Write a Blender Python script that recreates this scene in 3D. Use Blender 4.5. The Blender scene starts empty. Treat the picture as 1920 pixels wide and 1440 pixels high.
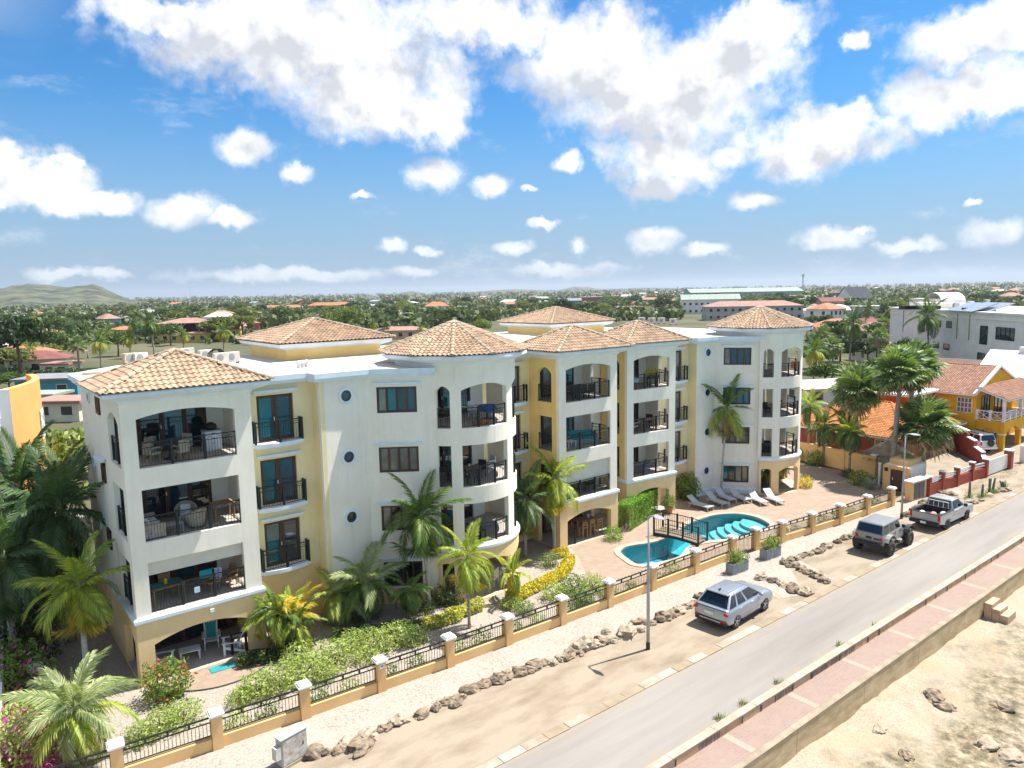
import bpy, bmesh, math, random
from mathutils import Vector, Matrix
from mathutils.geometry import tessellate_polygon
R = math.radians
rnd = random.Random(7)
SC = bpy.context.scene
COL = SC.collection

# ---------------------------------------------------------------- camera
CF, CPITCH, CROLL, CYAW, CH = 1370.0, 7.24, -1.05, 38.45, 15.5
_p, _r, _y = R(CPITCH), R(CROLL), R(CYAW)
_f0 = Vector((math.sin(_y), math.cos(_y), 0)); _r0 = Vector((math.cos(_y), -math.sin(_y), 0)); _u0 = Vector((0, 0, 1))
C_FWD = _f0 * math.cos(_p) - _u0 * math.sin(_p)
_up = _u0 * math.cos(_p) + _f0 * math.sin(_p)
C_RIGHT = _r0 * math.cos(_r) + _up * math.sin(_r)
C_UP = _up * math.cos(_r) - _r0 * math.sin(_r)
C_POS = Vector((0, 0, CH))
cam = bpy.data.cameras.new('camera'); camo = bpy.data.objects.new('camera', cam); COL.objects.link(camo)
m3 = Matrix((C_RIGHT, C_UP, -C_FWD)).transposed()
camo.matrix_world = Matrix.Translation(C_POS) @ m3.to_4x4()
cam.sensor_width = 36; cam.lens = 36 * CF / 1920; cam.clip_start = .1; cam.clip_end = 40000
SC.camera = camo
SC.view_settings.view_transform = 'Standard'; SC.view_settings.look = 'None'
SC.view_settings.exposure = 1.27; SC.view_settings.gamma = 1
SC.cycles.max_bounces = 7; SC.cycles.transparent_max_bounces = 12
SC.cycles.caustics_reflective = False; SC.cycles.caustics_refractive = False

def ray(x, y):
    return C_FWD * CF + C_RIGHT * (x - 960) - C_UP * (y - 720)
def P(x, y, z=0.0):
    d = ray(x, y); return C_POS + d * ((z - CH) / d.z)
def PY(x, y, Y):
    d = ray(x, y); return C_POS + d * (Y / d.y)
def PX(x, y, X):
    d = ray(x, y); return C_POS + d * (X / d.x)
def proj(p):
    v = Vector(p) - C_POS; k = v.dot(C_FWD)
    return (960 + CF * v.dot(C_RIGHT) / k, 720 - CF * v.dot(C_UP) / k)
def az(x, y=640):
    d = ray(x, y); return math.atan2(d.x, d.y)

# ---------------------------------------------------------------- sun and sky
SUN = Vector((3.03, -0.62, 5.97)).normalized()
sl = bpy.data.lights.new('sun', 'SUN'); sl.energy = 3.9; sl.angle = R(0.53); sl.color = (1, .955, .88)
so = bpy.data.objects.new('sun', sl); COL.objects.link(so)
so.rotation_euler = (-SUN).to_track_quat('-Z', 'Y').to_euler(); so.location = (30, 0, 60)

W = bpy.data.worlds.new('World'); SC.world = W; W.use_nodes = True
def build_world():
    nt = W.node_tree; N = nt.nodes; L = nt.links; N.clear()
    def nd(t, **kw):
        n = N.new(t)
        for k, v in kw.items(): setattr(n, k, v)
        return n
    def math_(op, a, b=None, c=None, clamp=False):
        n = nd('ShaderNodeMath', operation=op, use_clamp=clamp)
        for i, v in enumerate((a, b, c)):
            if v is None: continue
            if isinstance(v, (int, float)): n.inputs[i].default_value = v
            else: L.new(v, n.inputs[i])
        return n.outputs[0]
    def vm(op, a, b=None, out=0):
        n = nd('ShaderNodeVectorMath', operation=op)
        for i, v in enumerate((a, b)):
            if v is None: continue
            if isinstance(v, (tuple, list, Vector)): n.inputs[i].default_value = v
            else: L.new(v, n.inputs[i])
        return n.outputs[out]
    def smooth(v, a, b):
        n = nd('ShaderNodeMapRange', interpolation_type='SMOOTHSTEP'); L.new(v, n.inputs[0])
        n.inputs[1].default_value = a; n.inputs[2].default_value = b
        return n.outputs[0]
    def noise(v, scale, det=6, rough=.55, dist=0.0):
        n = nd('ShaderNodeTexNoise'); L.new(v, n.inputs['Vector'])
        n.inputs['Scale'].default_value = scale; n.inputs['Detail'].default_value = det
        n.inputs['Roughness'].default_value = rough; n.inputs['Distortion'].default_value = dist
        return n
    sky = nd('ShaderNodeTexSky', sky_type='NISHITA'); sky.sun_disc = False
    sky.sun_elevation = math.asin(SUN.z); sky.sun_rotation = math.atan2(SUN.x, SUN.y)
    sky.altitude = 0; sky.air_density = 1.0; sky.dust_density = .55; sky.ozone_density = 2.2
    tc = nd('ShaderNodeTexCoord'); d0 = vm('NORMALIZE', tc.outputs['Generated'])
    # billow warp of the view direction, stronger for big clouds
    n1 = noise(d0, 7.0, 7, .6); w1 = vm('SUBTRACT', n1.outputs['Color'], (.5, .5, .5))
    n2 = noise(d0, 26.0, 6, .62); w2 = vm('SUBTRACT', n2.outputs['Color'], (.5, .5, .5))
    s1 = nd('ShaderNodeVectorMath', operation='SCALE'); L.new(w1, s1.inputs[0]); s1.inputs['Scale'].default_value = .15
    s2 = nd('ShaderNodeVectorMath', operation='SCALE'); L.new(w2, s2.inputs[0]); s2.inputs['Scale'].default_value = .05
    dw = vm('ADD', vm('ADD', d0, s1.outputs[0]), s2.outputs[0])
    s3 = nd('ShaderNodeVectorMath', operation='SCALE'); L.new(w2, s3.inputs[0]); s3.inputs['Scale'].default_value = .036
    dws = vm('ADD', d0, s3.outputs[0])
    # cumulus seen in the sky: centre and half size (photo pixels turned into directions)
    big = [(560, 60, 330, 115), (690, 170, 220, 100), (800, 225, 105, 60), (330, 40, 160, 55), (900, 40, 190, 70),
           (1120, 120, 190, 110), (1250, 190, 220, 120), (1340, 120, 160, 110), (1420, 40, 120, 60), (1520, 270, 150, 70),
           (1580, 230, 90, 45), (1790, 170, 140, 80), (1840, 60, 150, 75), (1900, 190, 130, 60), (20, 335, 130, 55), (1240, 300, 120, 60)]
    small = [(465, 275, 62, 42), (550, 323, 34, 22), (815, 328, 60, 38), (925, 348, 45, 24), (1066, 304, 34, 21), (1240, 352, 80, 28),
             (1420, 377, 52, 19), (1365, 298, 44, 30), (210, 375, 70, 26), (340, 392, 75, 34), (420, 410, 50, 22), (120, 390, 60, 25), (990, 355, 18, 9),
             (735, 462, 28, 18), (800, 470, 30, 10), (960, 465, 50, 18), (1088, 464, 24, 24), (1230, 450, 62, 30), (1320, 470, 50, 15),
             (1550, 445, 70, 25), (1610, 430, 26, 10), (1860, 440, 70, 36), (1700, 465, 60, 16), (1020, 418, 38, 9), (130, 300, 30, 12), (676, 369, 30, 8),
             (560, 515, 220, 16), (120, 512, 75, 17), (200, 514, 45, 15), (780, 510, 60, 15), (1060, 505, 130, 15), (1600, 80, 26, 24), (1830, 384, 20, 9)]
    def field(lst, vec, acc=None):
        for (x, y, rx, ry) in lst:
            c = ray(x, y).normalized(); right = Vector((c.y, -c.x, 0)).normalized(); upv = right.cross(c)
            rot = Matrix((right, upv, -c)).transposed()
            mp = nd('ShaderNodeMapping', vector_type='TEXTURE'); L.new(vec, mp.inputs[0])
            mp.inputs['Rotation'].default_value = rot.to_euler()
            k = 1 / math.sqrt(CF * CF + (x - 960) ** 2 + (y - 720) ** 2)
            mp.inputs['Scale'].default_value = (rx * k, ry * k, 1e5)
            ln = vm('LENGTH', mp.outputs[0], out=1)
            acc = ln if acc is None else math_('MINIMUM', acc, ln)
        return acc
    fb = field(big, dw); fs = field(small, dws)
    toward = (C_RIGHT * .030 + Vector((0, 0, .052)))
    fb2 = field(big, vm('ADD', dw, tuple(toward))); mid2 = noise(vm('ADD', d0, tuple(toward * .6)), 13, 5, .55)
    # the same kind of cumulus all round, outside the part of the sky described above
    sep = nd('ShaderNodeSeparateXYZ'); L.new(d0, sep.inputs[0])
    zz = math_('ADD', math_('MAXIMUM', sep.outputs[2], 0.0), .12)
    pl = nd('ShaderNodeCombineXYZ'); L.new(math_('DIVIDE', sep.outputs[0], zz), pl.inputs[0]); L.new(math_('DIVIDE', sep.outputs[1], zz), pl.inputs[1])
    ng = noise(pl.outputs[0], 1.25, 8, .55, .3)
    gen = smooth(ng.outputs['Fac'], .462, .58)
    ahead = vm('DOT_PRODUCT', d0, tuple(C_FWD), out=1)
    gen = math_('MULTIPLY', gen, smooth(ahead, .80, .60))
    det = noise(d0, 38, 5, .6)
    mid = noise(d0, 15, 6, .6)
    nz = math_('ADD', math_('MULTIPLY', math_('SUBTRACT', det.outputs['Fac'], .5), .75), math_('MULTIPLY', math_('SUBTRACT', mid.outputs['Fac'], .5), .9))
    db = smooth(math_('ADD', fb, nz), 1.14, .42)
    ds = math_('MULTIPLY', smooth(math_('ADD', fs, nz), 1.12, .40), math_('ADD', .55, math_('MULTIPLY', smooth(sep.outputs[2], .01, .12), .4)))
    dens = math_('MAXIMUM', math_('MAXIMUM', db, ds), gen)
    # wisps
    wn = noise(vm('MULTIPLY', d0, (1, 1, 2.5)), 9, 8, .66)
    wisp = math_('MULTIPLY', smooth(wn.outputs['Fac'], .56, .74), .25)
    dens = math_('MAXIMUM', dens, wisp)
    elev = smooth(sep.outputs[2], -.002, .02)
    dens = math_('MULTIPLY', dens, elev, clamp=True)
    # cloud body: white tops, grey bases where the cloud is thick
    sh = noise(vm('ADD', d0, (0.05, 0, .03)), 11, 6, .55)
    ra = noise(d0, 19, 4, .5); rb = noise(vm('ADD', d0, tuple(SUN * .02)), 19, 4, .5)
    relief = math_('MULTIPLY', math_('SUBTRACT', rb.outputs['Fac'], ra.outputs['Fac']), 2.6)
    inner = smooth(math_('ADD', fb2, math_('MULTIPLY', math_('SUBTRACT', mid2.outputs['Fac'], .5), 1.5)), 1.0, .15)
    shade = math_('ADD', math_('MULTIPLY', inner, .85), math_('MULTIPLY', relief, 1.4), clamp=True)
    cc = nd('ShaderNodeMix', data_type='RGBA'); L.new(shade, cc.inputs['Factor'])
    cc.inputs['A'].default_value = (6.9, 6.9, 6.9, 1); cc.inputs['B'].default_value = (4.0, 4.15, 4.5, 1)
    # air near the horizon whitens the blue
    hz = nd('ShaderNodeMix', data_type='RGBA'); L.new(smooth(sep.outputs[2], .27, -.02), hz.inputs['Factor'])
    tint = nd('ShaderNodeMix', data_type='RGBA', blend_type='MULTIPLY'); tint.inputs['Factor'].default_value = 1
    L.new(sky.outputs[0], tint.inputs['A']); tint.inputs['B'].default_value = (.23, .60, .86, 1)
    L.new(tint.outputs['Result'], hz.inputs['A']); hz.inputs['B'].default_value = (2.15, 2.95, 3.95, 1)
    mx = nd('ShaderNodeMix', data_type='RGBA'); L.new(dens, mx.inputs['Factor'])
    L.new(hz.outputs['Result'], mx.inputs['A']); L.new(cc.outputs['Result'], mx.inputs['B'])
    bg = nd('ShaderNodeBackground'); bg.inputs['Strength'].default_value = 0.074
    L.new(mx.outputs['Result'], bg.inputs['Color'])
    out = nd('ShaderNodeOutputWorld'); L.new(bg.outputs[0], out.inputs['Surface'])
build_world()
W.cycles.sampling_method = 'MANUAL'; W.cycles.sample_map_resolution = 512

# ---------------------------------------------------------------- materials
MATS = {}
def srgb(*c):
    c = [v / 255 for v in c]
    return tuple((v / 12.92 if v < .04045 else ((v + .055) / 1.055) ** 2.4) for v in c)
def mat(name, col, rough=.8, var=.12, scale=2.0, c2=None, bump=0.0, bscale=None, metal=0.0, spec=.4, island=0.0, coat=0.0, det=6, thr=(.35, .65), stretch=None, streak=0.0):
    """procedural surface: base colour broken up by noise in world space, optional second colour, optional relief"""
    if name in MATS: return MATS[name]
    m = bpy.data.materials.new(name); m.use_nodes = True; nt = m.node_tree; N = nt.nodes; L = nt.links
    b = N['Principled BSDF']; b.inputs['Roughness'].default_value = rough; b.inputs['Metallic'].default_value = metal
    b.inputs['Specular IOR Level'].default_value = spec; b.inputs['Coat Weight'].default_value = coat
    g = N.new('ShaderNodeNewGeometry'); vec = g.outputs['Position']
    if stretch:
        v = N.new('ShaderNodeVectorMath'); v.operation = 'MULTIPLY'; L.new(vec, v.inputs[0]); v.inputs[1].default_value = stretch; vec = v.outputs[0]
    n = N.new('ShaderNodeTexNoise'); L.new(vec, n.inputs['Vector']); n.inputs['Scale'].default_value = scale
    n.inputs['Detail'].default_value = det; n.inputs['Roughness'].default_value = .6
    mr = N.new('ShaderNodeMapRange'); L.new(n.outputs['Fac'], mr.inputs[0]); mr.inputs[1].default_value = thr[0]; mr.inputs[2].default_value = thr[1]
    mx = N.new('ShaderNodeMix'); mx.data_type = 'RGBA'; L.new(mr.outputs[0], mx.inputs['Factor'])
    c2 = c2 or tuple(v * (1 - 2 * var) for v in col)
    mx.inputs['A'].default_value = (*[min(1, v * (1 + var * .5)) for v in col], 1); mx.inputs['B'].default_value = (*c2, 1)
    res = mx.outputs['Result']
    if island:
        hs = N.new('ShaderNodeHueSaturation'); L.new(res, hs.inputs['Color'])
        m2 = N.new('ShaderNodeMapRange'); L.new(g.outputs['Random Per Island'], m2.inputs[0])
        m2.inputs[3].default_value = 1 - island; m2.inputs[4].default_value = 1 + island
        L.new(m2.outputs[0], hs.inputs['Value']); res = hs.outputs['Color']
    if streak:
        v2 = N.new('ShaderNodeVectorMath'); v2.operation = 'MULTIPLY'; L.new(g.outputs['Position'], v2.inputs[0]); v2.inputs[1].default_value = (1.6, 1.6, .14)
        n3 = N.new('ShaderNodeTexNoise'); L.new(v2.outputs[0], n3.inputs['Vector']); n3.inputs['Scale'].default_value = 2.2; n3.inputs['Detail'].default_value = 8; n3.inputs['Roughness'].default_value = .65
        m3_ = N.new('ShaderNodeMapRange'); L.new(n3.outputs['Fac'], m3_.inputs[0]); m3_.inputs[1].default_value = .5; m3_.inputs[2].default_value = .75; m3_.inputs[4].default_value = streak
        mx3 = N.new('ShaderNodeMix'); mx3.data_type = 'RGBA'; L.new(m3_.outputs[0], mx3.inputs['Factor']); L.new(res, mx3.inputs['A']); mx3.inputs['B'].default_value = (*[v * .62 for v in col], 1); res = mx3.outputs['Result']
    L.new(res, b.inputs['Base Color'])
    if bump:
        n2 = N.new('ShaderNodeTexNoise'); L.new(g.outputs['Position'], n2.inputs['Vector']); n2.inputs['Scale'].default_value = bscale or scale * 6
        n2.inputs['Detail'].default_value = 5
        bp = N.new('ShaderNodeBump'); bp.inputs['Strength'].default_value = bump; bp.inputs['Distance'].default_value = .03
        L.new(n2.outputs['Fac'], bp.inputs['Height']); L.new(bp.outputs[0], b.inputs['Normal'])
    MATS[name] = m; return m
def leafmat(name, col, c2, island=.35, trans=.3, scale=1.5, rough=.5):
    if name in MATS: return MATS[name]
    m = mat(name, col, rough, .1, scale, c2, island=island, spec=.35)
    nt = m.node_tree; N = nt.nodes; L = nt.links; b = N['Principled BSDF']
    src = b.inputs['Base Color'].links[0].from_socket
    tr = N.new('ShaderNodeBsdfTranslucent'); br = N.new('ShaderNodeMix'); br.data_type = 'RGBA'; br.blend_type = 'MULTIPLY'; br.inputs['Factor'].default_value = 1
    L.new(src, br.inputs['A']); br.inputs['B'].default_value = (1.5, 1.6, .7, 1); L.new(br.outputs['Result'], tr.inputs['Color'])
    ms = N.new('ShaderNodeMixShader'); ms.inputs[0].default_value = trans
    L.new(b.outputs[0], ms.inputs[1]); L.new(tr.outputs[0], ms.inputs[2]); L.new(ms.outputs[0], N['Material Output'].inputs['Surface'])
    return m
def glassmat(name, col, rough=.03, spec=.9):
    if name in MATS: return MATS[name]
    m = mat(name, col, rough, .25, .6, spec=spec); return m

# ---------------------------------------------------------------- mesh builder
OFF = {}
class MB:
    def __init__(s): s.v = []; s.f = []; s.smooth = False
    def vert(s, p): s.v.append(tuple(p)); return len(s.v) - 1
    def quad(s, a, b, c, d):
        n = len(s.v); s.v += [tuple(a), tuple(b), tuple(c), tuple(d)]; s.f.append((n, n + 1, n + 2, n + 3))
    def tri(s, a, b, c):
        n = len(s.v); s.v += [tuple(a), tuple(b), tuple(c)]; s.f.append((n, n + 1, n + 2))
    def box(s, c, d, rz=0.0, tilt=None):
        n = len(s.v); ca, sa = math.cos(rz), math.sin(rz)
        for dz in (-.5, .5):
            for dx, dy in ((-.5, -.5), (.5, -.5), (.5, .5), (-.5, .5)):
                x, y, z = dx * d[0], dy * d[1], dz * d[2]
                if tilt: x, y, z = tilt @ Vector((x, y, z))
                s.v.append((c[0] + x * ca - y * sa, c[1] + x * sa + y * ca, c[2] + z))
        s.f += [(n, n + 3, n + 2, n + 1), (n + 4, n + 5, n + 6, n + 7)] + [(n + i, n + (i + 1) % 4, n + 4 + (i + 1) % 4, n + 4 + i) for i in range(4)]
        return s
    def bar(s, a, b, w, h=None, up=(0, 0, 1), caps=True):
        a, b = Vector(a), Vector(b); h = h or w; t = (b - a)
        if t.length < 1e-6: return s
        t.normalize(); u = Vector(up)
        if abs(t.dot(u)) > .98: u = Vector((1, 0, 0))
        r = t.cross(u).normalized(); u = r.cross(t)
        n = len(s.v)
        for p in (a, b):
            for i, j in ((-1, -1), (1, -1), (1, 1), (-1, 1)): s.v.append(tuple(p + r * (i * w / 2) + u * (j * h / 2)))
        s.f += [(n + i, n + (i + 1) % 4, n + 4 + (i + 1) % 4, n + 4 + i) for i in range(4)]
        if caps: s.f += [(n + 3, n + 2, n + 1, n), (n + 4, n + 5, n + 6, n + 7)]
        return s
    def tube(s, pts, rad, seg=8, cap=True):
        pts = [Vector(p) for p in pts]; rad = rad if isinstance(rad, (list, tuple)) else [rad] * len(pts)
        n0 = len(s.v); pr = None
        for i, p in enumerate(pts):
            t = (pts[min(i + 1, len(pts) - 1)] - pts[max(i - 1, 0)]).normalized()
            if pr is None: pr = t.orthogonal().normalized()
            pr = (pr - t * pr.dot(t)).normalized(); q = t.cross(pr)
            for k in range(seg):
                a = 2 * math.pi * k / seg; s.v.append(tuple(p + (pr * math.cos(a) + q * math.sin(a)) * rad[i]))
        for i in range(len(pts) - 1):
            for k in range(seg):
                a = n0 + i * seg + k; b = n0 + i * seg + (k + 1) % seg; s.f.append((a, b, b + seg, a + seg))
        if cap:
            s.f.append(tuple(n0 + k for k in range(seg))[::-1]); e = n0 + (len(pts) - 1) * seg; s.f.append(tuple(e + k for k in range(seg)))
        return s
    def prism(s, poly, z0, z1, top=True, bottom=True, hole=None):
        loops = [poly] + ([hole] if hole else [])
        for li, lp in enumerate(loops):
            n = len(lp)
            for i in range(n):
                a, b = lp[i], lp[(i + 1) % n]
                s.quad((a[0], a[1], z0), (b[0], b[1], z0), (b[0], b[1], z1), (a[0], a[1], z1))
        flat = [p for lp in loops for p in lp]
        tris = tessellate_polygon([[Vector((p[0], p[1], 0)) for p in lp] for lp in loops])
        for t in tris:
            if top: s.tri(*[(flat[i][0], flat[i][1], z1) for i in t])
            if bottom: s.tri(*[(flat[i][0], flat[i][1], z0) for i in t[::-1]])
        return s
    def sheet(s, poly, z, hole=None):
        loops = [poly] + ([hole] if hole else []); flat = [p for lp in loops for p in lp]
        for t in tessellate_polygon([[Vector((p[0], p[1], 0)) for p in lp] for lp in loops]):
            q = [flat[i] for i in t]
            if (q[1][0] - q[0][0]) * (q[2][1] - q[0][1]) - (q[1][1] - q[0][1]) * (q[2][0] - q[0][0]) < 0: q = q[::-1]
            s.tri(*[(p[0], p[1], z) for p in q])
        return s
    def lathe(s, prof, seg=16, c=(0, 0, 0)):
        n0 = len(s.v)
        for (r, z) in prof:
            for k in range(seg):
                a = 2 * math.pi * k / seg; s.v.append((c[0] + r * math.cos(a), c[1] + r * math.sin(a), c[2] + z))
        for i in range(len(prof) - 1):
            for k in range(seg):
                a = n0 + i * seg + k; b = n0 + i * seg + (k + 1) % seg; s.f.append((a, b, b + seg, a + seg))
        return s
    def sweep(s, path, prof, closed=False):
        """profile [(out, z)] along a plan polyline; out is to the right-hand side of travel"""
        n = len(path); pts = [Vector((p[0], p[1])) for p in path]; rows = []
        for i in range(n):
            if closed or 0 < i < n - 1:
                d1 = (pts[i] - pts[i - 1]).normalized(); d2 = (pts[(i + 1) % n] - pts[i]).normalized()
            elif i == 0: d1 = d2 = (pts[1] - pts[0]).normalized()
            else: d1 = d2 = (pts[-1] - pts[-2]).normalized()
            n1 = Vector((d1.y, -d1.x)); n2 = Vector((d2.y, -d2.x)); b = (n1 + n2)
            b = b.normalized() if b.length > 1e-5 else n1
            k = 1 / max(.35, b.dot(n1)); rows.append([(pts[i].x + b.x * o * k, pts[i].y + b.y * o * k, z) for o, z in prof])
        for i in range(n if closed else n - 1):
            a, c = rows[i], rows[(i + 1) % n]
            for j in range(len(prof) - 1): s.quad(a[j], c[j], c[j + 1], a[j + 1])
        if not closed:
            for rw in (rows[0], rows[-1]):
                k = len(s.v); s.v += rw; s.f.append(tuple(range(k, k + len(rw))))
        return s
    def build(s, name, m, parent=None, smooth=False, local=False):
        me = bpy.data.meshes.new(name); off = Vector((0, 0, 0)) if local or parent is None else OFF.get(parent.name, Vector((0, 0, 0)))
        vs = s.v if off.length == 0 else [(v[0] - off.x, v[1] - off.y, v[2] - off.z) for v in s.v]
        me.from_pydata(vs, [], s.f)
        if isinstance(m, (list, tuple)):
            for k in m: me.materials.append(k)
        else: me.materials.append(m)
        if smooth or s.smooth: me.polygons.foreach_set('use_smooth', [True] * len(me.polygons))
        return link(name, me, parent)
def link(name, me, parent=None):
    o = bpy.data.objects.new(name, me); COL.objects.link(o)
    if parent is not None:
        o.parent = parent; OFF[o.name] = OFF.get(parent.name, Vector((0, 0, 0)))
    return o
def tag(o, label=None, cat=None, group=None, kind=None):
    if label: o['label'] = label
    if cat: o['category'] = cat
    if group: o['group'] = group
    if kind: o['kind'] = kind
    return o
def thing(name, loc, label, cat, group=None):
    o = bpy.data.objects.new(name, None); COL.objects.link(o); o.location = loc; o.empty_display_size = .3
    OFF[o.name] = Vector(loc); return tag(o, label, cat, group)
def proto(name):
    """an Empty at the origin whose parts are modelled in local space; place() moves it later"""
    o = bpy.data.objects.new(name, None); COL.objects.link(o); OFF[o.name] = Vector((0, 0, 0)); return o
KIDS = {}
def kids(o):
    return [c for c in o.children]
def copy_tree(o, parent=None):
    c = o.copy(); COL.objects.link(c)
    if parent is not None: c.parent = parent
    for ch in o.children: copy_tree(ch, c)
    return c
def ordinal(n):
    w = ['first', 'second', 'third', 'fourth', 'fifth', 'sixth', 'seventh', 'eighth', 'ninth', 'tenth', 'eleventh', 'twelfth', 'thirteenth', 'fourteenth', 'fifteenth', 'sixteenth', 'seventeenth', 'eighteenth', 'nineteenth', 'twentieth']
    if n < 20: return w[n]
    t = ['', '', 'twenty', 'thirty', 'forty', 'fifty', 'sixty', 'seventy', 'eighty', 'ninety']
    n += 1; k = n % 100
    h = '' if n < 100 else ('hundred and ' if n < 200 else 'two hundred and ')
    if k == 0: return 'hundredth' if n < 150 else 'two hundredth'
    if k < 20: return h + w[k - 1]
    return h + (t[k // 10] + '-' + w[k % 10 - 1] if k % 10 else t[k // 10][:-1] + 'ieth')
def bevel(o, w=.02, seg=2):
    b = o.modifiers.new('bevel', 'BEVEL'); b.width = w; b.segments = seg; b.limit_method = 'ANGLE'; return o
# ---------------------------------------------------------------- ground, road, shore
M_SCRUB = mat('scrub_ground', (.115, .105, .055), .95, .2, .03, (.05, .062, .024), bump=.2, bscale=.5)
M_SAND = mat('verge_sand', (.31, .255, .19), .95, .06, .8, (.20, .15, .10), bump=.5, bscale=16, thr=(.44, .74), det=12, stretch=(.55, 1.3, 1))
def speckle(name, c1, c2, c3, scale=28, rough=.9, bump=.5, patch=None):
    """small stones: voronoi cells of several tones"""
    m = bpy.data.materials.new(name); m.use_nodes = True; N = m.node_tree.nodes; L = m.node_tree.links; b = N['Principled BSDF']
    b.inputs['Roughness'].default_value = rough; b.inputs['Specular IOR Level'].default_value = .25
    g = N.new('ShaderNodeNewGeometry'); v = N.new('ShaderNodeTexVoronoi'); v.inputs['Scale'].default_value = scale
    L.new(g.outputs['Position'], v.inputs['Vector'])
    cr = N.new('ShaderNodeValToRGB'); sp = N.new('ShaderNodeSeparateColor'); L.new(v.outputs['Color'], sp.inputs[0]); L.new(sp.outputs[0], cr.inputs[0])
    e = cr.color_ramp.elements; e[0].color = (*c1, 1); e[1].color = (*c3, 1); k = cr.color_ramp.elements.new(.5); k.color = (*c2, 1)
    n = N.new('ShaderNodeTexNoise'); n.inputs['Scale'].default_value = .6; n.inputs['Detail'].default_value = 6; L.new(g.outputs['Position'], n.inputs['Vector'])
    mr = N.new('ShaderNodeMapRange'); L.new(n.outputs['Fac'], mr.inputs[0]); mr.inputs[1].default_value = .4; mr.inputs[2].default_value = .7
    mx = N.new('ShaderNodeMix'); mx.data_type = 'RGBA'; L.new(cr.outputs[0], mx.inputs['A']); mx.inputs['B'].default_value = (*(patch or c2), 1)
    k2 = N.new('ShaderNodeMath'); k2.operation = 'MULTIPLY'; k2.inputs[1].default_value = .6; L.new(mr.outputs[0], k2.inputs[0]); L.new(k2.outputs[0], mx.inputs['Factor'])
    L.new(mx.outputs['Result'], b.inputs['Base Color'])
    bp = N.new('ShaderNodeBump'); bp.inputs['Strength'].default_value = bump; bp.inputs['Distance'].default_value = .02
    L.new(v.outputs['Distance'], bp.inputs['Height']); bp.invert = True; L.new(bp.outputs[0], b.inputs['Normal'])
    MATS[name] = m; return m
M_GRAVEL = speckle('verge_gravel', (.33, .285, .24), (.40, .35, .30), (.24, .20, .165), 16)
M_GRAVEL2 = speckle('garden_gravel', (.31, .265, .22), (.39, .34, .29), (.21, .175, .14), 18)
M_ROAD = mat('worn_asphalt', (.285, .262, .238), .9, .03, .5, (.20, .18, .16), bump=.3, bscale=45, det=12, stretch=(.16, 1.8, 1), thr=(.35, .75))
M_CONC = mat('pale_concrete', (.34, .285, .215), .88, .1, 1.3, (.24, .19, .13), bump=.2, bscale=12)
M_BLOCK = mat('tan_block', (.56, .38, .235), .9, .12, 2.2, (.42, .27, .16), bump=.3, bscale=14)
M_STAIN = mat('stained_block', (.16, .13, .11), .9, .2, 3.0, (.52, .36, .23), bump=.3, thr=(.45, .75), stretch=(3, 3, .5))
M_KERB = mat('kerb_concrete', (.38, .33, .265), .88, .1, 1.4, (.28, .225, .16), bump=.2, bscale=20)
def brickmat(name, c1, c2, mortar, bw=.22, bh=.11, scale=1.0, rot=0.0, rough=.85):
    m = bpy.data.materials.new(name); m.use_nodes = True; N = m.node_tree.nodes; L = m.node_tree.links; b = N['Principled BSDF']; b.inputs['Roughness'].default_value = rough
    g = N.new('ShaderNodeNewGeometry'); mp = N.new('ShaderNodeMapping'); mp.inputs['Rotation'].default_value = (0, 0, rot); L.new(g.outputs['Position'], mp.inputs[0])
    t = N.new('ShaderNodeTexBrick'); L.new(mp.outputs[0], t.inputs['Vector']); t.inputs['Scale'].default_value = scale
    t.inputs['Brick Width'].default_value = bw; t.inputs['Row Height'].default_value = bh; t.inputs['Mortar Size'].default_value = .008; t.inputs['Bias'].default_value = -.1
    t.inputs['Color1'].default_value = (*c1, 1); t.inputs['Color2'].default_value = (*c2, 1); t.inputs['Mortar'].default_value = (*mortar, 1)
    n = N.new('ShaderNodeTexNoise'); n.inputs['Scale'].default_value = .8; n.inputs['Detail'].default_value = 7; L.new(g.outputs['Position'], n.inputs['Vector'])
    mr = N.new('ShaderNodeMapRange'); L.new(n.outputs['Fac'], mr.inputs[0]); mr.inputs[1].default_value = .42; mr.inputs[2].default_value = .72; mr.inputs[4].default_value = .55
    mx = N.new('ShaderNodeMix'); mx.data_type = 'RGBA'; L.new(mr.outputs[0], mx.inputs['Factor']); L.new(t.outputs[0], mx.inputs['A']); mx.inputs['B'].default_value = (*mortar, 1)
    L.new(mx.outputs['Result'], b.inputs['Base Color'])
    bp = N.new('ShaderNodeBump'); bp.inputs['Strength'].default_value = .4; bp.inputs['Distance'].default_value = .01; bp.invert = True
    L.new(t.outputs['Fac'], bp.inputs['Height']); L.new(bp.outputs[0], b.inputs['Normal'])
    MATS[name] = m; return m
M_PINK = brickmat('pink_pavers', (.265, .18, .15), (.295, .205, .17), (.30, .235, .18), .24, .12, rot=0)
M_DECK = brickmat('deck_flags', (.285, .20, .145), (.34, .255, .19), (.315, .25, .19), .34, .25, rot=.6)

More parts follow.
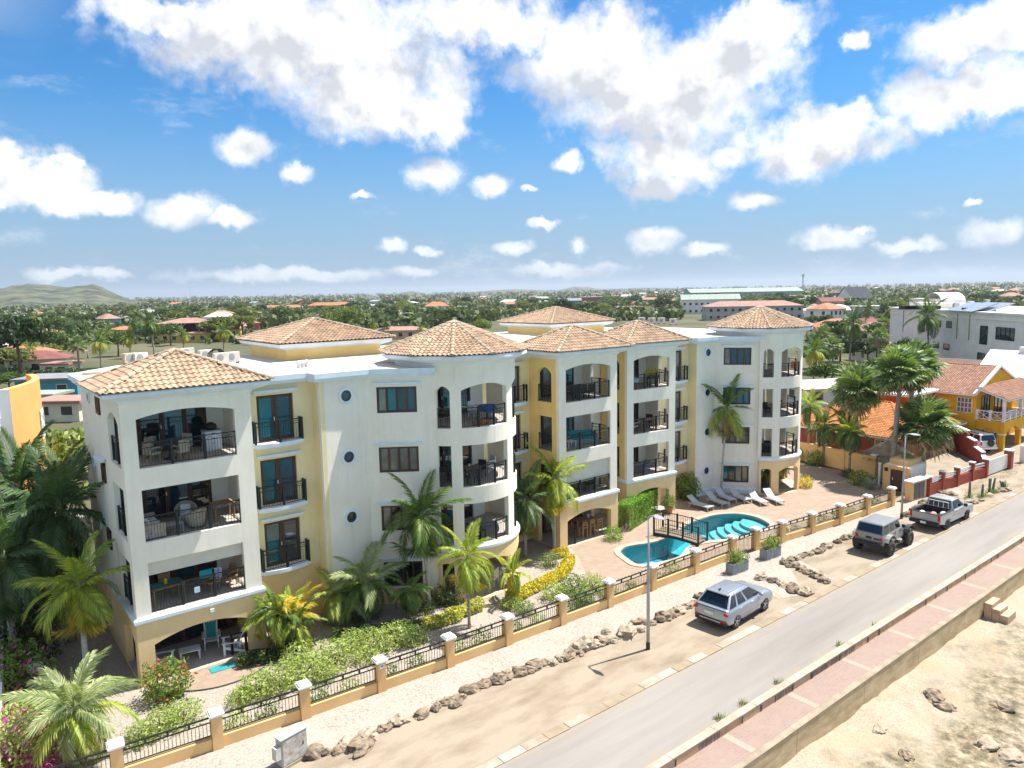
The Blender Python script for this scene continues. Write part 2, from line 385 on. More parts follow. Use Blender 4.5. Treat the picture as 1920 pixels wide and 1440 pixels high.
POOLPX = [(1163, 1038), (1170, 1029), (1190, 1024), (1212, 1021), (1235, 1016), (1250, 1010), (1266, 1001), (1284, 988), (1305, 978), (1338, 968), (1378, 965), (1413, 970), (1440, 982),
          (1441, 990), (1409, 1004), (1368, 1013), (1330, 1016), (1300, 1022), (1286, 1032), (1274, 1046), (1232, 1058), (1197, 1061), (1178, 1051)]
POOL = []
_pp = [P(x, y, -.05) for x, y in POOLPX]
for i in range(len(_pp)):     # smooth closed curve through the points
    a, b, c_, d = (_pp[(i + k) % len(_pp)] for k in (-1, 0, 1, 2))
    for t in (0, .25, .5, .75):
        q = .5 * (2 * b + (c_ - a) * t + (2 * a - 5 * b + 4 * c_ - d) * t * t + (-a + 3 * b - 3 * c_ + d) * t ** 3)
        POOL.append((q.x, q.y))
_cx = sum(p[0] for p in POOL) / len(POOL); _cy = sum(p[1] for p in POOL) / len(POOL)
def offset_poly(poly, o):
    n = len(poly); A = sum(poly[i][0] * poly[(i + 1) % n][1] - poly[(i + 1) % n][0] * poly[i][1] for i in range(n)); sg = 1 if A > 0 else -1
    r = []
    for i in range(n):
        d = Vector((poly[(i + 1) % n][0] - poly[i - 1][0], poly[(i + 1) % n][1] - poly[i - 1][1])).normalized()
        r.append((poly[i][0] + d.y * o * sg, poly[i][1] - d.x * o * sg))
    return r
def st(name, mb, m): return tag(mb.build(name, m), kind='structure')

g = MB(); g.sheet([(-3000, 14.5), (12000, 14.5), (12000, 14000), (-3000, 14000)], -.012, offset_poly(POOL, .3)); st('ground', g, M_SCRUB)
FENCE = [(-1.5, 25.6), (3.4, 25.2), (9.5, 24.7), (15.7, 24.35), (25, 24.05), (37, 23.9), (40, 23.5), (45, 23.0), (52.3, 22.6)]
def fy(x):
    for a, b in zip(FENCE, FENCE[1:]):
        if x <= b[0]: return a[1] + (b[1] - a[1]) * (x - a[0]) / (b[0] - a[0])
    return FENCE[-1][1]
_fl = [(x, fy(x)) for x in (-1.5, 3, 9, 15, 20, 25, 31, 37, 40, 45, 52)]
rocky = [(-2, 22.7)] + [tuple(P(x, y).xy) for x, y in ((520, 1436), (600, 1418), (675, 1390), (752, 1352), (820, 1320), (870, 1300), (930, 1274), (1000, 1248), (1060, 1225), (1120, 1205), (1180, 1185), (1240, 1160), (1290, 1130), (1380, 1090), (1460, 1122), (1510, 1115), (1480, 1062), (1570, 1090), (1490, 1045), (1560, 1015), (1620, 985), (1700, 965), (1740, 945))] + [(60, 20.6)]
def roadmat():
    m = M_ROAD; N = m.node_tree.nodes; L = m.node_tree.links; b = N['Principled BSDF']; src = b.inputs['Base Color'].links[0].from_socket
    g = N.new('ShaderNodeNewGeometry'); s = N.new('ShaderNodeSeparateXYZ'); L.new(g.outputs['Position'], s.inputs[0])
    a = N.new('ShaderNodeMath'); a.operation = 'SUBTRACT'; L.new(s.outputs[1], a.inputs[0]); a.inputs[1].default_value = 16.25
    c = N.new('ShaderNodeMath'); c.operation = 'ABSOLUTE'; L.new(a.outputs[0], c.inputs[0])
    n = N.new('ShaderNodeTexNoise'); n.inputs['Scale'].default_value = .9; n.inputs['Detail'].default_value = 9; L.new(g.outputs['Position'], n.inputs['Vector'])
    d = N.new('ShaderNodeMath'); d.operation = 'MULTIPLY_ADD'; L.new(n.outputs['Fac'], d.inputs[0]); d.inputs[1].default_value = 1.3; L.new(c.outputs[0], d.inputs[2])
    mr = N.new('ShaderNodeMapRange'); L.new(d.outputs[0], mr.inputs[0]); mr.inputs[1].default_value = 1.85; mr.inputs[2].default_value = 2.4
    mx = N.new('ShaderNodeMix'); mx.data_type = 'RGBA'; L.new(mr.outputs[0], mx.inputs['Factor']); L.new(src, mx.inputs['A']); mx.inputs['B'].default_value = (.30, .25, .19, 1)
    n2 = N.new('ShaderNodeTexNoise'); n2.inputs['Scale'].default_value = 60; n2.inputs['Detail'].default_value = 2; L.new(g.outputs['Position'], n2.inputs['Vector'])
    m2 = N.new('ShaderNodeMapRange'); L.new(n2.outputs['Fac'], m2.inputs[0]); m2.inputs[1].default_value = .3; m2.inputs[2].default_value = .7; m2.inputs[3].default_value = .86; m2.inputs[4].default_value = 1.1
    hs = N.new('ShaderNodeHueSaturation'); L.new(mx.outputs['Result'], hs.inputs['Color']); L.new(m2.outputs[0], hs.inputs['Value']); L.new(hs.outputs[0], b.inputs['Base Color']); return m
roadmat()
st('road', MB().sheet([(-60, 14.5), (400, 14.5), (400, 17.95), (-60, 17.95)], .0), M_ROAD)
st('sand_verge', MB().sheet([(-60, 17.9), (400, 17.9), (400, 24), (60, 24), (52, 22.9)] + _fl[::-1] + [(-60, 25.4)], -.004), M_SAND)
st('gravel_strip', MB().sheet(rocky + [(60, 21.5), (52.3, 22.8)] + _fl[::-1], .004), M_GRAVEL)
st('garden_gravel', MB().sheet(_fl + [(52, 34), (28, 36), (5, 40), (0.6, 40), (0.3, 27)], .0015, offset_poly(POOL, .3)), M_GRAVEL2)
DECK = [(26.2, 24.9), (26.6, 27.2), (28.3, 29.6), (29.2, 31.2), (29, 33), (43.5, 33.4), (46, 33.2), (47, 31.2), (49, 29.2), (53, 30), (53.6, 37), (57.6, 37), (59.2, 30), (57.5, 25.2), (53.5, 23.0), (45, 23.5), (40, 23.9), (37, 24.2), (30, 24.4)]
st('pool_deck', MB().sheet(DECK, .010, offset_poly(POOL, .28)), M_DECK)
pv = MB(); cpt = P(433, 1262); pv.lathe([(2.6, 0.0), (0, .0)], 32, (P(400, 1235).x, P(400, 1235).y, .013)); st('patio_apron', pv, M_DECK)
ed = MB(); ed.tube([(P(400, 1235).x + 2.62 * math.cos(a), P(400, 1235).y + 2.62 * math.sin(a), .02) for a in [R(-150 + k * 6) for k in range(21)]], .035, 6); tag(ed.build('edging_strip', mat('black_edging', (.03, .03, .03), .7)), 'thin dark curved edging strip round the patio paving by the turquoise mat', 'edging')

# flush kerb stones along the road: a child of the road each
road = bpy.data.objects['road']
km = MB(); km.box((0, 0, 0), (.98, .40, .12)); kme = km.build('kerb_stone', M_KERB); kmesh = kme.data
kme.parent = road; kme.location = (13.05, 18.06, -.03)
M_KERB2 = mat('kerb_pale', (.36, .33, .285), .85, .06, 2.0)
kalt = kmesh.copy(); kalt.materials.clear(); kalt.materials.append(M_KERB2); kdirt = kmesh.copy(); kdirt.materials.clear(); kdirt.materials.append(mat('kerb_dusty', (.31, .245, .165), .92, .1, 1.5))
for i in range(1, 62):
    o = bpy.data.objects.new('kerb_stone', rnd.choice([kmesh, kdirt, kalt, kdirt])); COL.objects.link(o); o.parent = road
    o.location = (13.05 + i * 1.0 + rnd.uniform(-.01, .01), 18.06 + rnd.uniform(-.015, .015), -.03 + rnd.uniform(-.006, .008)); o.rotation_euler = (0, 0, R(rnd.uniform(-.8, .8)))

# low block wall between road and promenade
rw = thing('roadside_wall', (14, 14.44, 0), 'low wall of tan blocks with pale coping between road and brick promenade', 'wall')
base = MB().box((0, 0, 0), (1.18, .26, .42)); b0 = base.build('block', M_BLOCK, rw, local=True); b0.location = (1.0, 0, -.11); bm0 = b0.data
bst = bm0.copy(); bst.materials.clear(); bst.materials.append(M_STAIN)
M_BLOCK3 = mat('pale_block', (.52, .39, .27), .9, .12, 2.0, (.40, .28, .19), bump=.3); bpl = bm0.copy(); bpl.materials.clear(); bpl.materials.append(M_BLOCK3)
M_BLACK = mat('tar_stripe', (.05, .045, .045), .9, .2, 6.0, (.14, .11, .1))
sm_ = MB().box((0, 0, 0), (.10, .012, .34)); s0 = sm_.build('joint_stain', M_BLACK, rw, local=True); s0.location = (.4, -.142, -.1); smesh = s0.data
for i in range(1, 54):
    o = bpy.data.objects.new('block', rnd.choice([bm0, bpl, bm0, bpl, bst if i < 14 else bm0])); COL.objects.link(o); o.parent = rw; o.location = (1.0 + i * 1.2, rnd.uniform(-.008, .008), -.11)
    if rnd.random() < (.75 if i < 16 else .35):
        q = bpy.data.objects.new('joint_stain', smesh); COL.objects.link(q); q.parent = rw; q.location = (.4 + i * 1.2 + rnd.uniform(-.15, .15), -.14, -.1); q.scale = (rnd.uniform(.4, 2.2), 1, rnd.uniform(.6, 1))
cp = MB()
x = 13.0
while x < 79:
    l = 2.4; cp.box((x + l / 2 + .01, 14.44, .125), (l - .02, .31, .05)); x += l
cp.build('coping', M_KERB2 if False else mat('coping_concrete', (.42, .375, .305), .88, .1, 1.5, (.31, .26, .195)), rw)

# promenade and sea wall
st('promenade', MB().sheet([(-22, 13.06), (200, 13.06), (200, 14.32), (-22, 14.32)], -.2), M_PINK)
M_CREAMPAVE = brickmat('cream_pavers', (.37, .305, .23), (.34, .28, .21), (.3, .24, .18), .24, .12)
prom = bpy.data.objects['promenade']
for i in range(14):
    o = MB().sheet([(12.2 + i * 4.15, 13.12), (12.5 + i * 4.15, 13.12), (12.5 + i * 4.15, 14.28), (12.2 + i * 4.15, 14.28)], -.196).build('paver_strip', M_CREAMPAVE); o.parent = prom
sw = thing('sea_wall', (10, 13, -1.3), 'long tan concrete sea wall with rounded cap beside the brick promenade', 'wall')
M_SEAW = mat('seawall_concrete', (.56, .44, .28), .9, .1, 1.0, (.40, .30, .17), bump=.35, bscale=5, stretch=(1, 1, 3))
x = -22.0
while x < 88:
    k = MB(); k.prism([(x, 12.88), (x + 4.98, 12.88), (x + 4.98, 13.1), (x, 13.1)], -2.2, -.24); k.build('wall_panel', M_SEAW, sw); x += 5
MB().sweep([(-22, 12.98), (88, 12.98)], [(.10, -.26), (.125, -.215), (.08, -.185), (-.1, -.185), (-.13, -.2), (-.13, -.26)]).build('cap', M_CONC, sw)

# beach and wet rock
from mathutils import noise as mnoise
def beach_z(x, y):
    z = -1.28 - max(0, 12.9 - y) * .075
    z += .14 * mnoise.fractal(Vector((x * .35, y * .35, 3)), 1, 2, 4) + .05 * mnoise.fractal(Vector((x * 1.7, y * 1.7, 8)), 1, 2, 4)
    return min(z, -.9)
bmx = MB(); nx, ny = 260, 64; x0, x1, y0, y1 = -22, 88, -6, 12.95
for j in range(ny + 1):
    for i in range(nx + 1):
        X = x0 + (x1 - x0) * i / nx; Y = y0 + (y1 - y0) * j / ny; bmx.v.append((X, Y, beach_z(X, Y)))
for j in range(ny):
    for i in range(nx):
        a = j * (nx + 1) + i; bmx.f.append((a, a + 1, a + nx + 2, a + nx + 1))
def beachmat():
    m = speckle('beach_coral', (.35, .30, .235), (.41, .355, .275), (.27, .225, .17), 24, patch=(.36, .265, .155)); N = m.node_tree.nodes; L = m.node_tree.links; b = N['Principled BSDF']
    src = b.inputs['Base Color'].links[0].from_socket
    g = N.new('ShaderNodeNewGeometry'); s = N.new('ShaderNodeSeparateXYZ'); L.new(g.outputs['Position'], s.inputs[0])
    n = N.new('ShaderNodeTexNoise'); n.inputs['Scale'].default_value = .5; n.inputs['Detail'].default_value = 8; L.new(g.outputs['Position'], n.inputs['Vector'])
    a = N.new('ShaderNodeMath'); a.operation = 'MULTIPLY_ADD'; L.new(n.outputs['Fac'], a.inputs[0]); a.inputs[1].default_value = 9.0; L.new(s.outputs[1], a.inputs[2])
    mr = N.new('ShaderNodeMapRange'); L.new(a.outputs[0], mr.inputs[0]); mr.inputs[1].default_value = 16.9; mr.inputs[2].default_value = 14.2
    n2 = N.new('ShaderNodeTexNoise'); n2.inputs['Scale'].default_value = 2.4; n2.inputs['Detail'].default_value = 9; n2.inputs['Roughness'].default_value = .7; L.new(g.outputs['Position'], n2.inputs['Vector'])
    cr = N.new('ShaderNodeValToRGB'); L.new(n2.outputs['Fac'], cr.inputs[0]); e = cr.color_ramp.elements
    e[0].position = .36; e[0].color = (.06, .055, .025, 1); e[1].position = .66; e[1].color = (.40, .33, .235, 1); k = e.new(.5); k.color = (.20, .155, .085, 1)
    mx = N.new('ShaderNodeMix'); mx.data_type = 'RGBA'; L.new(mr.outputs[0], mx.inputs['Factor']); L.new(src, mx.inputs['A']); L.new(cr.outputs[0], mx.inputs['B']); L.new(mx.outputs['Result'], b.inputs['Base Color'])
    rr = N.new('ShaderNodeMapRange'); L.new(mr.outputs[0], rr.inputs[0]); rr.inputs[3].default_value = .95; rr.inputs[4].default_value = .45; L.new(rr.outputs[0], b.inputs['Roughness'])
    return m
o = st('beach', bmx, beachmat()); o.data.polygons.foreach_set('use_smooth', [True] * len(o.data.polygons))
def watermat(name, tint, gl=.9, rough=.05, bumps=.08, bs=5.0):
    m = bpy.data.materials.new(name); m.use_nodes = True; N = m.node_tree.nodes; L = m.node_tree.links; N.remove(N['Principled BSDF'])
    t = N.new('ShaderNodeBsdfTransparent'); t.inputs[0].default_value = (*tint, 1); gs = N.new('ShaderNodeBsdfGlossy'); gs.inputs['Roughness'].default_value = rough
    fr = N.new('ShaderNodeFresnel'); fr.inputs['IOR'].default_value = 1.33; ms = N.new('ShaderNodeMixShader'); L.new(fr.outputs[0], ms.inputs[0]); L.new(t.outputs[0], ms.inputs[1]); L.new(gs.outputs[0], ms.inputs[2])
    g = N.new('ShaderNodeNewGeometry'); n = N.new('ShaderNodeTexNoise'); n.inputs['Scale'].default_value = bs; n.inputs['Detail'].default_value = 4; L.new(g.outputs['Position'], n.inputs['Vector'])
    bp = N.new('ShaderNodeBump'); bp.inputs['Strength'].default_value = bumps; L.new(n.outputs['Fac'], bp.inputs['Height']); L.new(bp.outputs[0], gs.inputs['Normal']); L.new(bp.outputs[0], fr.inputs['Normal'])
    L.new(ms.outputs[0], N['Material Output'].inputs['Surface']); MATS[name] = m; return m
wt = MB().sheet([(-22, -6), (88, -6), (88, 8.4), (-22, 6.8)], -1.72); st('sea_water', wt, watermat('sea_shallows', (.82, .90, .84), rough=.18, bumps=.6, bs=2.2))
st('sea', MB().sheet([(-4000, -6000), (9000, -6000), (9000, -6), (-4000, -6)], -1.74), mat('sea_blue', (.07, .27, .29), .15, .2, .03, (.03, .16, .20), bump=.3, bscale=.8))
stp = thing('beach_steps', P(1880, 1165, -1.2), 'three concrete block steps down from sea wall to the coral beach', 'steps')
d = Vector((.87, -.5, 0))
for i in range(3):
    c0 = Vector((P(1872, 1128, -.5).x, 12.66 - .36 * i, 0)); k = MB(); k.box((c0.x, c0.y, -.95 - .2 * i), (1.15, .355, .84), 0); bevel(k.build('step', M_BLOCK3, stp), .04)

# ---------------------------------------------------------------- swimming pool
pool = thing('swimming_pool', (_cx, _cy, 0), 'turquoise kidney-shaped swimming pool with pale rim and curved steps', 'pool')
M_TILE = mat('pool_tile', (.105, .42, .48), .4, .05, 1.2, (.09, .38, .45)); M_STEP = mat('pool_step', (.25, .50, .53), .4, .04, 2.0)
pb = MB(); pb.sheet(POOL, -1.15)
for i in range(len(POOL)):
    a, b = POOL[i], POOL[(i + 1) % len(POOL)]; pb.quad((a[0], a[1], -1.15), (b[0], b[1], -1.15), (b[0], b[1], .0), (a[0], a[1], .0))
pb.build('basin', M_TILE, pool)
rim = MB(); oi, oo = offset_poly(POOL, -.03), offset_poly(POOL, .36)
for i in range(len(POOL)):
    j = (i + 1) % len(POOL)
    rim.quad((*oi[i], .05), (*oi[j], .05), (*oo[j], .05), (*oo[i], .05)); rim.quad((*oo[i], .05), (*oo[j], .05), (*oo[j], -.02), (*oo[i], -.02)); rim.quad((*oi[i], -.06), (*oi[j], -.06), (*oi[j], .05), (*oi[i], .05))
rim.build('rim', mat('pool_rim', (.42, .36, .285), .8, .08, 2.0), pool)
far = P(1432, 975, 0)
def clipdisc(c, r, n=40):
    """part of a disc inside the pool outline"""
    pts = []
    for k in range(n):
        a = 2 * math.pi * k / n; p = (c[0] + r * math.cos(a), c[1] + r * math.sin(a)); pts.append(p)
    return pts
def inside(p, poly):
    r = False; n = len(poly)
    for i in range(n):
        a, b = poly[i], poly[i - 1]
        if (a[1] > p[1]) != (b[1] > p[1]) and p[0] < (b[0] - a[0]) * (p[1] - a[1]) / (b[1] - a[1]) + a[0]: r = not r
    return r
inner = offset_poly(POOL, -.04)
for i, r in enumerate((1.5, 2.0, 2.5, 3.0, 3.5)):
    poly = []
    for k in range(64):
        a = 2 * math.pi * k / 64; q = None
        for s in range(28, 0, -1):
            q = (far.x + r * s / 28 * math.cos(a), far.y + r * s / 28 * math.sin(a))
            if inside(q, inner): break
        poly.append(q)
    MB().prism(poly, -1.14, -.25 - .19 * i).build('step', M_STEP, pool)
sh = [p for p in POOL if p[0] < P(1290, 1030).x and p[1] < P(1230, 1040).y]
MB().sheet(offset_poly(POOL, .0), -.1).build('water', watermat('pool_water', (.66, .96, .99), rough=.03, bumps=.05, bs=3.0), pool)

# footbridge over the pool waist
br_a1, br_a2, br_b1, br_b2 = P(1226, 1004), P(1243, 993), P(1309, 1025), P(1326, 1015)
fb = thing('footbridge', br_a1, 'arched footbridge with dark metal railings crossing the pool', 'bridge')
M_DARK = mat('dark_metal', (.018, .02, .022), .45, .15, 6.0, spec=.5); M_PLANK = mat('bridge_plank', (.24, .185, .13), .8, .18, 3.0, stretch=(1, 6, 1))
def lerp(a, b, t): return a + (b - a) * t
nb = 16
for i in range(nb):
    t0, t1 = i / nb, (i + .93) / nb; z = lambda t: .22 + .07 * math.sin(math.pi * t)
    a, b, c_, d_ = lerp(br_a1, br_b1, t0), lerp(br_a1, br_b1, t1), lerp(br_a2, br_b2, t1), lerp(br_a2, br_b2, t0)
    k = MB(); q = [(a.x, a.y, z(t0)), (b.x, b.y, z(t1)), (c_.x, c_.y, z(t1)), (d_.x, d_.y, z(t0))]; lo = [(p[0], p[1], p[2] - .05) for p in q]
    k.quad(*q); k.quad(*lo[::-1])
    for e in range(4): k.quad(lo[e], lo[(e + 1) % 4], q[(e + 1) % 4], q[e])
    k.build('plank', M_PLANK, fb)
for (s, e) in ((br_a1, br_b1), (br_a2, br_b2)):
    bm_ = MB(); rl = MB(); zz = lambda t: .22 + .07 * math.sin(math.pi * t)
    for k in range(12):
        t0, t1 = k / 12, (k + 1) / 12; p, q = lerp(s, e, t0), lerp(s, e, t1)
        bm_.bar((p.x, p.y, zz(t0) - .1), (q.x, q.y, zz(t1) - .1), .06, .16)
        for h in (.95, .16): rl.bar((p.x, p.y, zz(t0) + h), (q.x, q.y, zz(t1) + h), .04)
        for u in (.25, .75):
            t = lerp(t0, t1, u); w = lerp(s, e, t); rl.bar((w.x, w.y, zz(t) + .16), (w.x, w.y, zz(t) + .95), .016, caps=False)
    bm_.build('beam', M_DARK, fb); rl.build('railing', M_DARK, fb)
    for t in (0, .33, .66, 1):
        w = lerp(s, e, t); MB().box((w.x, w.y, zz(t) + .42), (.09, .09, 1.2)).build('post', M_DARK, fb)

# ---------------------------------------------------------------- street fence
fence = thing('street_fence', (6.5, 25, 0), 'peach masonry fence with white pillar caps and dark iron railings beside the gravel', 'fence')
M_PEACH = mat('peach_plaster', (.74, .49, .23), .85, .05, .8, (.66, .42, .18), bump=.08, bscale=20)
M_CAP = mat('white_cap', (.80, .80, .80), .7, .05, 2.0)
PXS = [-1.2, 0.5, 3.45, 6.49, 9.55, 12.6, 15.72, 18.75, 21.9, 24.95, 28.1, 31.6, 34.95, 37.2, 39.5, 42.4, 45.4, 48.7, 51.9]
pm = MB().box((0, 0, .62), (.36, .36, 1.24)); p0 = None
cm = MB().box((0, 0, 1.27), (.50, .50, .07)); cm.box((0, 0, 1.335), (.42, .42, .06))
for i, x in enumerate(PXS):
    y = fy(x); a = math.atan2(fy(x + 1) - fy(x - 1), 2)
    if p0 is None:
        p0 = pm.build('pillar', M_PEACH, fence, local=True); c0 = cm.build('cap', M_CAP, p0, local=True); p_, c_ = p0, c0
    else:
        p_ = p0.copy(); c_ = c0.copy(); COL.objects.link(p_); COL.objects.link(c_); p_.parent = fence; c_.parent = p_
    p_.location = (x - 6.5, y - 25, 0); p_.rotation_euler = (0, 0, a)
def fence_panel(xa, xb, gate=False):
    ya, yb = fy(xa), fy(xb); A, B = Vector((xa, ya, 0)), Vector((xb, yb, 0)); t = (B - A).normalized(); A += t * .19; B -= t * .19
    pl = None
    if not gate:
        k = MB(); k.bar(A + Vector((0, 0, .2)), B + Vector((0, 0, .2)), .2, .44); pl = k.build('plinth', M_PEACH, fence)
    z0 = .5 if not gate else .08
    r = MB(); L_ = (B - A).length
    for z, w in ((z0, .035), (.98, .035), (1.16, .05)): r.bar(A + Vector((0, 0, z)), B + Vector((0, 0, z)), w, w)
    n = int(L_ / .12)
    for k in range(n + 1):
        q = A + t * (k * L_ / n); r.bar(q + Vector((0, 0, z0)), q + Vector((0, 0, .98)), .016, caps=False)
        if gate: r.bar(q + Vector((0, 0, .98)), q + Vector((0, 0, 1.32)), .014, caps=False)
        elif k % 2 == 0: r.bar(q + Vector((0, 0, 1.16)), q + Vector((0, 0, 1.26)), .012, caps=False)
    r.build('gate_leaf' if gate else 'railing', M_DARK, fence)
    for k in range(1, 4):
        q = A + t * (k * L_ / 4); MB().box((q.x, q.y, 1.07), (.07, .05, .16), math.atan2(t.y, t.x)).build('rail_block', M_DARK, fence)
for xa, xb in zip(PXS, PXS[1:]): fence_panel(xa, xb, gate=(abs(xa - 34.95) < .1))
# house plate on one pillar
xx, yy = 12.6, fy(12.6); MB().box((xx, yy - .185, 1.06), (.2, .012, .16)).build('number_plate', M_CAP, fence)
MB().box((xx, yy - .193, 1.085), (.1, .006, .05)).build('plate_emblem', mat('plate_blue', (.05, .06, .1), .6), fence)
xx = 24.95; MB().box((xx, fy(xx) - .185, 1.08), (.13, .012, .13)).build('small_plate', mat('plate_grey', (.35, .42, .4), .6), fence)

# ---------------------------------------------------------------- street lamps
M_POLE = mat('galvanised_pole', (.42, .43, .45), .45, .08, 3.0, metal=.5); M_POLEB = mat('pole_base_black', (.03, .03, .035), .6)
M_HEAD = mat('lamp_head', (.62, .62, .66), .45, .05)
def street_lamp(b, h, label):
    t = thing('street_lamp', b, label, 'street lamp', 'street lamps along the road')
    MB().tube([(b.x, b.y, 0), (b.x, b.y, h * .42), (b.x, b.y, h * .43), (b.x, b.y, h * .66), (b.x, b.y, h * .67), (b.x, b.y, h - .1)], [.075, .072, .06, .058, .045, .04], 12).build('pole', M_POLE, t, smooth=True)
    MB().tube([(b.x, b.y, -.05), (b.x, b.y, .32)], .09, 12).build('base_sleeve', M_POLEB, t)
    MB().tube([(b.x, b.y, h - .15), (b.x, b.y - .02, h - .02), (b.x, b.y - .15, h + .04), (b.x, b.y - .35, h + .07)], .035, 8).build('arm', M_POLE, t, smooth=True)
    k = MB(); n = 8
    for i in range(n):
        u0, u1 = i / n, (i + 1) / n; w = lambda u: .11 * math.sin(math.pi * min(1, .12 + u * .8)) + .01
        y0_, y1_ = b.y - .3 - u0 * .62, b.y - .3 - u1 * .62
        zt0, zt1 = h + .12 + .03 * math.sin(math.pi * u0), h + .12 + .03 * math.sin(math.pi * u1)
        k.quad((b.x - w(u0), y0_, h + .05), (b.x - w(u1), y1_, h + .05), (b.x, y1_, zt1), (b.x, y0_, zt0)); k.quad((b.x, y0_, zt0), (b.x, y1_, zt1), (b.x + w(u1), y1_, h + .05), (b.x + w(u0), y0_, h + .05))
        k.quad((b.x - w(u0), y0_, h + .04), (b.x + w(u0), y0_, h + .04), (b.x + w(u1), y1_, h + .04), (b.x - w(u1), y1_, h + .04))
    k.build('lamp_head', M_HEAD, t, smooth=True)
street_lamp(P(1215, 1217), 5.95, 'tall grey street lamp standing in sand beside the small silver crossover')
street_lamp(P(1690, 972), 5.7, 'grey street lamp standing behind the dusty off-road vehicle')

# ---------------------------------------------------------------- cabinet
cb = P(548, 1432); M_CABG = mat('cabinet_grey', (.44, .45, .45), .6, .12, 3.0, (.33, .33, .32))
M_CABR = mat('cabinet_stain', (.5, .5, .48), .6, .2, 4.0, (.28, .24, .2))
ct = thing('utility_cabinet', cb, 'worn grey metal utility cabinet on the gravel near the street fence', 'cabinet'); ca = R(12)
def lrot(c, dx, dy, dz, a): return (c.x + dx * math.cos(a) - dy * math.sin(a), c.y + dx * math.sin(a) + dy * math.cos(a), dz)
bevel(MB().box(lrot(cb, .08, .1, .52, ca), (.98, .34, 1.04), ca).build('housing', M_CABG, ct), .015)
MB().box(lrot(cb, .08, -.078, .56, ca), (.90, .016, .86), ca).build('door', M_CABR, ct)
MB().box(lrot(cb, .08, .1, 1.06, ca), (1.04, .40, .04), ca).build('lid', mat('cabinet_lid', (.6, .6, .58), .6), ct)
MB().box(lrot(cb, -.51, .06, .62, ca), (.2, .24, .42), ca).build('side_box', mat('side_box_grey', (.55, .55, .53), .6), ct)
MB().box(lrot(cb, .08, .1, .04, ca), (1.06, .42, .1), ca).build('plinth', M_CONC, ct)
MB().box(lrot(cb, .4, -.09, .6, ca), (.03, .02, .12), ca).build('latch', M_DARK, ct)

# ---------------------------------------------------------------- rocks
M_ROCK = mat('limestone_rock', (.27, .205, .14), .95, .15, 3.5, (.10, .08, .065), bump=.9, bscale=9, thr=(.45, .62))
M_ROCK2 = mat('pale_limestone', (.36, .295, .22), .95, .12, 4.0, (.21, .16, .115), bump=.9, bscale=9, thr=(.5, .7))
def rock_mesh(seed, m):
    bm = bmesh.new(); bmesh.ops.create_icosphere(bm, subdivisions=3, radius=.5)
    for v in bm.verts:
        p = v.co.copy(); n = mnoise.fractal(p * 2.0 + Vector((seed * 7.3, 1, 2)), 1, 2, 3); c = mnoise.cell(p * 3.1 + Vector((seed, 0, 0)))
        v.co = p * (1 + .34 * n + .2 * c); v.co.z *= .72
        if v.co.z < -.18: v.co.z = -.18
    me = bpy.data.meshes.new('rock'); bm.to_mesh(me); bm.free(); me.materials.append(m); return me
RM = [rock_mesh(s, M_ROCK if s % 3 else M_ROCK2) for s in range(9)]
def rk(ox, oy, s, pts): return [(ox + x / s, oy + y / s) for x, y in pts]
ROW1 = rk(320, 1120, 3.31, [(890, 975), (955, 970), (1035, 955), (1085, 925), (1145, 905), (1185, 925), (1225, 870), (1330, 820), (1420, 775), (1560, 730), (1650, 685), (1705, 655), (1780, 635)]) + \
    rk(800, 1040, 3.2, [(240, 812), (275, 816), (345, 780), (425, 758), (475, 738), (520, 725), (560, 712), (615, 700), (645, 672), (700, 655), (760, 652), (800, 632), (850, 608), (915, 592), (950, 558), (1010, 548), (1050, 530), (1110, 518), (1200, 470), (1290, 455), (1345, 415), (1430, 385), (1480, 360), (1520, 338), (1570, 314), (1605, 295), (1635, 256)])
EXTRA = rk(800, 1040, 3.2, [(1075, 468), (1270, 408), (175, 895)])
ROW2 = rk(1180, 860, 4.8, [(1180, 1078), (1290, 1104), (1375, 1135), (1470, 1182), (1590, 1218)])
ROW3 = rk(1180, 860, 4.8, [(1390, 938), (1470, 970), (1550, 1000), (1610, 1032), (1690, 1062), (1755, 1105)])
ROW4 = rk(1180, 860, 4.8, [(1460, 912), (1510, 905), (1540, 888), (1610, 868), (1685, 846), (1730, 824), (1780, 795)]) + rk(1520, 820, 4.8, [(150, 990), (235, 947), (305, 912), (360, 902)])
ROW5 = rk(1520, 820, 4.8, [(840, 708), (880, 704), (930, 655), (975, 632), (1020, 602)])
def rocks(pts, lab, size, grp):
    for i, (x, y) in enumerate(pts):
        p = P(x, y); o = bpy.data.objects.new('rock', rnd.choice(RM)); COL.objects.link(o); s = rnd.uniform(*size) * (1.45 if rnd.random() < .16 and len(pts) > 20 else 1)
        o.location = (p.x, p.y, .09 * s); o.scale = (s * rnd.uniform(.9, 1.5), s * rnd.uniform(.75, 1.0), s * rnd.uniform(.7, 1.0)); o.rotation_euler = (0, 0, rnd.uniform(-.5, .9))
        tag(o, lab.format(ordinal(i)), 'rock', grp)
rocks(ROW1, 'limestone rock edging the gravel strip, {} along from the grey cabinet', (.42, .68), 'rocks edging the gravel strip')
rocks(EXTRA, 'loose limestone rock lying just off the gravel edging row, {} of three', (.4, .6), 'rocks edging the gravel strip')
rocks(ROW2, 'rock in the short row ahead of the silver crossover, {} from the planter', (.5, .75), 'rocks marking the parking bay')
rocks(ROW3, 'rock in the row running from the far planter to the road, {} along', (.5, .75), 'rocks marking the parking bay')
rocks(ROW4, 'rock on the gravel edge between planters and dusty off-roader, {} along', (.4, .62), 'rocks edging the gravel strip')
rocks(ROW5, 'rock beside the pickup truck near the far lamp post, {} along', (.5, .8), 'rocks edging the gravel strip')

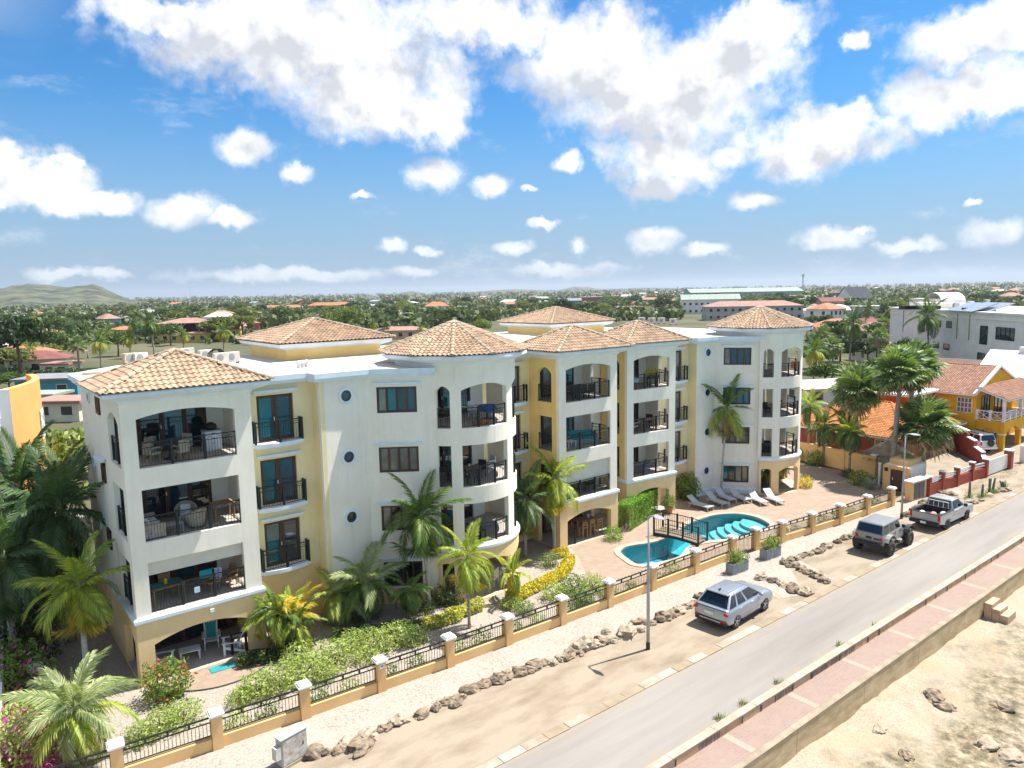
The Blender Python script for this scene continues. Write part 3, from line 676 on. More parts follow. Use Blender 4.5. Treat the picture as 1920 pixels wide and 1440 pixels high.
for i, (x, y, s) in enumerate(((1650, 1378, .45), (1752, 1318, .75), (1772, 1332, .55), (1850, 1400, .7), (1700, 1425, .5), (1880, 1330, .6), (1895, 1420, .8))):
    p = P(x, y, -1.6); o = bpy.data.objects.new('rock', RM[(i * 2) % 9]); COL.objects.link(o); o.location = (p.x, p.y, beach_z(p.x, p.y) + .06 * s); o.scale = (s * 1.3, s, s * .7); o.rotation_euler = (0, 0, i); tag(o, 'rock lying on the coral beach below the sea wall, ' + ('nearest the sea wall', 'beside the ledge', 'just below the ledge', 'toward the bottom right', 'at the bottom edge', 'at the right edge', 'in the bottom right corner')[i], 'rock', 'rocks on the beach')
# ---------------------------------------------------------------- main apartment building
M_CREAM = mat('cream_plaster', (.89, .83, .72), .88, .03, .7, (.83, .765, .65), bump=.06, bscale=30, streak=.28)
M_YEL = mat('soft_yellow_plaster', (.86, .74, .46), .88, .04, .7, (.81, .67, .38), bump=.06, bscale=30, streak=.22)
M_WARM = mat('warm_yellow_plaster', (.86, .63, .26), .88, .04, .7, (.81, .57, .20), bump=.06, bscale=30)
M_PEACHB = mat('peach_ground_plaster', (.84, .62, .34), .88, .04, .8, (.78, .55, .28), bump=.06, bscale=30, streak=.25)
M_INNER = mat('white_inner_plaster', (.84, .83, .78), .9, .03, 1.0)
M_TRIM = mat('blue_white_trim', (.74, .80, .86), .75, .04, 1.5, (.66, .73, .80))
M_FLOORT = brickmat('balcony_tiles', (.46, .42, .37), (.42, .385, .335), (.30, .27, .24), .4, .4)
M_WOOD = mat('dark_wood', (.085, .042, .028), .5, .2, 2.0, (.05, .025, .018), stretch=(4, 4, .4))
M_GLD = glassmat('dark_glass', (.012, .018, .022)); M_GLT = glassmat('teal_glass', (.01, .12, .14)); M_GLB = glassmat('blue_glass', (.012, .045, .075)); M_GLC = glassmat('curtain_reflection_glass', (.22, .20, .16), .1)  # last one: beige of curtains and reflections put into the pane colour
GL = [M_GLD, M_GLD, M_GLT, M_GLB]
M_RAIL = mat('green_black_rail', (.014, .02, .022), .45, .1, 5.0)
M_ROOFTOP = mat('white_roof_coat', (.58, .55, .50), .85, .08, .45, (.26, .21, .15), bump=.1, bscale=4, thr=(.50, .78), det=10)
FL = [.04, 2.9, 5.87, 8.85]; TOPZ = 11.53
apt = thing('apartment_building', (5.38, 30.95, 0), 'large cream four-storey apartment building with round towers and tiled hip roofs', 'apartment building')
def V2(a, b): return Vector((a[0], a[1])), Vector((b[0], b[1]))
def planar(a, b, out=0.0):
    a, b = V2(a, b); t = (b - a).normalized(); n = Vector((t.y, -t.x))
    def f(u, d, z):
        p = a + t * u - n * (d - out); return (p.x, p.y, z)
    return f, (b - a).length
def cyl(c, r, out=0.0):
    def f(u, d, z): k = r + out - d; return (c[0] + k * math.sin(u), c[1] - k * math.cos(u), z)
    return f
def wall(f, u0, u1, z0, z1, ops, t=.22, du=None, ends=True):
    """solid wall of thickness t with real openings; ops = (ua, ub, sill, head, rise of arch)"""
    k = MB()
    def top(o, u):
        c, h = (o[0] + o[1]) / 2, (o[1] - o[0]) / 2
        return o[3] + o[4] * max(0, 1 - ((u - c) / h) ** 2) if o[4] else o[3]
    br = {u0, u1}
    for o in ops:
        br |= {o[0], o[1]}
        if o[4]:
            for i in range(1, 12): br.add(o[0] + (o[1] - o[0]) * i / 12)
    if du:
        n = max(1, int((u1 - u0) / du))
        for i in range(n): br.add(u0 + (u1 - u0) * i / n)
    br = sorted(b for b in br if u0 - 1e-6 <= b <= u1 + 1e-6); bb = [br[0]]
    for b in br[1:]:
        if b - bb[-1] > 1e-4: bb.append(b)
    for a, b in zip(bb, bb[1:]):
        m = (a + b) / 2; cov = sorted([o for o in ops if o[0] < m < o[1]], key=lambda o: o[2]); la = lb = z0
        spans = []
        for o in cov:
            spans.append((la, lb, o[2], o[2])); la, lb = top(o, a), top(o, b)
            k.quad(f(a, 0, o[2]), f(b, 0, o[2]), f(b, t, o[2]), f(a, t, o[2])); k.quad(f(a, t, la), f(b, t, lb), f(b, 0, lb), f(a, 0, la))
        spans.append((la, lb, z1, z1))
        for (p, q, r_, s_) in spans:
            if r_ - p < 1e-4 and s_ - q < 1e-4: continue
            k.quad(f(a, 0, p), f(b, 0, q), f(b, 0, s_), f(a, 0, r_)); k.quad(f(b, t, q), f(a, t, p), f(a, t, r_), f(b, t, s_))
        k.quad(f(a, 0, z1), f(b, 0, z1), f(b, t, z1), f(a, t, z1))
    for o in ops:
        for u, s in ((o[0], 1), (o[1], -1)):
            q = [f(u, 0, o[2]), f(u, t, o[2]), f(u, t, o[3]), f(u, 0, o[3])]; k.quad(*(q if s > 0 else q[::-1]))
    if ends:
        for u, s in ((u0, -1), (u1, 1)):
            q = [f(u, 0, z0), f(u, t, z0), f(u, t, z1), f(u, 0, z1)]; k.quad(*(q if s > 0 else q[::-1]))
    return k
def stack(ua, ub, head=2.13, arch=.24, floors=(1, 2, 3), tophead=1.97):
    return [(ua, ub, FL[i] + .01, FL[i] + (tophead if i == 3 else head), arch if i == 3 else 0) for i in floors]
# -- railings
def railing(path, z, parent=apt, h=1.0, every=1.2, name='balcony_railing'):
    pts = [Vector((p[0], p[1], z)) for p in path]; k = MB(); posts = []
    for a, b in zip(pts, pts[1:]):
        L_ = (b - a).length; t = (b - a) / L_; up = Vector((0, 0, 1))
        k.bar(a + up * h, b + up * h, .05, .04); k.bar(a + up * (h - .2), b + up * (h - .2), .025, .025); k.bar(a + up * .08, b + up * .08, .025, .025)
        n = max(2, int(L_ / .115))
        for i in range(n):
            q = a + t * ((i + .5) * L_ / n); k.bar(q + up * .08, q + up * (h - .2), .014, caps=False)
        m = max(1, int(L_ / .42))
        for i in range(m):
            q0, q1 = a + t * (i * L_ / m), a + t * ((i + 1) * L_ / m); k.bar(q0 + up * (h - .2), q1 + up * h, .012, caps=False); k.bar(q0 + up * h, q1 + up * (h - .2), .012, caps=False)
        np_ = max(1, round(L_ / every))
        for i in range(np_ + 1): posts.append(a + t * (i * L_ / np_))
    r = k.build(name, M_RAIL, parent); seen = []
    for p in posts:
        if any((p - q).length < .15 for q in seen): continue
        seen.append(p); MB().box((p.x, p.y, z + h / 2 + .02), (.085, .085, h + .06)).build('rail_post', M_RAIL, r)
    return r
def arc_rail(f, ua, ub, z, d=.11, n=6): railing([f(ua + (ub - ua) * i / n, d, 0)[:2] for i in range(n + 1)], z, every=1.3 if n < 3 else 1.0)
# -- glazing
def leaf_door(a, b, z0, z1, parent=apt, glass=None, name='glass_door', handle=False, fr=.09):
    a, b = V2(a, b); t = (b - a).normalized(); n = Vector((t.y, -t.x)); w = (b - a).length; k = MB()
    def q(u, z, d=0): p = a + t * u + n * d; return (p.x, p.y, z)
    for u in (fr / 2, w - fr / 2): k.bar(q(u, z0), q(u, z1), fr, .07, up=(n.x, n.y, 0))
    for z in (z0 + fr / 2 + .02, z1 - fr / 2): k.bar(q(fr, z), q(w - fr, z), .07, fr)
    o = k.build(name, M_WOOD, parent); g = MB(); g.quad(q(fr, z0 + fr, .0), q(w - fr, z0 + fr, .0), q(w - fr, z1 - fr, .0), q(fr, z1 - fr, .0)); g.build('pane', glass or rnd.choice(GL), o)
    if handle: MB().box(q(w - .05, (z0 + z1) / 2 - .05, .07), (.03, .03, .16)).build('handle', M_CAP, o)
    return o
def glazed(a, b, z0, z1, n, glasses=None):
    a_, b_ = Vector((a[0], a[1])), Vector((b[0], b[1]))
    for i in range(n):
        leaf_door(a_.lerp(b_, i / n), a_.lerp(b_, (i + .985) / n), z0, z1, glass=(glasses[i % len(glasses)] if glasses else None), handle=(i == 1), name='glass_door')
def window(a, b, z0, z1, n=4, glasses=None, lintel=True, parent=apt):
    a_, b_ = V2(a, b); t = (b_ - a_).normalized(); nn = Vector((t.y, -t.x)); w = (b_ - a_).length; k = MB()
    def q(u, z, d=-.05): p = a_ + t * u + nn * d; return (p.x, p.y, z)
    for i in range(n + 1): k.bar(q(min(max(w * i / n, .05), w - .05), z0), q(min(max(w * i / n, .05), w - .05), z1), .10, .08, up=(nn.x, nn.y, 0))
    for z in (z0 + .05, z1 - .05): k.bar(q(0, z), q(w, z), .085, .10)
    o = k.build('window', M_WOOD, parent)
    for i in range(n):
        g = MB(); u0, u1 = w * i / n + .05, w * (i + 1) / n - .05; g.quad(q(u0, z0 + .08, -.06), q(u1, z0 + .08, -.06), q(u1, z1 - .08, -.06), q(u0, z1 - .08, -.06)); g.build('pane', (glasses or GL)[i % len(glasses or GL)], o)
    if lintel:
        l = MB(); c = q(w / 2, z1 + .15, .05); l.box(c, (w + .34, .2, .1), math.atan2(t.y, t.x)); c = q(w / 2, z1 + .215, .06); l.box(c, (w + .40, .26, .03), math.atan2(t.y, t.x)); l.build('lintel', M_TRIM, parent)
def round_window(p, t, z, parent=apt, s=1.0):
    nn = Vector((t.y, -t.x)); N_ = 28
    def ring(r0, r1, d0, d1, m, nm, par):
        k = MB()
        for i in range(N_):
            a, b = 2 * math.pi * i / N_, 2 * math.pi * (i + 1) / N_
            def q(r, an, d): return (p.x + t.x * r * math.cos(an) + nn.x * d, p.y + t.y * r * math.cos(an) + nn.y * d, z + r * math.sin(an))
            k.quad(q(r0, a, d1), q(r1, a, d1), q(r1, b, d1), q(r0, b, d1)); k.quad(q(r1, a, d0), q(r1, b, d0), q(r1, b, d1), q(r1, a, d1)); k.quad(q(r0, a, d1), q(r0, b, d1), q(r0, b, d0), q(r0, a, d0))
        return k.build(nm, m, par)
    o = ring(.27 * s, .40 * s, 0, .07, M_TRIM, 'round_window', parent); ring(.19 * s, .28 * s, 0, .035, M_WOOD, 'frame', o)
    k = MB(); c = Vector((p.x + nn.x * .015, p.y + nn.y * .015, z)); i0 = len(k.v)
    pts = [(c.x + t.x * .2 * s * math.cos(a), c.y + t.y * .2 * s * math.cos(a), z + .2 * s * math.sin(a)) for a in [2 * math.pi * i / N_ for i in range(N_)]]
    k.v += pts; k.f.append(tuple(range(N_))); k.build('pane', M_GLB, o)
# -- tiled roofs
def tilemat(name, col, c2, dark):
    m = mat(name, col, .85, .1, 2.2, c2, island=.22, bump=.15, bscale=25); N = m.node_tree.nodes; L = m.node_tree.links; b = N['Principled BSDF']
    src = b.inputs['Base Color'].links[0].from_socket; oi = N.new('ShaderNodeObjectInfo'); mr = N.new('ShaderNodeMapRange'); L.new(oi.outputs['Random'], mr.inputs[0]); mr.inputs[3].default_value = .78; mr.inputs[4].default_value = 1.2
    hs = N.new('ShaderNodeHueSaturation'); L.new(src, hs.inputs['Color']); L.new(mr.outputs[0], hs.inputs['Value'])
    g = N.new('ShaderNodeNewGeometry'); n = N.new('ShaderNodeTexNoise'); n.inputs['Scale'].default_value = .7; n.inputs['Detail'].default_value = 7; L.new(g.outputs['Position'], n.inputs['Vector'])
    m2 = N.new('ShaderNodeMapRange'); L.new(n.outputs['Fac'], m2.inputs[0]); m2.inputs[1].default_value = .55; m2.inputs[2].default_value = .72; m2.inputs[4].default_value = .55
    mx = N.new('ShaderNodeMix'); mx.data_type = 'RGBA'; L.new(m2.outputs[0], mx.inputs['Factor']); L.new(hs.outputs[0], mx.inputs['A']); mx.inputs['B'].default_value = (*dark, 1); L.new(mx.outputs['Result'], b.inputs['Base Color'])
    return m
M_RTILE = tilemat('clay_tile', (.45, .315, .21), (.39, .26, .165), (.20, .14, .095)); M_RIDGE = mat('ridge_clay', (.43, .34, .245), .85, .1, 2.0, (.33, .25, .17), island=.12)
M_RUNDER = mat('roof_underlay', (.30, .18, .10), .9)
TW, TL = .245, .285
def tile_geo(w=TW, l=TL + .06, h=.062, n=6):
    k = MB(); row = []
    for j, (y, dz) in enumerate(((0, .042), (l, .004))):
        for i in range(n + 1):
            x = -w / 2 + w * i / n; k.v.append((x, y, dz + h * (.5 + .5 * math.cos(2 * math.pi * (i / n - .42))) ** 1.2))
    for i in range(n): k.f.append((i, i + 1, n + 2 + i, n + 1 + i))
    for i in range(n + 1): x, y, z = k.v[i]; k.v.append((x, y + .005, z - .03))
    for i in range(n): b = 2 * (n + 1); k.f.append((b + i, b + i + 1, i + 1, i))
    return k
TG = tile_geo(); _t0 = TG.build('tile', M_RTILE); TILE_ME = _t0.data; bpy.data.objects.remove(_t0)
TILES = MB(); RIDGES = MB()
def face_axes(e0, e1, ap):
    a = (e1 - e0).normalized(); up = ap - e0; up = (up - a * up.dot(a)); H = up.length; up.normalize(); return a, up, a.cross(up), H
def tile_face(e0, e1, ap0, ap1=None, as_objects=None, acc=None):
    ap1 = ap1 or ap0; a, up, n, H = face_axes(e0, e1, ap0); W_ = (e1 - e0).length; s0 = (ap0 - e0).dot(a); s1 = (ap1 - e0).dot(a); cnt = 0
    rows = int(H / TL + .5)
    for r in range(rows):
        t = r * TL - .05; tt = min(1, max(0, (t + TL * .6) / H)); lo, hi = s0 * tt, W_ - (W_ - s1) * tt; k = int(lo / TW) - 1
        while k * TW < hi:
            s = (k + .5) * TW
            if lo - TW * .25 < s < hi + TW * .25:
                o_ = e0 + a * s + up * t + n * .012
                if as_objects is not None:
                    q = bpy.data.objects.new('tile', TILE_ME); COL.objects.link(q); q.parent = as_objects; off = OFF[as_objects.name]
                    q.matrix_local = Matrix(((a.x, up.x, n.x, o_.x - off.x), (a.y, up.y, n.y, o_.y - off.y), (a.z, up.z, n.z, o_.z - off.z), (0, 0, 0, 1)))
                else:
                    T_ = acc if acc is not None else TILES; b = len(T_.v)
                    for v in TG.v: p = o_ + a * v[0] + up * v[1] + n * v[2]; T_.v.append((p.x, p.y, p.z))
                    T_.f += [tuple(i + b for i in f) for f in TG.f]
                cnt += 1
            k += 1
    return cnt
def ridge_line(a, b, acc, nrm=Vector((0, 0, 1)), r=.105, step=.36, as_objects=None):
    a, b = Vector(a), Vector(b); L_ = (b - a).length; t = (b - a) / L_; s = t.cross(Vector((0, 0, 1))).normalized(); u = s.cross(t); n = int(L_ / step)
    for i in range(n):
        k = MB(); p0, p1 = a + t * (i * L_ / n) + u * .045, a + t * ((i + 1.12) * L_ / n) + u * .03; m = 6; b0 = 0
        for p, rr in ((p0, r * 1.12), (p1, r * .92)):
            for j in range(m + 1): an = math.pi * j / m; q = p + s * math.cos(an) * rr + u * (math.sin(an) * rr); k.v.append(tuple(q))
        k.f += [(j, j + 1, m + 2 + j, m + 1 + j) for j in range(m)] + [tuple(range(m, -1, -1))]
        if as_objects is not None: k.build('ridge_tile', M_RIDGE, as_objects)
        else: b0 = len(acc.v); acc.v += k.v; acc.f += [tuple(q + b0 for q in f) for f in k.f]
def hip_roof(corners, z, apex, objs=None, parent=apt, name='hip_roof', tiles=None, ridges=None):
    cs = [Vector((c[0], c[1], z)) for c in corners]; ap = Vector(apex); k = MB()
    for i in range(len(cs)): k.tri(cs[i], cs[(i + 1) % len(cs)], ap)
    k.v += [tuple(c - Vector((0, 0, .04))) for c in cs]; n = len(k.v) - len(cs); k.f.append(tuple(range(n + len(cs) - 1, n - 1, -1)))
    o = k.build(name, M_RUNDER, parent)
    for i in range(len(cs)):
        tile_face(cs[i], cs[(i + 1) % len(cs)], ap, as_objects=o if (objs and i in objs) else None, acc=tiles)
        ridge_line(cs[i] + (cs[i] - ap).normalized() * .06, ap, ridges if ridges is not None else RIDGES, as_objects=o if objs else None)
    return o
COVE = [(-.02, 11.46), (.06, 11.50), (.09, 11.58), (.42, 11.70), (.60, 11.77), (.66, 11.82), (.66, 11.985), (.2, 11.99)]
BAND = [(-.02, 2.58), (.09, 2.62), (.13, 2.68), (.13, 2.80), (.08, 2.85), (-.02, 2.86)]

def square_tower(fl, ang, w, dep, fu, left_ops, right_ops, lcol, lback=None, awn=None, glass=None, objs=None, rdep=4.4):
    ca, sa = math.cos(ang), math.sin(ang)
    def pt(x, y): return (fl[0] + x * ca - y * sa, fl[1] + x * sa + y * ca)
    T = .24; A0, A1 = pt(0, 0), pt(w, 0)
    f, _ = planar(A0, A1); wall(f, 0, w, 2.6, TOPZ, stack(fu[0], fu[1]), T).build('wall', M_CREAM, apt)
    f2, _ = planar(A0, A1, .05); wall(f2, -.05, w + .05, 0, 2.6, [(fu[0], fu[1], .03, 1.64, .36)], T + .05).build('wall', M_PEACHB, apt)
    lb = lback or dep
    f, Ln = planar(pt(0, lb), pt(0, T)); lo = [o for (a, b) in left_ops for o in stack(Ln - (b - T), Ln - (a - T), arch=.38, tophead=1.75)]
    wall(f, 0, Ln, 2.6, TOPZ, lo, T).build('wall', lcol, apt)
    f2, _ = planar(pt(0, lb), pt(0, T), .05); wall(f2, 0, Ln, 0, 2.6, [(Ln - (b - T), Ln - (a - T), .03, 1.7, .3) for a, b in left_ops], T + .05).build('wall', M_PEACHB, apt)
    f, Ln = planar(pt(w, T), pt(w, dep)); ro = [o for (a, b) in right_ops for o in stack(a - T, b - T, arch=.38, tophead=1.75)]
    wall(f, 0, Ln, 2.6, TOPZ, ro, T).build('wall', M_CREAM, apt)
    f2, _ = planar(pt(w, T), pt(w, dep), .05); wall(f2, 0, Ln, 0, 2.6, [(a - T, b - T, .03, 1.7, .3) for a, b in right_ops], T + .05).build('wall', M_PEACHB, apt)
    poly = [pt(T - .02, T - .02), pt(w - T + .02, T - .02), pt(w - T + .02, dep + .1), pt(T - .02, dep + .1)]
    for i, z in enumerate(FL):
        q = poly if i else [pt(-.02, -.02), pt(w + .02, -.02), pt(w + .02, dep + .1), pt(-.02, dep + .1)]
        MB().prism(q, z - (.32 if i else .1), z).build('floor_slab', M_FLOORT, apt)
    MB().prism(poly, TOPZ - .1, TOPZ + .1).build('ceiling', M_INNER, apt)
    for i, z in enumerate(FL):
        zt = FL[i + 1] - .32 if i < 3 else TOPZ - .1; xm = w - T - (.75 if i else .4)
        glazed(pt(T + .05, dep), pt(xm, dep), z, z + 2.3 if i else z + 2.2, 4, glass)
        wall(planar(pt(T, dep + .02), pt(w - T, dep + .02))[0], 0, w - 2 * T, z + .001, zt, [(.05, xm - T, z + .002, z + (2.3 if i else 2.2), 0)], .1).build('back_wall', M_INNER if i else M_WOOD, apt)
        q = pt(fu[0] - .03, .13), pt(fu[1] + .03, .13)
        if i: railing(q, z)
        for a, b in left_ops:
            if i: railing([pt(.13, b + .02), pt(.13, a - .02)], z, every=.9)
        for a, b in right_ops:
            if i: railing([pt(w - .13, a - .02), pt(w - .13, b + .02)], z, every=.9)
    MB().sweep([pt(0, lb if lback else dep), pt(0, 0), pt(w, 0), pt(w, dep)], BAND).build('band_course', M_TRIM, apt)
    MB().sweep([pt(0, rdep - .66), pt(0, 0), pt(w, 0), pt(w, rdep - .66)], COVE).build('cornice', M_TRIM, apt)
    hip_roof([pt(-.72, -.72), pt(w + .72, -.72), pt(w + .72, rdep - .72), pt(-.72, rdep - .72)], 12.0, (*pt(w / 2, rdep / 2 - .72), 13.3), objs)
    if awn:
        for (i, drop) in awn:
            zt = FL[i] + 2.13; k = MB(); a, b = pt(fu[0] + .02, .2), pt(fu[1] - .02, .2)
            k.quad((*a, zt), (*b, zt), (*b, zt - drop), (*a, zt - drop)); k.bar((*a, zt - drop), (*b, zt - drop), .04); k.build('roller_blind', mat('blind_fabric', (.66, .63, .55), .8, .04), apt)
    return pt
# tower A (nearest), with its long left flank
ptA = square_tower((5.38, 30.95), 0, 5.0, 3.0, (.55, 4.31), [(.5, 2.62)], [(.45, 1.55)], M_CREAM, lback=9.0, awn=[(1, .55)], objs=(0, 3), glass=[M_GLB, M_GLD, M_GLB, M_GLD])
for i in (1, 2, 3):
    z = FL[i] + 1.75
    window((5.29, 35.65), (5.29, 34.92), z, z + .85, 2, [M_WOOD], lintel=(i == 2)); round_window(Vector((5.38, 37.6)), Vector((0, -1)), z + .5, s=.7)
# french bay B
def french_bay(a, b, door_u, floors=(1, 2, 3), col=M_YEL, glass=(M_GLT, M_GLB), gtop=True):
    f, Ln = planar(a, b); ops = [(door_u[0], door_u[1], FL[i] + .02, FL[i] + 2.15, 0) for i in floors]
    wall(f, 0, Ln, 2.6, TOPZ, ops, .3).build('wall', col, apt); f2, _ = planar(a, b, .04); wall(f2, 0, Ln, 0, 2.6, [], .34).build('wall', M_PEACHB if gtop else M_CREAM, apt)
    for i in floors:
        z = FL[i]; m = (door_u[0] + door_u[1]) / 2
        for k, (u0, u1) in enumerate(((door_u[0] + .02, m - .005), (m + .005, door_u[1] - .02))): leaf_door(f(u0, .14, 0)[:2], f(u1, .14, 0)[:2], z + .03, z + 2.13, glass=glass[k % len(glass)], name='french_door', handle=(k == 0), fr=.12)
        wb = MB(); wb.quad(f(door_u[0], .29, z), f(door_u[1], .29, z), f(door_u[1], .29, z + 2.2), f(door_u[0], .29, z + 2.2)); wb.build('door_reveal', M_WOOD, apt)
        l = MB(); c = f(m, -.06, z + 2.32); t = Vector(f(1, 0, 0)) - Vector(f(0, 0, 0)); an = math.atan2(t.y, t.x); l.box(c, (door_u[1] - door_u[0] + .3, .2, .1), an); c = f(m, -.08, z + 2.385); l.box(c, (door_u[1] - door_u[0] + .36, .26, .035), an); l.build('lintel', M_TRIM, apt)
        w0, w1 = door_u[0] - .32, door_u[1] + .32; pl = []; n = 14
        for s in range(n + 1): u = w0 + (w1 - w0) * s / n; pl.append(f(u, -.30 - .26 * math.sin(math.pi * s / n), 0)[:2])
        k = MB(); k.prism([f(w0, .01, 0)[:2]] + pl + [f(w1, .01, 0)[:2]], z - .16, z + .0); 
        pl2 = [f(w0 + (w1 - w0) * (.04 + .92 * s / n), -.22 - .22 * math.sin(math.pi * s / n), 0)[:2] for s in range(n + 1)]
        k.prism([f(w0 + .1, .01, 0)[:2]] + pl2 + [f(w1 - .1, .01, 0)[:2]], z - .24, z - .161); k.build('balcony_slab', M_TRIM, apt)
        railing([f(w0 + .08, -.02, 0)[:2], f(w0 + .08, -.30, 0)[:2], f(m, -.40, 0)[:2], f(w1 - .08, -.30, 0)[:2], f(w1 - .08, -.02, 0)[:2]], z, every=1.4, h=.98)
    return f
french_bay((10.36, 32.75), (13.9, 32.75), (.89, 2.6))
# wall C: return, round windows, four-light windows
def flank(p0, p1, p2, p3, ru, wu, zc, wz, rounds, wins, glasses):
    f, Ln = planar((p0[0], p1[1] + .9), p1); wall(f, 0, Ln - .001, 0, TOPZ, [], .22).build('wall', M_YEL, apt)
    f1, L1 = planar(p1, p2); wall(f1, 0, L1, 0, TOPZ, [], .22).build('wall', M_CREAM, apt)
    f2, L2 = planar(p2, p3); ops = [(wu[0], wu[1], z - 1.28, z, 0) for z in wins]; wall(f2, .001, L2, 0, TOPZ, ops, .22).build('wall', M_CREAM, apt)
    t1 = (Vector(p2) - Vector(p1)).normalized()
    for z in rounds: q = f1(ru, 0, 0); round_window(Vector(q[:2]), t1, z)
    for j, z in enumerate(wins): window(f2(wu[0], .06, 0)[:2], f2(wu[1], .06, 0)[:2], z - 1.28, z, 4, glasses[j % len(glasses)])
    return f1, f2
flank((13.88, 32.75), (13.88, 31.85), (16.3, 31.95), (19.12, 30.02), 1.33, (.5, 2.44), 0, 0, (10.71, 7.74, 4.76), (10.99, 8.01, 5.04, 2.14),
      [[M_GLC, M_GLT, M_GLD, M_GLB], [M_GLC, M_GLC, M_GLC, M_GLC], [M_GLC, M_GLD, M_GLC, M_GLD], [M_GLD, M_GLB, M_GLD, M_GLD]])
MB().sweep([(13.88, 32.7), (13.88, 31.85), (16.3, 31.95), (19.0, 30.1)], [(-.02, 0), (.07, 0), (.07, .68), (.03, .76), (-.02, .78)]).build('plinth', M_PEACHB, apt)
# round towers
def round_tower(c, Rr, phis, glass, base_ang):
    f = cyl(c, Rr); r = R; nar, wide, third = [(r(a), r(b)) for a, b in phis]; T = .24
    ops = stack(nar[0], nar[1], arch=.26, tophead=1.85) + stack(wide[0], wide[1], arch=.30, tophead=1.88) + stack(third[0], third[1], arch=.3, tophead=1.88)
    wall(f, r(-56), r(110), 2.6, 12.3, ops, T, du=r(5)).build('wall', M_CREAM, apt); wall(f, r(-125), r(-56), 11.6, 12.3, [], T, du=r(6)).build('wall', M_CREAM, apt); wall(f, r(110), r(235), 11.6, 12.3, [], T, du=r(6)).build('wall', M_CREAM, apt)
    f2 = cyl(c, Rr, .05); wall(f2, r(-54), r(110), 0, 2.6, [(nar[0], nar[1], .04, 1.9, .1), (wide[0], wide[1], .04, 1.75, .32), (third[0], third[1], .04, 1.75, .32)], T + .05, du=r(5)).build('wall', M_PEACHB, apt)
    disc = [(c[0] + (Rr - .22) * math.sin(r(a)), c[1] - (Rr - .22) * math.cos(r(a))) for a in range(-100, 125, 9)]
    dback = [(c[0] + (Rr - .2) * math.sin(r(118)), c[1] + 2.0), (c[0] - 2.6, c[1] + 1.6)]
    for i, z in enumerate(FL):
        MB().prism(disc + dback, z - (.32 if i else .1), z).build('floor_slab', M_FLOORT, apt)
        zt = FL[i + 1] - .32 if i < 3 else TOPZ
        a, b = (c[0] - 2.45, c[1] + .35), (c[0] + 1.5, c[1] + .9); glazed(a, b, z, z + 2.25, 4, glass); fw, L_ = planar(a, b); wall(fw, -.3, L_ + .9, z + .001, zt, [(.02, L_ - .02, z + .002, z + 2.25, 0)], -.12).build('back_wall', M_INNER, apt)
        if i:
            arc_rail(f, nar[0] - .01, nar[1] + .01, z, n=1); arc_rail(f, wide[0] - .01, wide[1] + .01, z, n=3); arc_rail(f, third[0] - .01, third[1] + .01, z, n=3)
    MB().prism(disc + dback, TOPZ - .05, TOPZ + .1).build('ceiling', M_INNER, apt)
    arc = [f(r(a), 0, 0)[:2] for a in range(-54, 111, 4)]; MB().sweep(arc, BAND).build('band_course', M_TRIM, apt)
    circ = [(c[0] + Rr * math.cos(2 * math.pi * k / 60), c[1] + Rr * math.sin(2 * math.pi * k / 60)) for k in range(60)]
    MB().sweep(circ, [(o, z + .5) for o, z in COVE], True).build('cornice', M_TRIM, apt)
    n = 12; RR = Rr + .74; cs = [(c[0] + RR * math.cos(2 * math.pi * (k + base_ang) / n), c[1] + RR * math.sin(2 * math.pi * (k + base_ang) / n)) for k in range(n)]
    hip_roof(cs, 12.5, (c[0], c[1], 13.95), name='cone_roof')
    return f
fD = round_tower((21.53, 31.92), 3.15, ((-52, -39.6), (-29.5, 20.4), (32, 82)), [M_GLD, M_GLD, M_GLT, M_GLD], .8)
# recess E and middle tower F
french_bay((23.4, 34.2), (28.5, 34.2), (2.9, 4.4), glass=(M_GLD, M_GLC))
ptF = square_tower((28.5, 31.5), 0, 4.92, 2.9, (.56, 4.33), [(.65, 1.95)], [(.7, 2.1)], M_WARM, awn=[(1, 1.2)], glass=[M_GLD, M_GLC, M_GLD, M_GLT])
# tower G, bay H, flank I, tower J
ptG = square_tower((35.35, 32.42), R(-5), 4.45, 2.6, (.58, 3.86), [(.75, 1.9)], [(.45, 1.4)], M_WARM, glass=[M_GLC, M_GLD, M_GLC, M_GLD])
french_bay((39.86, 34.0), (43.6, 33.85), (1.35, 2.95), glass=(M_GLD, M_GLC))
flank((43.52, 34.0), (43.52, 33.12), (45.6, 33.0), (47.85, 30.38), 1.2, (.59, 2.56), 0, 0, (10.76, 7.79, 4.81, 1.84), (11.05, 8.08, 5.1, 2.12),
      [[M_GLC, M_GLB, M_GLB, M_GLB], [M_GLT, M_GLT, M_GLT, M_GLT], [M_GLD, M_GLB, M_GLC, M_GLD], [M_GLT, M_GLD, M_GLC, M_GLC]])
MB().sweep([(43.52, 33.1), (45.6, 33.0), (47.8, 30.44)], [(-.02, 0), (.1, 0), (.1, .34), (.05, .42), (-.02, .44)]).build('plinth', M_TRIM, apt)
fJ = round_tower((50.1, 32.25), 3.15, ((-51.7, -37.5), (-27, 12.8), (26, 75)), [M_GLT, M_GLB, M_GLC, M_GLD], .45)
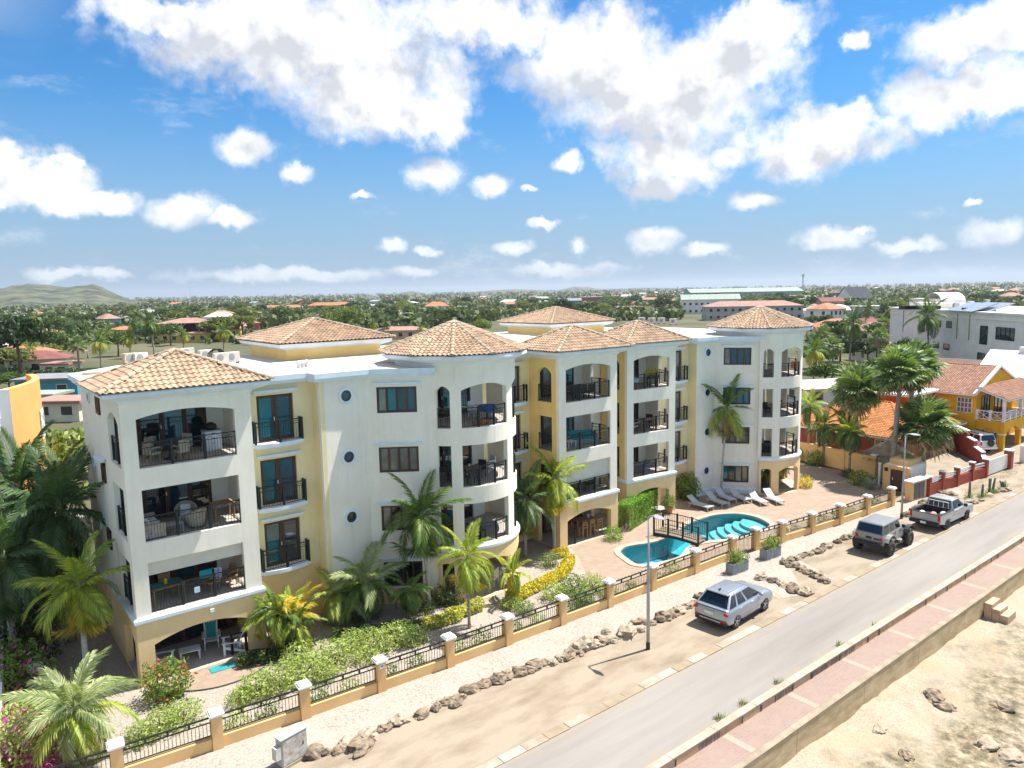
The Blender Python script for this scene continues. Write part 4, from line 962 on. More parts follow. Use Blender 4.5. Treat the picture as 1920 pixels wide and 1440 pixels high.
# main body and flat roof
MB().prism([(5.62, 34.1), (23, 34.35), (28.6, 34.6), (35, 35.2), (39.9, 34.9), (47, 34.2), (53.2, 34.0), (53.2, 45.0), (9, 45.0), (5.62, 40.9)], 0, 11.6).build('main_body', M_CREAM, apt)
ROOF = [(5.05, 33.6), (10.7, 33.3), (10.8, 32.4), (13.55, 32.4), (13.55, 31.55), (16.35, 31.62), (18.95, 29.85), (20, 31.6), (24.6, 33), (24.6, 33.85), (28.2, 33.85), (35, 34), (39.9, 33.65), (43.2, 33.45), (43.2, 32.8), (45.5, 32.68), (47.7, 30.1), (49, 32), (53.6, 33.6), (53.6, 45.4), (8.9, 45.4), (5.05, 41.0)]
MB().prism(ROOF, 11.66, 11.9).build('roof_cornice', M_TRIM, apt)
MB().prism(offset_poly(ROOF, -.14), 11.50, 11.659).build('roof_cornice', M_TRIM, apt)
MB().sheet(offset_poly(ROOF, -.1), 11.904).build('flat_roof', M_ROOFTOP, apt)
def pavilion(x0, x1, y0, y1, apexz, ez):
    MB().prism([(x0, y0), (x1, y0), (x1, y1), (x0, y1)], 11.9, ez - .1).build('pavilion_wall', M_WARM, apt)
    MB().sweep([(x0, y0), (x1, y0), (x1, y1), (x0, y1)], [(-.02, ez - .42), (.1, ez - .38), (.5, ez - .22), (.55, ez - .03), (.2, ez - .02)], True).build('cornice', M_TRIM, apt)
    hip_roof([(x0 - .62, y0 - .62), (x1 + .62, y0 - .62), (x1 + .62, y1 + .62), (x0 - .62, y1 + .62)], ez, ((x0 + x1) / 2, (y0 + y1) / 2, apexz))
pavilion(15.35, 21.2, 39.4, 45.0, 14.05, 12.88); pavilion(38.9, 44.9, 43.8, 49.4, 14.05, 12.88)
MB().prism([(35, 45), (50, 45), (50, 51), (35, 51)], 0, 11.93).build('rear_wing', M_CREAM, apt)
tg = TILES.build('tile_field', M_RTILE, apt); tg['kind'] = 'stuff'
rg = RIDGES.build('ridge_tile_rows', M_RIDGE, apt); rg['kind'] = 'stuff'
# hidden sides: band and spot lamp on A
MB().box((8.2, 30.86, 2.45), (.16, .14, .14)).build('spot_lamp', M_CAP, apt)
# ---------------------------------------------------------------- vegetation
def zat(base, y, x=None):
    """height above the point BASE that shows at photo row y"""
    d = ray(x if x is not None else proj((base[0], base[1], 3))[0], y); t = math.hypot(base[0], base[1]) / math.hypot(d.x, d.y); return CH + d.z * t
LM = {
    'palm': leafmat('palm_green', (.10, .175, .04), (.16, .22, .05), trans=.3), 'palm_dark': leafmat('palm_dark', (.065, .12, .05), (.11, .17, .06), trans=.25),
    'palm_lime': leafmat('palm_lime', (.24, .33, .05), (.40, .42, .07), trans=.35), 'palm_yellow': leafmat('palm_yellow', (.48, .42, .05), (.52, .34, .04), trans=.35), 'palm_grey': leafmat('palm_silver', (.24, .30, .12), (.36, .40, .19), trans=.25),
    'fan': leafmat('fan_green', (.12, .19, .065), (.20, .26, .10), trans=.25), 'dry': leafmat('dry_frond', (.36, .25, .12), (.24, .15, .07), trans=.1),
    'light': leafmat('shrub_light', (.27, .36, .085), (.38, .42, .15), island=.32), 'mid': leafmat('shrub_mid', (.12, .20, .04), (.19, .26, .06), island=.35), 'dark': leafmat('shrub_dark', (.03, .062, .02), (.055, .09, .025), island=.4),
    'lime': leafmat('hedge_lime', (.20, .36, .045), (.14, .28, .04), island=.4), 'yellow': leafmat('croton_yellow', (.62, .50, .03), (.45, .42, .05), island=.4), 'orange': leafmat('croton_orange', (.44, .16, .02), (.3, .1, .02), island=.3),
    'magenta': leafmat('bougainvillea_pink', (.62, .03, .36), (.5, .05, .4), island=.3), 'red': leafmat('ixora_red', (.68, .10, .08), (.6, .2, .12), island=.25), 'pinkfl': leafmat('pale_pink_flower', (.7, .45, .5), (.6, .4, .45)),
    'grape': leafmat('sea_grape_leaf', (.13, .19, .05), (.27, .31, .11), island=.45), 'olive': leafmat('tree_olive', (.12, .15, .04), (.19, .21, .06), island=.45), 'green': leafmat('tree_green', (.055, .10, .025), (.09, .14, .03), island=.45), 'deep': leafmat('tree_deep', (.03, .06, .022), (.05, .085, .03), island=.45),
    'acacia': leafmat('tree_acacia', (.17, .22, .05), (.12, .17, .04), island=.4), 'agave': leafmat('agave_blue', (.20, .27, .22), (.28, .33, .25), trans=.05),
}
M_TRUNKP = mat('palm_trunk_grey', (.36, .32, .27), .9, .15, 5.0, (.22, .19, .15), bump=.3, stretch=(1, 1, 4)); M_TRUNKW = mat('palm_trunk_pale', (.50, .49, .46), .9, .1, 5.0, (.34, .32, .29), stretch=(1, 1, 5)); M_BARK = mat('bark_brown', (.14, .10, .07), .95, .2, 3.0, bump=.5)
M_SHAFT = mat('crownshaft_green', (.22, .27, .08), .6, .1, 3.0)
FR = {}
def frond_mesh(kind, curve, L, npair, ll, lw, droop, seed=0):
    key = (kind, curve, L, npair, ll, lw, droop, seed)
    if key in FR: return FR[key]
    k = MB(); rr = random.Random(seed * 31 + int(curve * 10)); pts = []; p = Vector((0, 0, 0)); an = 0.0; n = 12; ds = L / n
    for i in range(n + 1):
        pts.append(p.copy()); an = -curve * ((i + 1) / n) ** 1.25; p += Vector((math.cos(an), 0, math.sin(an))) * ds
    k.tube(pts, [.022 * L / 2.2 * (1 - .85 * i / n) + .003 for i in range(n + 1)], 4, cap=False)
    for j in range(npair):
        s = .1 + .9 * (j + .5) / npair; x = s * n; i = min(n - 1, int(x)); q = pts[i].lerp(pts[i + 1], x - i); t = (pts[i + 1] - pts[i]).normalized(); up = Vector((-t.z, 0, t.x))
        prof = math.sin(math.pi * min(1, (s * .86 + .12))) ** .6; l = ll * (.35 + .65 * prof) * rr.uniform(.85, 1.1); sp = R(62 - 38 * s)
        for sd in (-1, 1):
            d = (t * math.cos(sp) + Vector((0, sd, 0)) * math.sin(sp)).normalized(); d = (d + up * rr.uniform(.0, .28)).normalized()
            mid = q + d * l * .5; tip = q + d * l * .96 - Vector((0, 0, 1)) * l * droop * rr.uniform(.7, 1.25); w = t.cross(d).cross(d).normalized() if False else t
            k.v += [tuple(q - t * lw * .35), tuple(mid - t * lw * .5), tuple(tip), tuple(mid + t * lw * .5)]; b = len(k.v) - 4; k.f.append((b, b + 1, b + 2, b + 3))
    me = bpy.data.meshes.new('frond'); me.from_pydata(k.v, [], k.f); me.materials.append(LM[kind]); FR[key] = me; return me
def fan_mesh(kind, pet, rad, seed=0, seg=26, span=290, droop=.35):
    key = ('fan', kind, pet, rad, seed, span)
    if key in FR: return FR[key]
    k = MB(); rr = random.Random(seed); k.tube([(0, 0, 0), (pet * .5, 0, .02), (pet, 0, -.04 * pet)], [.025, .02, .016], 4, cap=False); c = Vector((pet, 0, -.04 * pet))
    for j in range(seg):
        a = R(-span / 2 + span * (j + .5) / seg); l = rad * (1 - .25 * abs(j / seg - .5)) * rr.uniform(.92, 1.06); d = Vector((math.cos(a), math.sin(a), .12)); da = R(span / seg) * .62
        s = Vector((-math.sin(a), math.cos(a), 0)); m = c + d * l * .62; fold = Vector((0, 0, .03)) * (1 if j % 2 else -1); tip = c + d * l - Vector((0, 0, 1)) * l * droop * rr.uniform(.6, 1.3); w = l * .62 * math.tan(da)
        k.v += [tuple(c), tuple(m - s * w + fold), tuple(tip), tuple(m + s * w - fold)]; b = len(k.v) - 4; k.f.append((b, b + 1, b + 2, b + 3))
    me = bpy.data.meshes.new('fan_leaf'); me.from_pydata(k.v, [], k.f); me.materials.append(LM[kind]); FR[key] = me; return me
def add_part(me, name, parent, loc, rot, sc=1.0):
    o = bpy.data.objects.new(name, me); COL.objects.link(o); o.parent = parent; o.location = loc; o.rotation_euler = rot; o.scale = (sc, sc, sc) if isinstance(sc, float) else sc; return o
def palm(base, h, label, kinds=('palm', 'palm', 'palm_lime'), n=16, L=2.2, r=.1, lean=(0, 0), spear=True, droop=.35, group='palm trees in the garden', curve=(.5, 1.2, 1.9), low=-35, trunk=None, shaft=True, ll=.62, seed=None, name='palm_tree', hi=82):
    b = Vector((base[0], base[1], 0)); t = thing(name, b, label, 'palm tree', group); rr = random.Random(seed if seed is not None else int(b.x * 97 + b.y * 13)); top = Vector((lean[0], lean[1], h)); pts = []; rad = []; n_ = 9
    for i in range(n_ + 1):
        s = i / n_; pts.append((b.x + lean[0] * s ** 1.6, b.y + lean[1] * s ** 1.6, -.05 + (h + .05) * s)); rad.append(r * (1.35 - .6 * s if s < .15 else 1.25 - .45 * s))
    MB().tube(pts, rad, 9).build('trunk', trunk or M_TRUNKP, t, smooth=True)
    if shaft: MB().tube([tuple(b + top - Vector((0, 0, .05))), tuple(b + top + Vector((0, 0, .12 * L))), tuple(b + top + Vector((0, 0, .24 * L)))], [r * .85, r * .8, r * .3], 8).build('crownshaft', M_SHAFT, t, smooth=True)
    n = int(n * 1.3)
    for i in range(n):
        fr = i / (n - 1); el = R(hi + (low - hi) * fr ** .75 + rr.uniform(-8, 8)); azm = i * 2.39996 + rr.uniform(-.3, .3); cv = curve[0] if fr < .25 else (curve[1] if fr < .65 else curve[2]); kd = kinds[0] if fr < .45 else (kinds[1] if fr < .8 else kinds[2])
        add_part(frond_mesh(kd, cv, L, 46, ll * 1.08 * L / 2.2, .082 * max(.8, L / 2.2), droop, i % 2), 'frond', t, top + Vector((0, 0, .12 * L * (1 - fr))), (rr.uniform(-.35, .35), -el, azm), rr.uniform(.85, 1.1))
    if spear: add_part(frond_mesh(kinds[0], .1, L, 12, .25, .04, .0, 0), 'spear_leaf', t, top + Vector((0, 0, .2 * L)), (0, -R(87), rr.uniform(0, 6)), .6)
    return t
def fan_palm(base, h, label, n=24, pet=.8, rad=.8, r=.14, lean=(0, 0), kind='fan', group='fan palms by the neighbouring house', seed=3, skirt=4):
    b = Vector((base[0], base[1], 0)); t = thing('fan_palm', b, label, 'palm tree', group); rr = random.Random(seed); top = Vector((lean[0], lean[1], h)); pts = [(b.x + lean[0] * (i / 8) ** 1.5, b.y + lean[1] * (i / 8) ** 1.5, -.05 + (h + .05) * i / 8) for i in range(9)]
    MB().tube(pts, [r * (1.4 - .5 * i / 8) for i in range(9)], 9).build('trunk', M_TRUNKP, t, smooth=True)
    for i in range(n):
        fr = i / (n - 1); el = R(80 - 125 * fr ** .85 + rr.uniform(-8, 8)); azm = i * 2.39996 + rr.uniform(-.3, .3); kd = kind if fr < .88 or not skirt else 'dry'
        add_part(fan_mesh(kd, pet, rad, i % 3, droop=.25 + .3 * fr), 'fan_leaf', t, top, (rr.uniform(-.5, .5), -el, azm), rr.uniform(.8, 1.1))
    return t
# -- leaf clouds
def leaf_cloud(k, n, pos, size, rr):
    for _ in range(n):
        p, nrm = pos(); d = Vector((rr.gauss(0, 1), rr.gauss(0, 1), rr.gauss(0, 1))); d = (d.normalized() + nrm * .9).normalized(); u = d.orthogonal().normalized(); a = rr.uniform(0, 6.28); w = d.cross(u); uu = u * math.cos(a) + w * math.sin(a); ww = d.cross(uu); s = size * rr.uniform(.6, 1.3)
        k.v += [tuple(p - uu * s), tuple(p + ww * s * .42), tuple(p + uu * s), tuple(p - ww * s * .42)]; b = len(k.v) - 4; k.f.append((b, b + 1, b + 2, b + 3))
def ell_sampler(rr, rx, ry, rz, c=(0, 0, 0), shell=.55, lump=.25, sd=0):
    def f():
        d = Vector((rr.gauss(0, 1), rr.gauss(0, 1), rr.gauss(0, 1))).normalized(); q = 1 + lump * mnoise.noise(d * 2.2 + Vector((sd * 3.1, 0, 0))) * 1.6; r = (shell + (1 - shell) * rr.random() ** .5) * q
        return Vector((c[0] + d.x * rx * r, c[1] + d.y * ry * r, c[2] + d.z * rz * r)), d
    return f
BUSH = {}
def bush_mesh(kind, seed, n=1100, size=.085, flat=.8):
    key = (kind, seed, n, size, flat)
    if key not in BUSH:
        rr = random.Random(seed * 17 + len(kind)); k = MB(); smp = ell_sampler(rr, 1, 1, flat, (0, 0, flat * .72), .45, .35, seed)
        def pos():
            p, d = smp(); p.z = max(p.z, .03); return p, d
        leaf_cloud(k, n, pos, size, rr); me = bpy.data.meshes.new('foliage'); me.from_pydata(k.v, [], k.f); me.materials.append(LM[kind]); BUSH[key] = me
    return BUSH[key]
_stem = MB(); 
for a in range(5): _stem.tube([(0, 0, -.05), (.12 * math.cos(a * 1.3), .12 * math.sin(a * 1.3), .3), (.45 * math.cos(a * 1.3), .45 * math.sin(a * 1.3), .75)], [.03, .025, .012], 5)
_so = _stem.build('stem', M_BARK); STEM_ME = _so.data; bpy.data.objects.remove(_so)
def shrub(px, py, r, kind, label, hz=1.0, group=None, seed=None, accent=None, at=None, name='shrub', n=1100, size=.085):
    p = at or P(px, py); t = thing(name, (p.x, p.y, 0), label, 'shrub', group); sd = (seed if seed is not None else int(px + py)) % 4
    add_part(bush_mesh(kind, sd, n, size), 'foliage', t, (0, 0, 0), (0, 0, rnd.uniform(0, 6)), (r, r, r * hz)); add_part(STEM_ME, 'stem', t, (0, 0, 0), (0, 0, 0), r)
    if accent: add_part(bush_mesh(accent[0], sd, accent[1], accent[2]), accent[3], t, (0, 0, .02), (0, 0, 1), (r * 1.06, r * 1.06, r * hz * 1.04))
    return t
def hedge(path, w, h, kind, label, accent=None, density=650, size=.07, name='hedge', cat='hedge', group=None, box=False):
    """a hedge that follows a plan path: leaves spread through its volume"""
    pts = [Vector((p[0], p[1], 0)) for p in path]; t = thing(name, pts[0], label, cat, group); rr = random.Random(int(pts[0].x * 31)); L_ = sum((b - a).length for a, b in zip(pts, pts[1:]))
    def pos():
        s = rr.uniform(0, L_)
        for a, b in zip(pts, pts[1:]):
            l = (b - a).length
            if s <= l: break
            s -= l
        tt = (b - a).normalized(); sd = Vector((tt.y, -tt.x, 0)); base = a + tt * s
        if box:
            f = rr.random(); u, v = (rr.uniform(-1, 1), 1.0) if f < .4 else ((rr.choice((-1, 1)), rr.uniform(0, 1))); k = rr.uniform(.85, 1.03); n = Vector((0, 0, 1)) if f < .4 else sd * u
            return base + sd * u * w / 2 * k + Vector((0, 0, max(.03, v * h * (k if f < .4 else 1)))), n
        an = rr.uniform(-.15, math.pi + .15); k = (.5 + .5 * rr.random() ** .5) * (1 + .4 * mnoise.noise(base * 1.4 + Vector((0, 0, an)))); d = sd * math.cos(an) + Vector((0, 0, math.sin(an)))
        p = base + sd * math.cos(an) * w / 2 * k + Vector((0, 0, max(.03, .3 * h + math.sin(an) * h * .7 * k))); return p, d
    k = MB(); leaf_cloud(k, int(density * L_ * (w + h)), pos, size, rr); k.build('foliage', LM[kind], t)
    if accent: k = MB(); leaf_cloud(k, int(accent[1] * L_), pos, accent[2], rr); k.build(accent[3], LM[accent[0]], t)
    m = MB(); tot = 0
    for a, b in zip(pts, pts[1:]):
        q = max(1, int((b - a).length / .5))
        for i in range(q): c = a.lerp(b, (i + .5) / q); m.tube([tuple(c - Vector((0, 0, .05))), tuple(c + Vector((.05, .03, h * .55)))], [.03, .015], 5)
    m.build('stem', M_BARK, t); return t
def pp(lst): return [P(x, y) for x, y in lst]

# -- palms of the garden
GP = 'palm trees in the garden'
palm(P(805, 1142), zat(P(805, 1142), 975), 'tall slender palm with drooping dark fronds before the middle windows', ('palm', 'palm', 'palm_dark'), 19, 2.3, .085, lean=(-.25, .05), trunk=M_TRUNKW, curve=(.5, 1.6, 2.6), low=-66)
palm(P(880, 1178), zat(P(880, 1178), 1052), 'yellow-green palm with golden lower fronds beside the street fence', ('palm_lime', 'palm_lime', 'palm_yellow'), 16, 1.75, .06, curve=(.5, 1.6, 2.6), low=-65)
palm(P(962, 1128), zat(P(962, 1128), 1078), 'small golden palm at the foot of the nearer round tower', ('palm_lime', 'palm_lime', 'palm_yellow'), 11, 1.2, .04, curve=(.6, 1.4, 2.2), low=-40)
palm(P(1040, 1030), zat(P(1040, 1030), 905), 'bright lime palm with yellow hanging fronds before the middle tower', ('palm_lime', 'palm_lime', 'palm_yellow'), 18, 2.35, .10, trunk=M_TRUNKW, curve=(.5, 1.5, 2.5), low=-68)
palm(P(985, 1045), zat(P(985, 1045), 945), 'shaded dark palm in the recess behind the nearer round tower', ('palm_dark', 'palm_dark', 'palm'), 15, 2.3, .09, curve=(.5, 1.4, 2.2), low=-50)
palm((45.55, 32.25), zat((45.55, 32.25), 772, 1358), 'tall leaning palm with a thin pale trunk above the sun loungers', ('palm', 'palm_lime', 'dry'), 13, 2.5, .075, lean=(.35, -.15), trunk=M_TRUNKW, curve=(.6, 1.5, 2.4), low=-55)
palm(P(690, 1165), zat(P(690, 1165), 1095), 'short dusky palm with an upright spear before the cream wall', ('palm_grey', 'palm', 'palm_dark'), 17, 2.0, .10, curve=(.6, 1.3, 2.0), low=-40, hi=70)
palm(P(638, 1168), zat(P(638, 1168), 1118), 'low silvery palm with arching fronds beside the yellow bay wall', ('palm_lime', 'palm_grey', 'palm_grey'), 14, 1.7, .10, curve=(.6, 1.2, 1.8), low=-30, hi=65)
palm(P(768, 1158), zat(P(768, 1158), 1108), 'little green palm under the ground-floor window beside the tall palm', ('palm', 'palm', 'palm'), 12, 1.25, .05, curve=(.7, 1.5, 2.2), low=-45, hi=60)
palm(P(165, 1277), zat(P(165, 1277), 1108), 'bright yellow-green palm with a pale trunk beside the left flank', ('palm_lime', 'palm_lime', 'palm_yellow'), 19, 2.15, .11, trunk=M_TRUNKW, curve=(.5, 1.5, 2.4), low=-62)
palm(P(150, 1428), zat(P(150, 1428), 1338), 'low feathery grey-green palm in the lower left corner by the fence', ('palm_grey', 'palm_lime', 'palm_grey'), 20, 1.95, .12, curve=(.6, 1.2, 1.9), low=-35, hi=75, droop=.5)
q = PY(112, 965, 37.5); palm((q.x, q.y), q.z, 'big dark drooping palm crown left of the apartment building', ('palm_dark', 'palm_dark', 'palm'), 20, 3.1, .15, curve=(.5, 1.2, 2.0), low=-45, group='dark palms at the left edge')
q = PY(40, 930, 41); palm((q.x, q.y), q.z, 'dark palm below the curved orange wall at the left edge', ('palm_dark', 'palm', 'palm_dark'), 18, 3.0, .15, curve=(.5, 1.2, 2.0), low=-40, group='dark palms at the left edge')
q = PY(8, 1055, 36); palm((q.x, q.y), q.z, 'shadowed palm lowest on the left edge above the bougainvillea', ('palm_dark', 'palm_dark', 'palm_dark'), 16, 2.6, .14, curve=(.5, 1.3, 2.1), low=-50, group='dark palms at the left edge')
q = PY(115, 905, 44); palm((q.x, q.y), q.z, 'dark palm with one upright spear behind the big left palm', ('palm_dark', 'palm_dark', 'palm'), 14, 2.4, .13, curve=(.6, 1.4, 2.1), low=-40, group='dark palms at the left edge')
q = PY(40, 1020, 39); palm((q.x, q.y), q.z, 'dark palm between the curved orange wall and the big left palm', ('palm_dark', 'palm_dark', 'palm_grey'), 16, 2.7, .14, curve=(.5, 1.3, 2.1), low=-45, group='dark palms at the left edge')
# areca clump by tower A: many stems in one clump
def clump(base, n, h, L, label, kinds, spread=.45, group=GP):
    b = Vector((base[0], base[1], 0)); t = thing('areca_palm', b, label, 'palm', group); rr = random.Random(int(b.x * 50))
    for i in range(n):
        a = i * 2.4; r = spread * math.sqrt((i + .5) / n); hh = h * rr.uniform(.6, 1.05); tp = Vector((r * 1.5 * math.cos(a), r * 1.5 * math.sin(a), hh))
        MB().tube([(b.x + r * math.cos(a), b.y + r * math.sin(a), -.03), (b.x + tp.x, b.y + tp.y, hh)], [.035, .025], 6).build('stem', M_SHAFT, t)
        for j in range(6): add_part(frond_mesh(kinds[(i + j) % len(kinds)], (.7, 1.4, 2.0)[j % 3], L, 32, .44, .075, .4, j % 2), 'frond', t, tp, (rr.uniform(-.4, .4), -R(75 - 20 * j + rr.uniform(-10, 10)), a + j * 2.4), rr.uniform(.8, 1.1))
    return t
clump(P(535, 1212), 11, 1.9, 1.35, 'bushy areca palm clump at the corner of the nearest tower', ('palm_lime', 'palm', 'palm_yellow'), .6)
clump(P(1446, 912), 7, 1.7, 1.3, 'small multi-stemmed palm clump beside the far round tower', ('palm', 'palm_lime', 'palm_lime'), .4)
# -- shrubs
GS = 'pale shrubs behind the fence'
LS = [(262, 1392, .62), (300, 1372, .75), (345, 1352, .72), (452, 1318, .55), (482, 1302, .8), (525, 1290, .9), (572, 1272, .95), (560, 1240, .75), (630, 1246, .95), (660, 1216, .75), (702, 1218, .85), (742, 1208, .85), (775, 1204, .7), (610, 1272, .6), (690, 1240, .6)]
for i, (x, y, r) in enumerate(LS): shrub(x, y, r, 'light', 'pale green leafy shrub in the bed by the fence, ' + ordinal(i) + ' from the left', .8, GS, i)
LS2 = [(958, 1140, .55), (985, 1150, .55), (1040, 1122, .75), (1075, 1112, .85), (1112, 1106, .75), (1090, 1132, .6), (1140, 1118, .45)]
for i, (x, y, r) in enumerate(LS2): shrub(x, y, r, 'mid' if i % 2 else 'light', 'green shrub between the croton hedge and the fence, ' + ordinal(i) + ' from the left', .8, 'green shrubs beside the deck', i + 2, accent=('pinkfl', 60, .06, 'blossom') if i in (3, 5) else None)
for i, x in enumerate([7.3, 8.4, 10.3, 11.6, 13.3, 14.5, 16.4, 17.7, 19.6, 20.9, 22.6, 24.0, 25.8, 27.1, 28.9, 30.4, 40.3, 41.6, 43.2, 44.4, 46.2, 47.6, 49.4, 50.9]):
    shrub(0, 0, rnd.uniform(.34, .5), 'mid' if i % 3 else 'light', 'small leafy plant seen through the fence railings, ' + ordinal(i) + ' from the left', 1.25, 'small plants behind the fence railings', i, at=Vector((x, fy(x) + .55, 0)), n=420, size=.11)
shrub(316, 1308, .95, 'mid', 'large rounded shrub with red flowers at the nearest tower corner', 1.15, seed=1, accent=('red', 90, .10, 'blossom'), name='flowering_shrub', n=2200, size=.075)
shrub(840, 1132, .8, 'dark', 'dark green shrub in the shade beside the tall palm trunk', .9, seed=2)
shrub(800, 1148, .5, 'dark', 'small dark shrub at the foot of the tall palm', .9, seed=1)
shrub(1030, 1062, .55, 'mid', 'loose green shrub by the lime palm trunk and croton hedge', 1.1, seed=3)
shrub(1150, 1012, .62, 'lime', 'clipped lime-green bush beside the ground-floor dining arch', 1.0, seed=0, n=1600, size=.07)
shrub(1288, 935, .95, 'mid', 'tall mottled shrub between the third tower and the loungers', 1.5, seed=1, n=1800)
shrub(1511, 914, .55, 'yellow', 'round yellow-green bush beside the far round tower', 1.25, seed=2, n=1300, size=.09)
shrub(1612, 908, .9, 'mid', 'leafy yellow-flecked shrub under the palms at the yellow wall', .9, seed=3, accent=('yellow', 160, .1, 'blossom'))
shrub(1590, 895, .6, 'dark', 'dark shrub below the yellow wall by the palm trunks', .9, seed=0)
shrub(1528, 872, .85, 'mid', 'broad green shrub at the far end of the deck', 1.1, seed=1); shrub(1545, 860, .7, 'dark', 'dark shrub against the yellow wall at the deck end', 1.2, seed=2); shrub(1500, 862, .7, 'mid', 'green shrub just behind the far round tower', 1.3, seed=0)
hedge(pp([(448, 1248), (500, 1240), (545, 1226), (585, 1212)]), .8, .55, 'dark', 'low dark green hedge at the foot of the nearest tower', accent=('yellow', 60, .06, 'new_leaves'))
hedge(pp([(625, 1198), (690, 1192), (740, 1185), (790, 1178)]), .8, .5, 'dark', 'low dark hedge in front of the dusky palms', accent=('light', 60, .06, 'new_leaves'))
hedge(pp([(792, 1180), (840, 1168), (875, 1150), (902, 1140)]), .75, .55, 'light', 'yellow-orange croton hedge behind the golden palm', accent=('yellow', 420, .08, 'yellow_leaves'), density=400)
hedge(pp([(955, 1132), (1000, 1108), (1040, 1092), (1062, 1070), (1070, 1052)]), .7, .55, 'yellow', 'bright yellow croton hedge curving round the pool deck', accent=('orange', 40, .07, 'orange_leaves'), density=700)
hedge(pp([(1042, 1045), (1062, 1040)]), .8, .5, 'yellow', 'short yellow croton hedge at the middle tower corner', density=700)
hedge(pp([(1168, 995), (1222, 960)]), .95, 1.75, 'lime', 'tall clipped green hedge beside the third tower', box=True, density=800, size=.06)
hedge(pp([(1305, 925), (1350, 912), (1420, 917)]), .6, .45, 'mid', 'low green planting between the cream wall and sun loungers')
# -- bougainvillea and dark mass at the left edge
GB = 'bougainvillea at the left edge'
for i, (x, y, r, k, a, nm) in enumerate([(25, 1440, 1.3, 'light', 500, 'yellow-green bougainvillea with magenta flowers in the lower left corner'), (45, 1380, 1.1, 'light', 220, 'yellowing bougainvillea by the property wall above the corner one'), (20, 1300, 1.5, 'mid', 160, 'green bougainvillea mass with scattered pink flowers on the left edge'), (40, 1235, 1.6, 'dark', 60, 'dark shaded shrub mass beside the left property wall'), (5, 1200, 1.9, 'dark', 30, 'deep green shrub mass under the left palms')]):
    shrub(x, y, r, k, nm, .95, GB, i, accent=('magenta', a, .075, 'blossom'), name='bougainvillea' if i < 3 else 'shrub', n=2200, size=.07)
shrub(75, 1455, .8, 'magenta', 'vivid magenta bougainvillea spray at the bottom left by the fence', .8, GB, 1, n=900, size=.07, name='bougainvillea')
# -- agave, cacti
def agave(p, r, label, kind='agave', n=22):
    t = thing('agave', (p.x, p.y, 0), label, 'agave', 'succulents'); rr = random.Random(int(p.x * 10))
    k = MB(); m = 5
    for i in range(m + 1):
        s = i / m; w = .085 * (1 - s) ** .6 * (1 + .6 * math.sin(math.pi * s)); k.v += [(s, -w, .02 * s + .04 * math.sin(math.pi * s)), (s, 0, -.03 + .04 * math.sin(math.pi * s)), (s, w, .02 * s + .04 * math.sin(math.pi * s))]
    for i in range(m): a = i * 3; k.f += [(a, a + 1, a + 4, a + 3), (a + 1, a + 2, a + 5, a + 4)]
    me = bpy.data.meshes.new('leaf'); me.from_pydata(k.v, [], k.f); me.materials.append(LM[kind])
    for i in range(n): add_part(me, 'leaf', t, (0, 0, .06), (0, -R(78 - 62 * i / n + rr.uniform(-6, 6)), i * 2.4), r * rr.uniform(.8, 1.1))
    return t
agave(P(1632, 918), .95, 'blue-grey agave rosette on the deck edge near the gate house')
agave(P(1650, 910), .6, 'smaller grey agave behind the larger one by the gate house')
M_CACT = mat('cactus_grey_green', (.12, .15, .10), .8, .15, 4.0)
def cactus(p, stems, label, kind='columnar_cactus'):
    t = thing(kind, (p.x, p.y, 0), label, 'cactus', 'cacti on the sandy verge')
    for (dx, dy, h, lx, ly) in stems: MB().tube([(p.x + dx, p.y + dy, -.03), (p.x + dx + lx * .4, p.y + dy + ly * .4, h * .5), (p.x + dx + lx, p.y + dy + ly, h * .93), (p.x + dx + lx, p.y + dy + ly, h)], [.09, .085, .07, .03], 8).build('stem', M_CACT, t, smooth=True)
    add_part(bush_mesh('mid', 1, 420, .11), 'base_leaves', t, (0, 0, 0), (0, 0, 0), (.35, .35, .3))
cz = rk(1640, 820, 6.857, [(1215, 780), (1380, 765), (1480, 725), (1515, 715), (1665, 655)])
cactus(P(*cz[0]), [(0, 0, 1.25, 0, 0)], 'single column cactus on the verge closest to the pickup'); cactus(P(*cz[1]), [(0, 0, .95, .05, 0)], 'short column cactus second from the pickup')
cactus(P(*cz[2]), [(-.1, 0, 1.2, -.1, 0), (.15, .1, 1.1, .2, 0)], 'two-armed cactus in the middle of the verge cacti'); cactus(P(*cz[3]), [(0, 0, 1.1, .35, 0)], 'bent cactus leaning right on the sandy verge'); cactus(P(*cz[4]), [(0, 0, .6, -.4, 0), (.1, 0, .5, .4, .1), (0, .1, .55, 0, .2)], 'spreading spiky cactus farthest along the verge')
for i, (x, y) in enumerate(rk(1640, 820, 6.857, [(1215, 830), (1290, 845), (1360, 815), (1470, 755), (1560, 700), (1650, 690), (1700, 680), (900, 720), (980, 735), (1040, 745), (860, 710)])):
    p = P(x, y); o = bpy.data.objects.new('rock', RM[i % 9]); COL.objects.link(o); s = rnd.uniform(.4, .8); o.location = (p.x, p.y, .09 * s); o.scale = (s, s * .8, s * .6); tag(o, 'pale stone round the verge cacti, ' + ordinal(i) + ' counted from the white gate', 'rock', 'stones round the cacti')
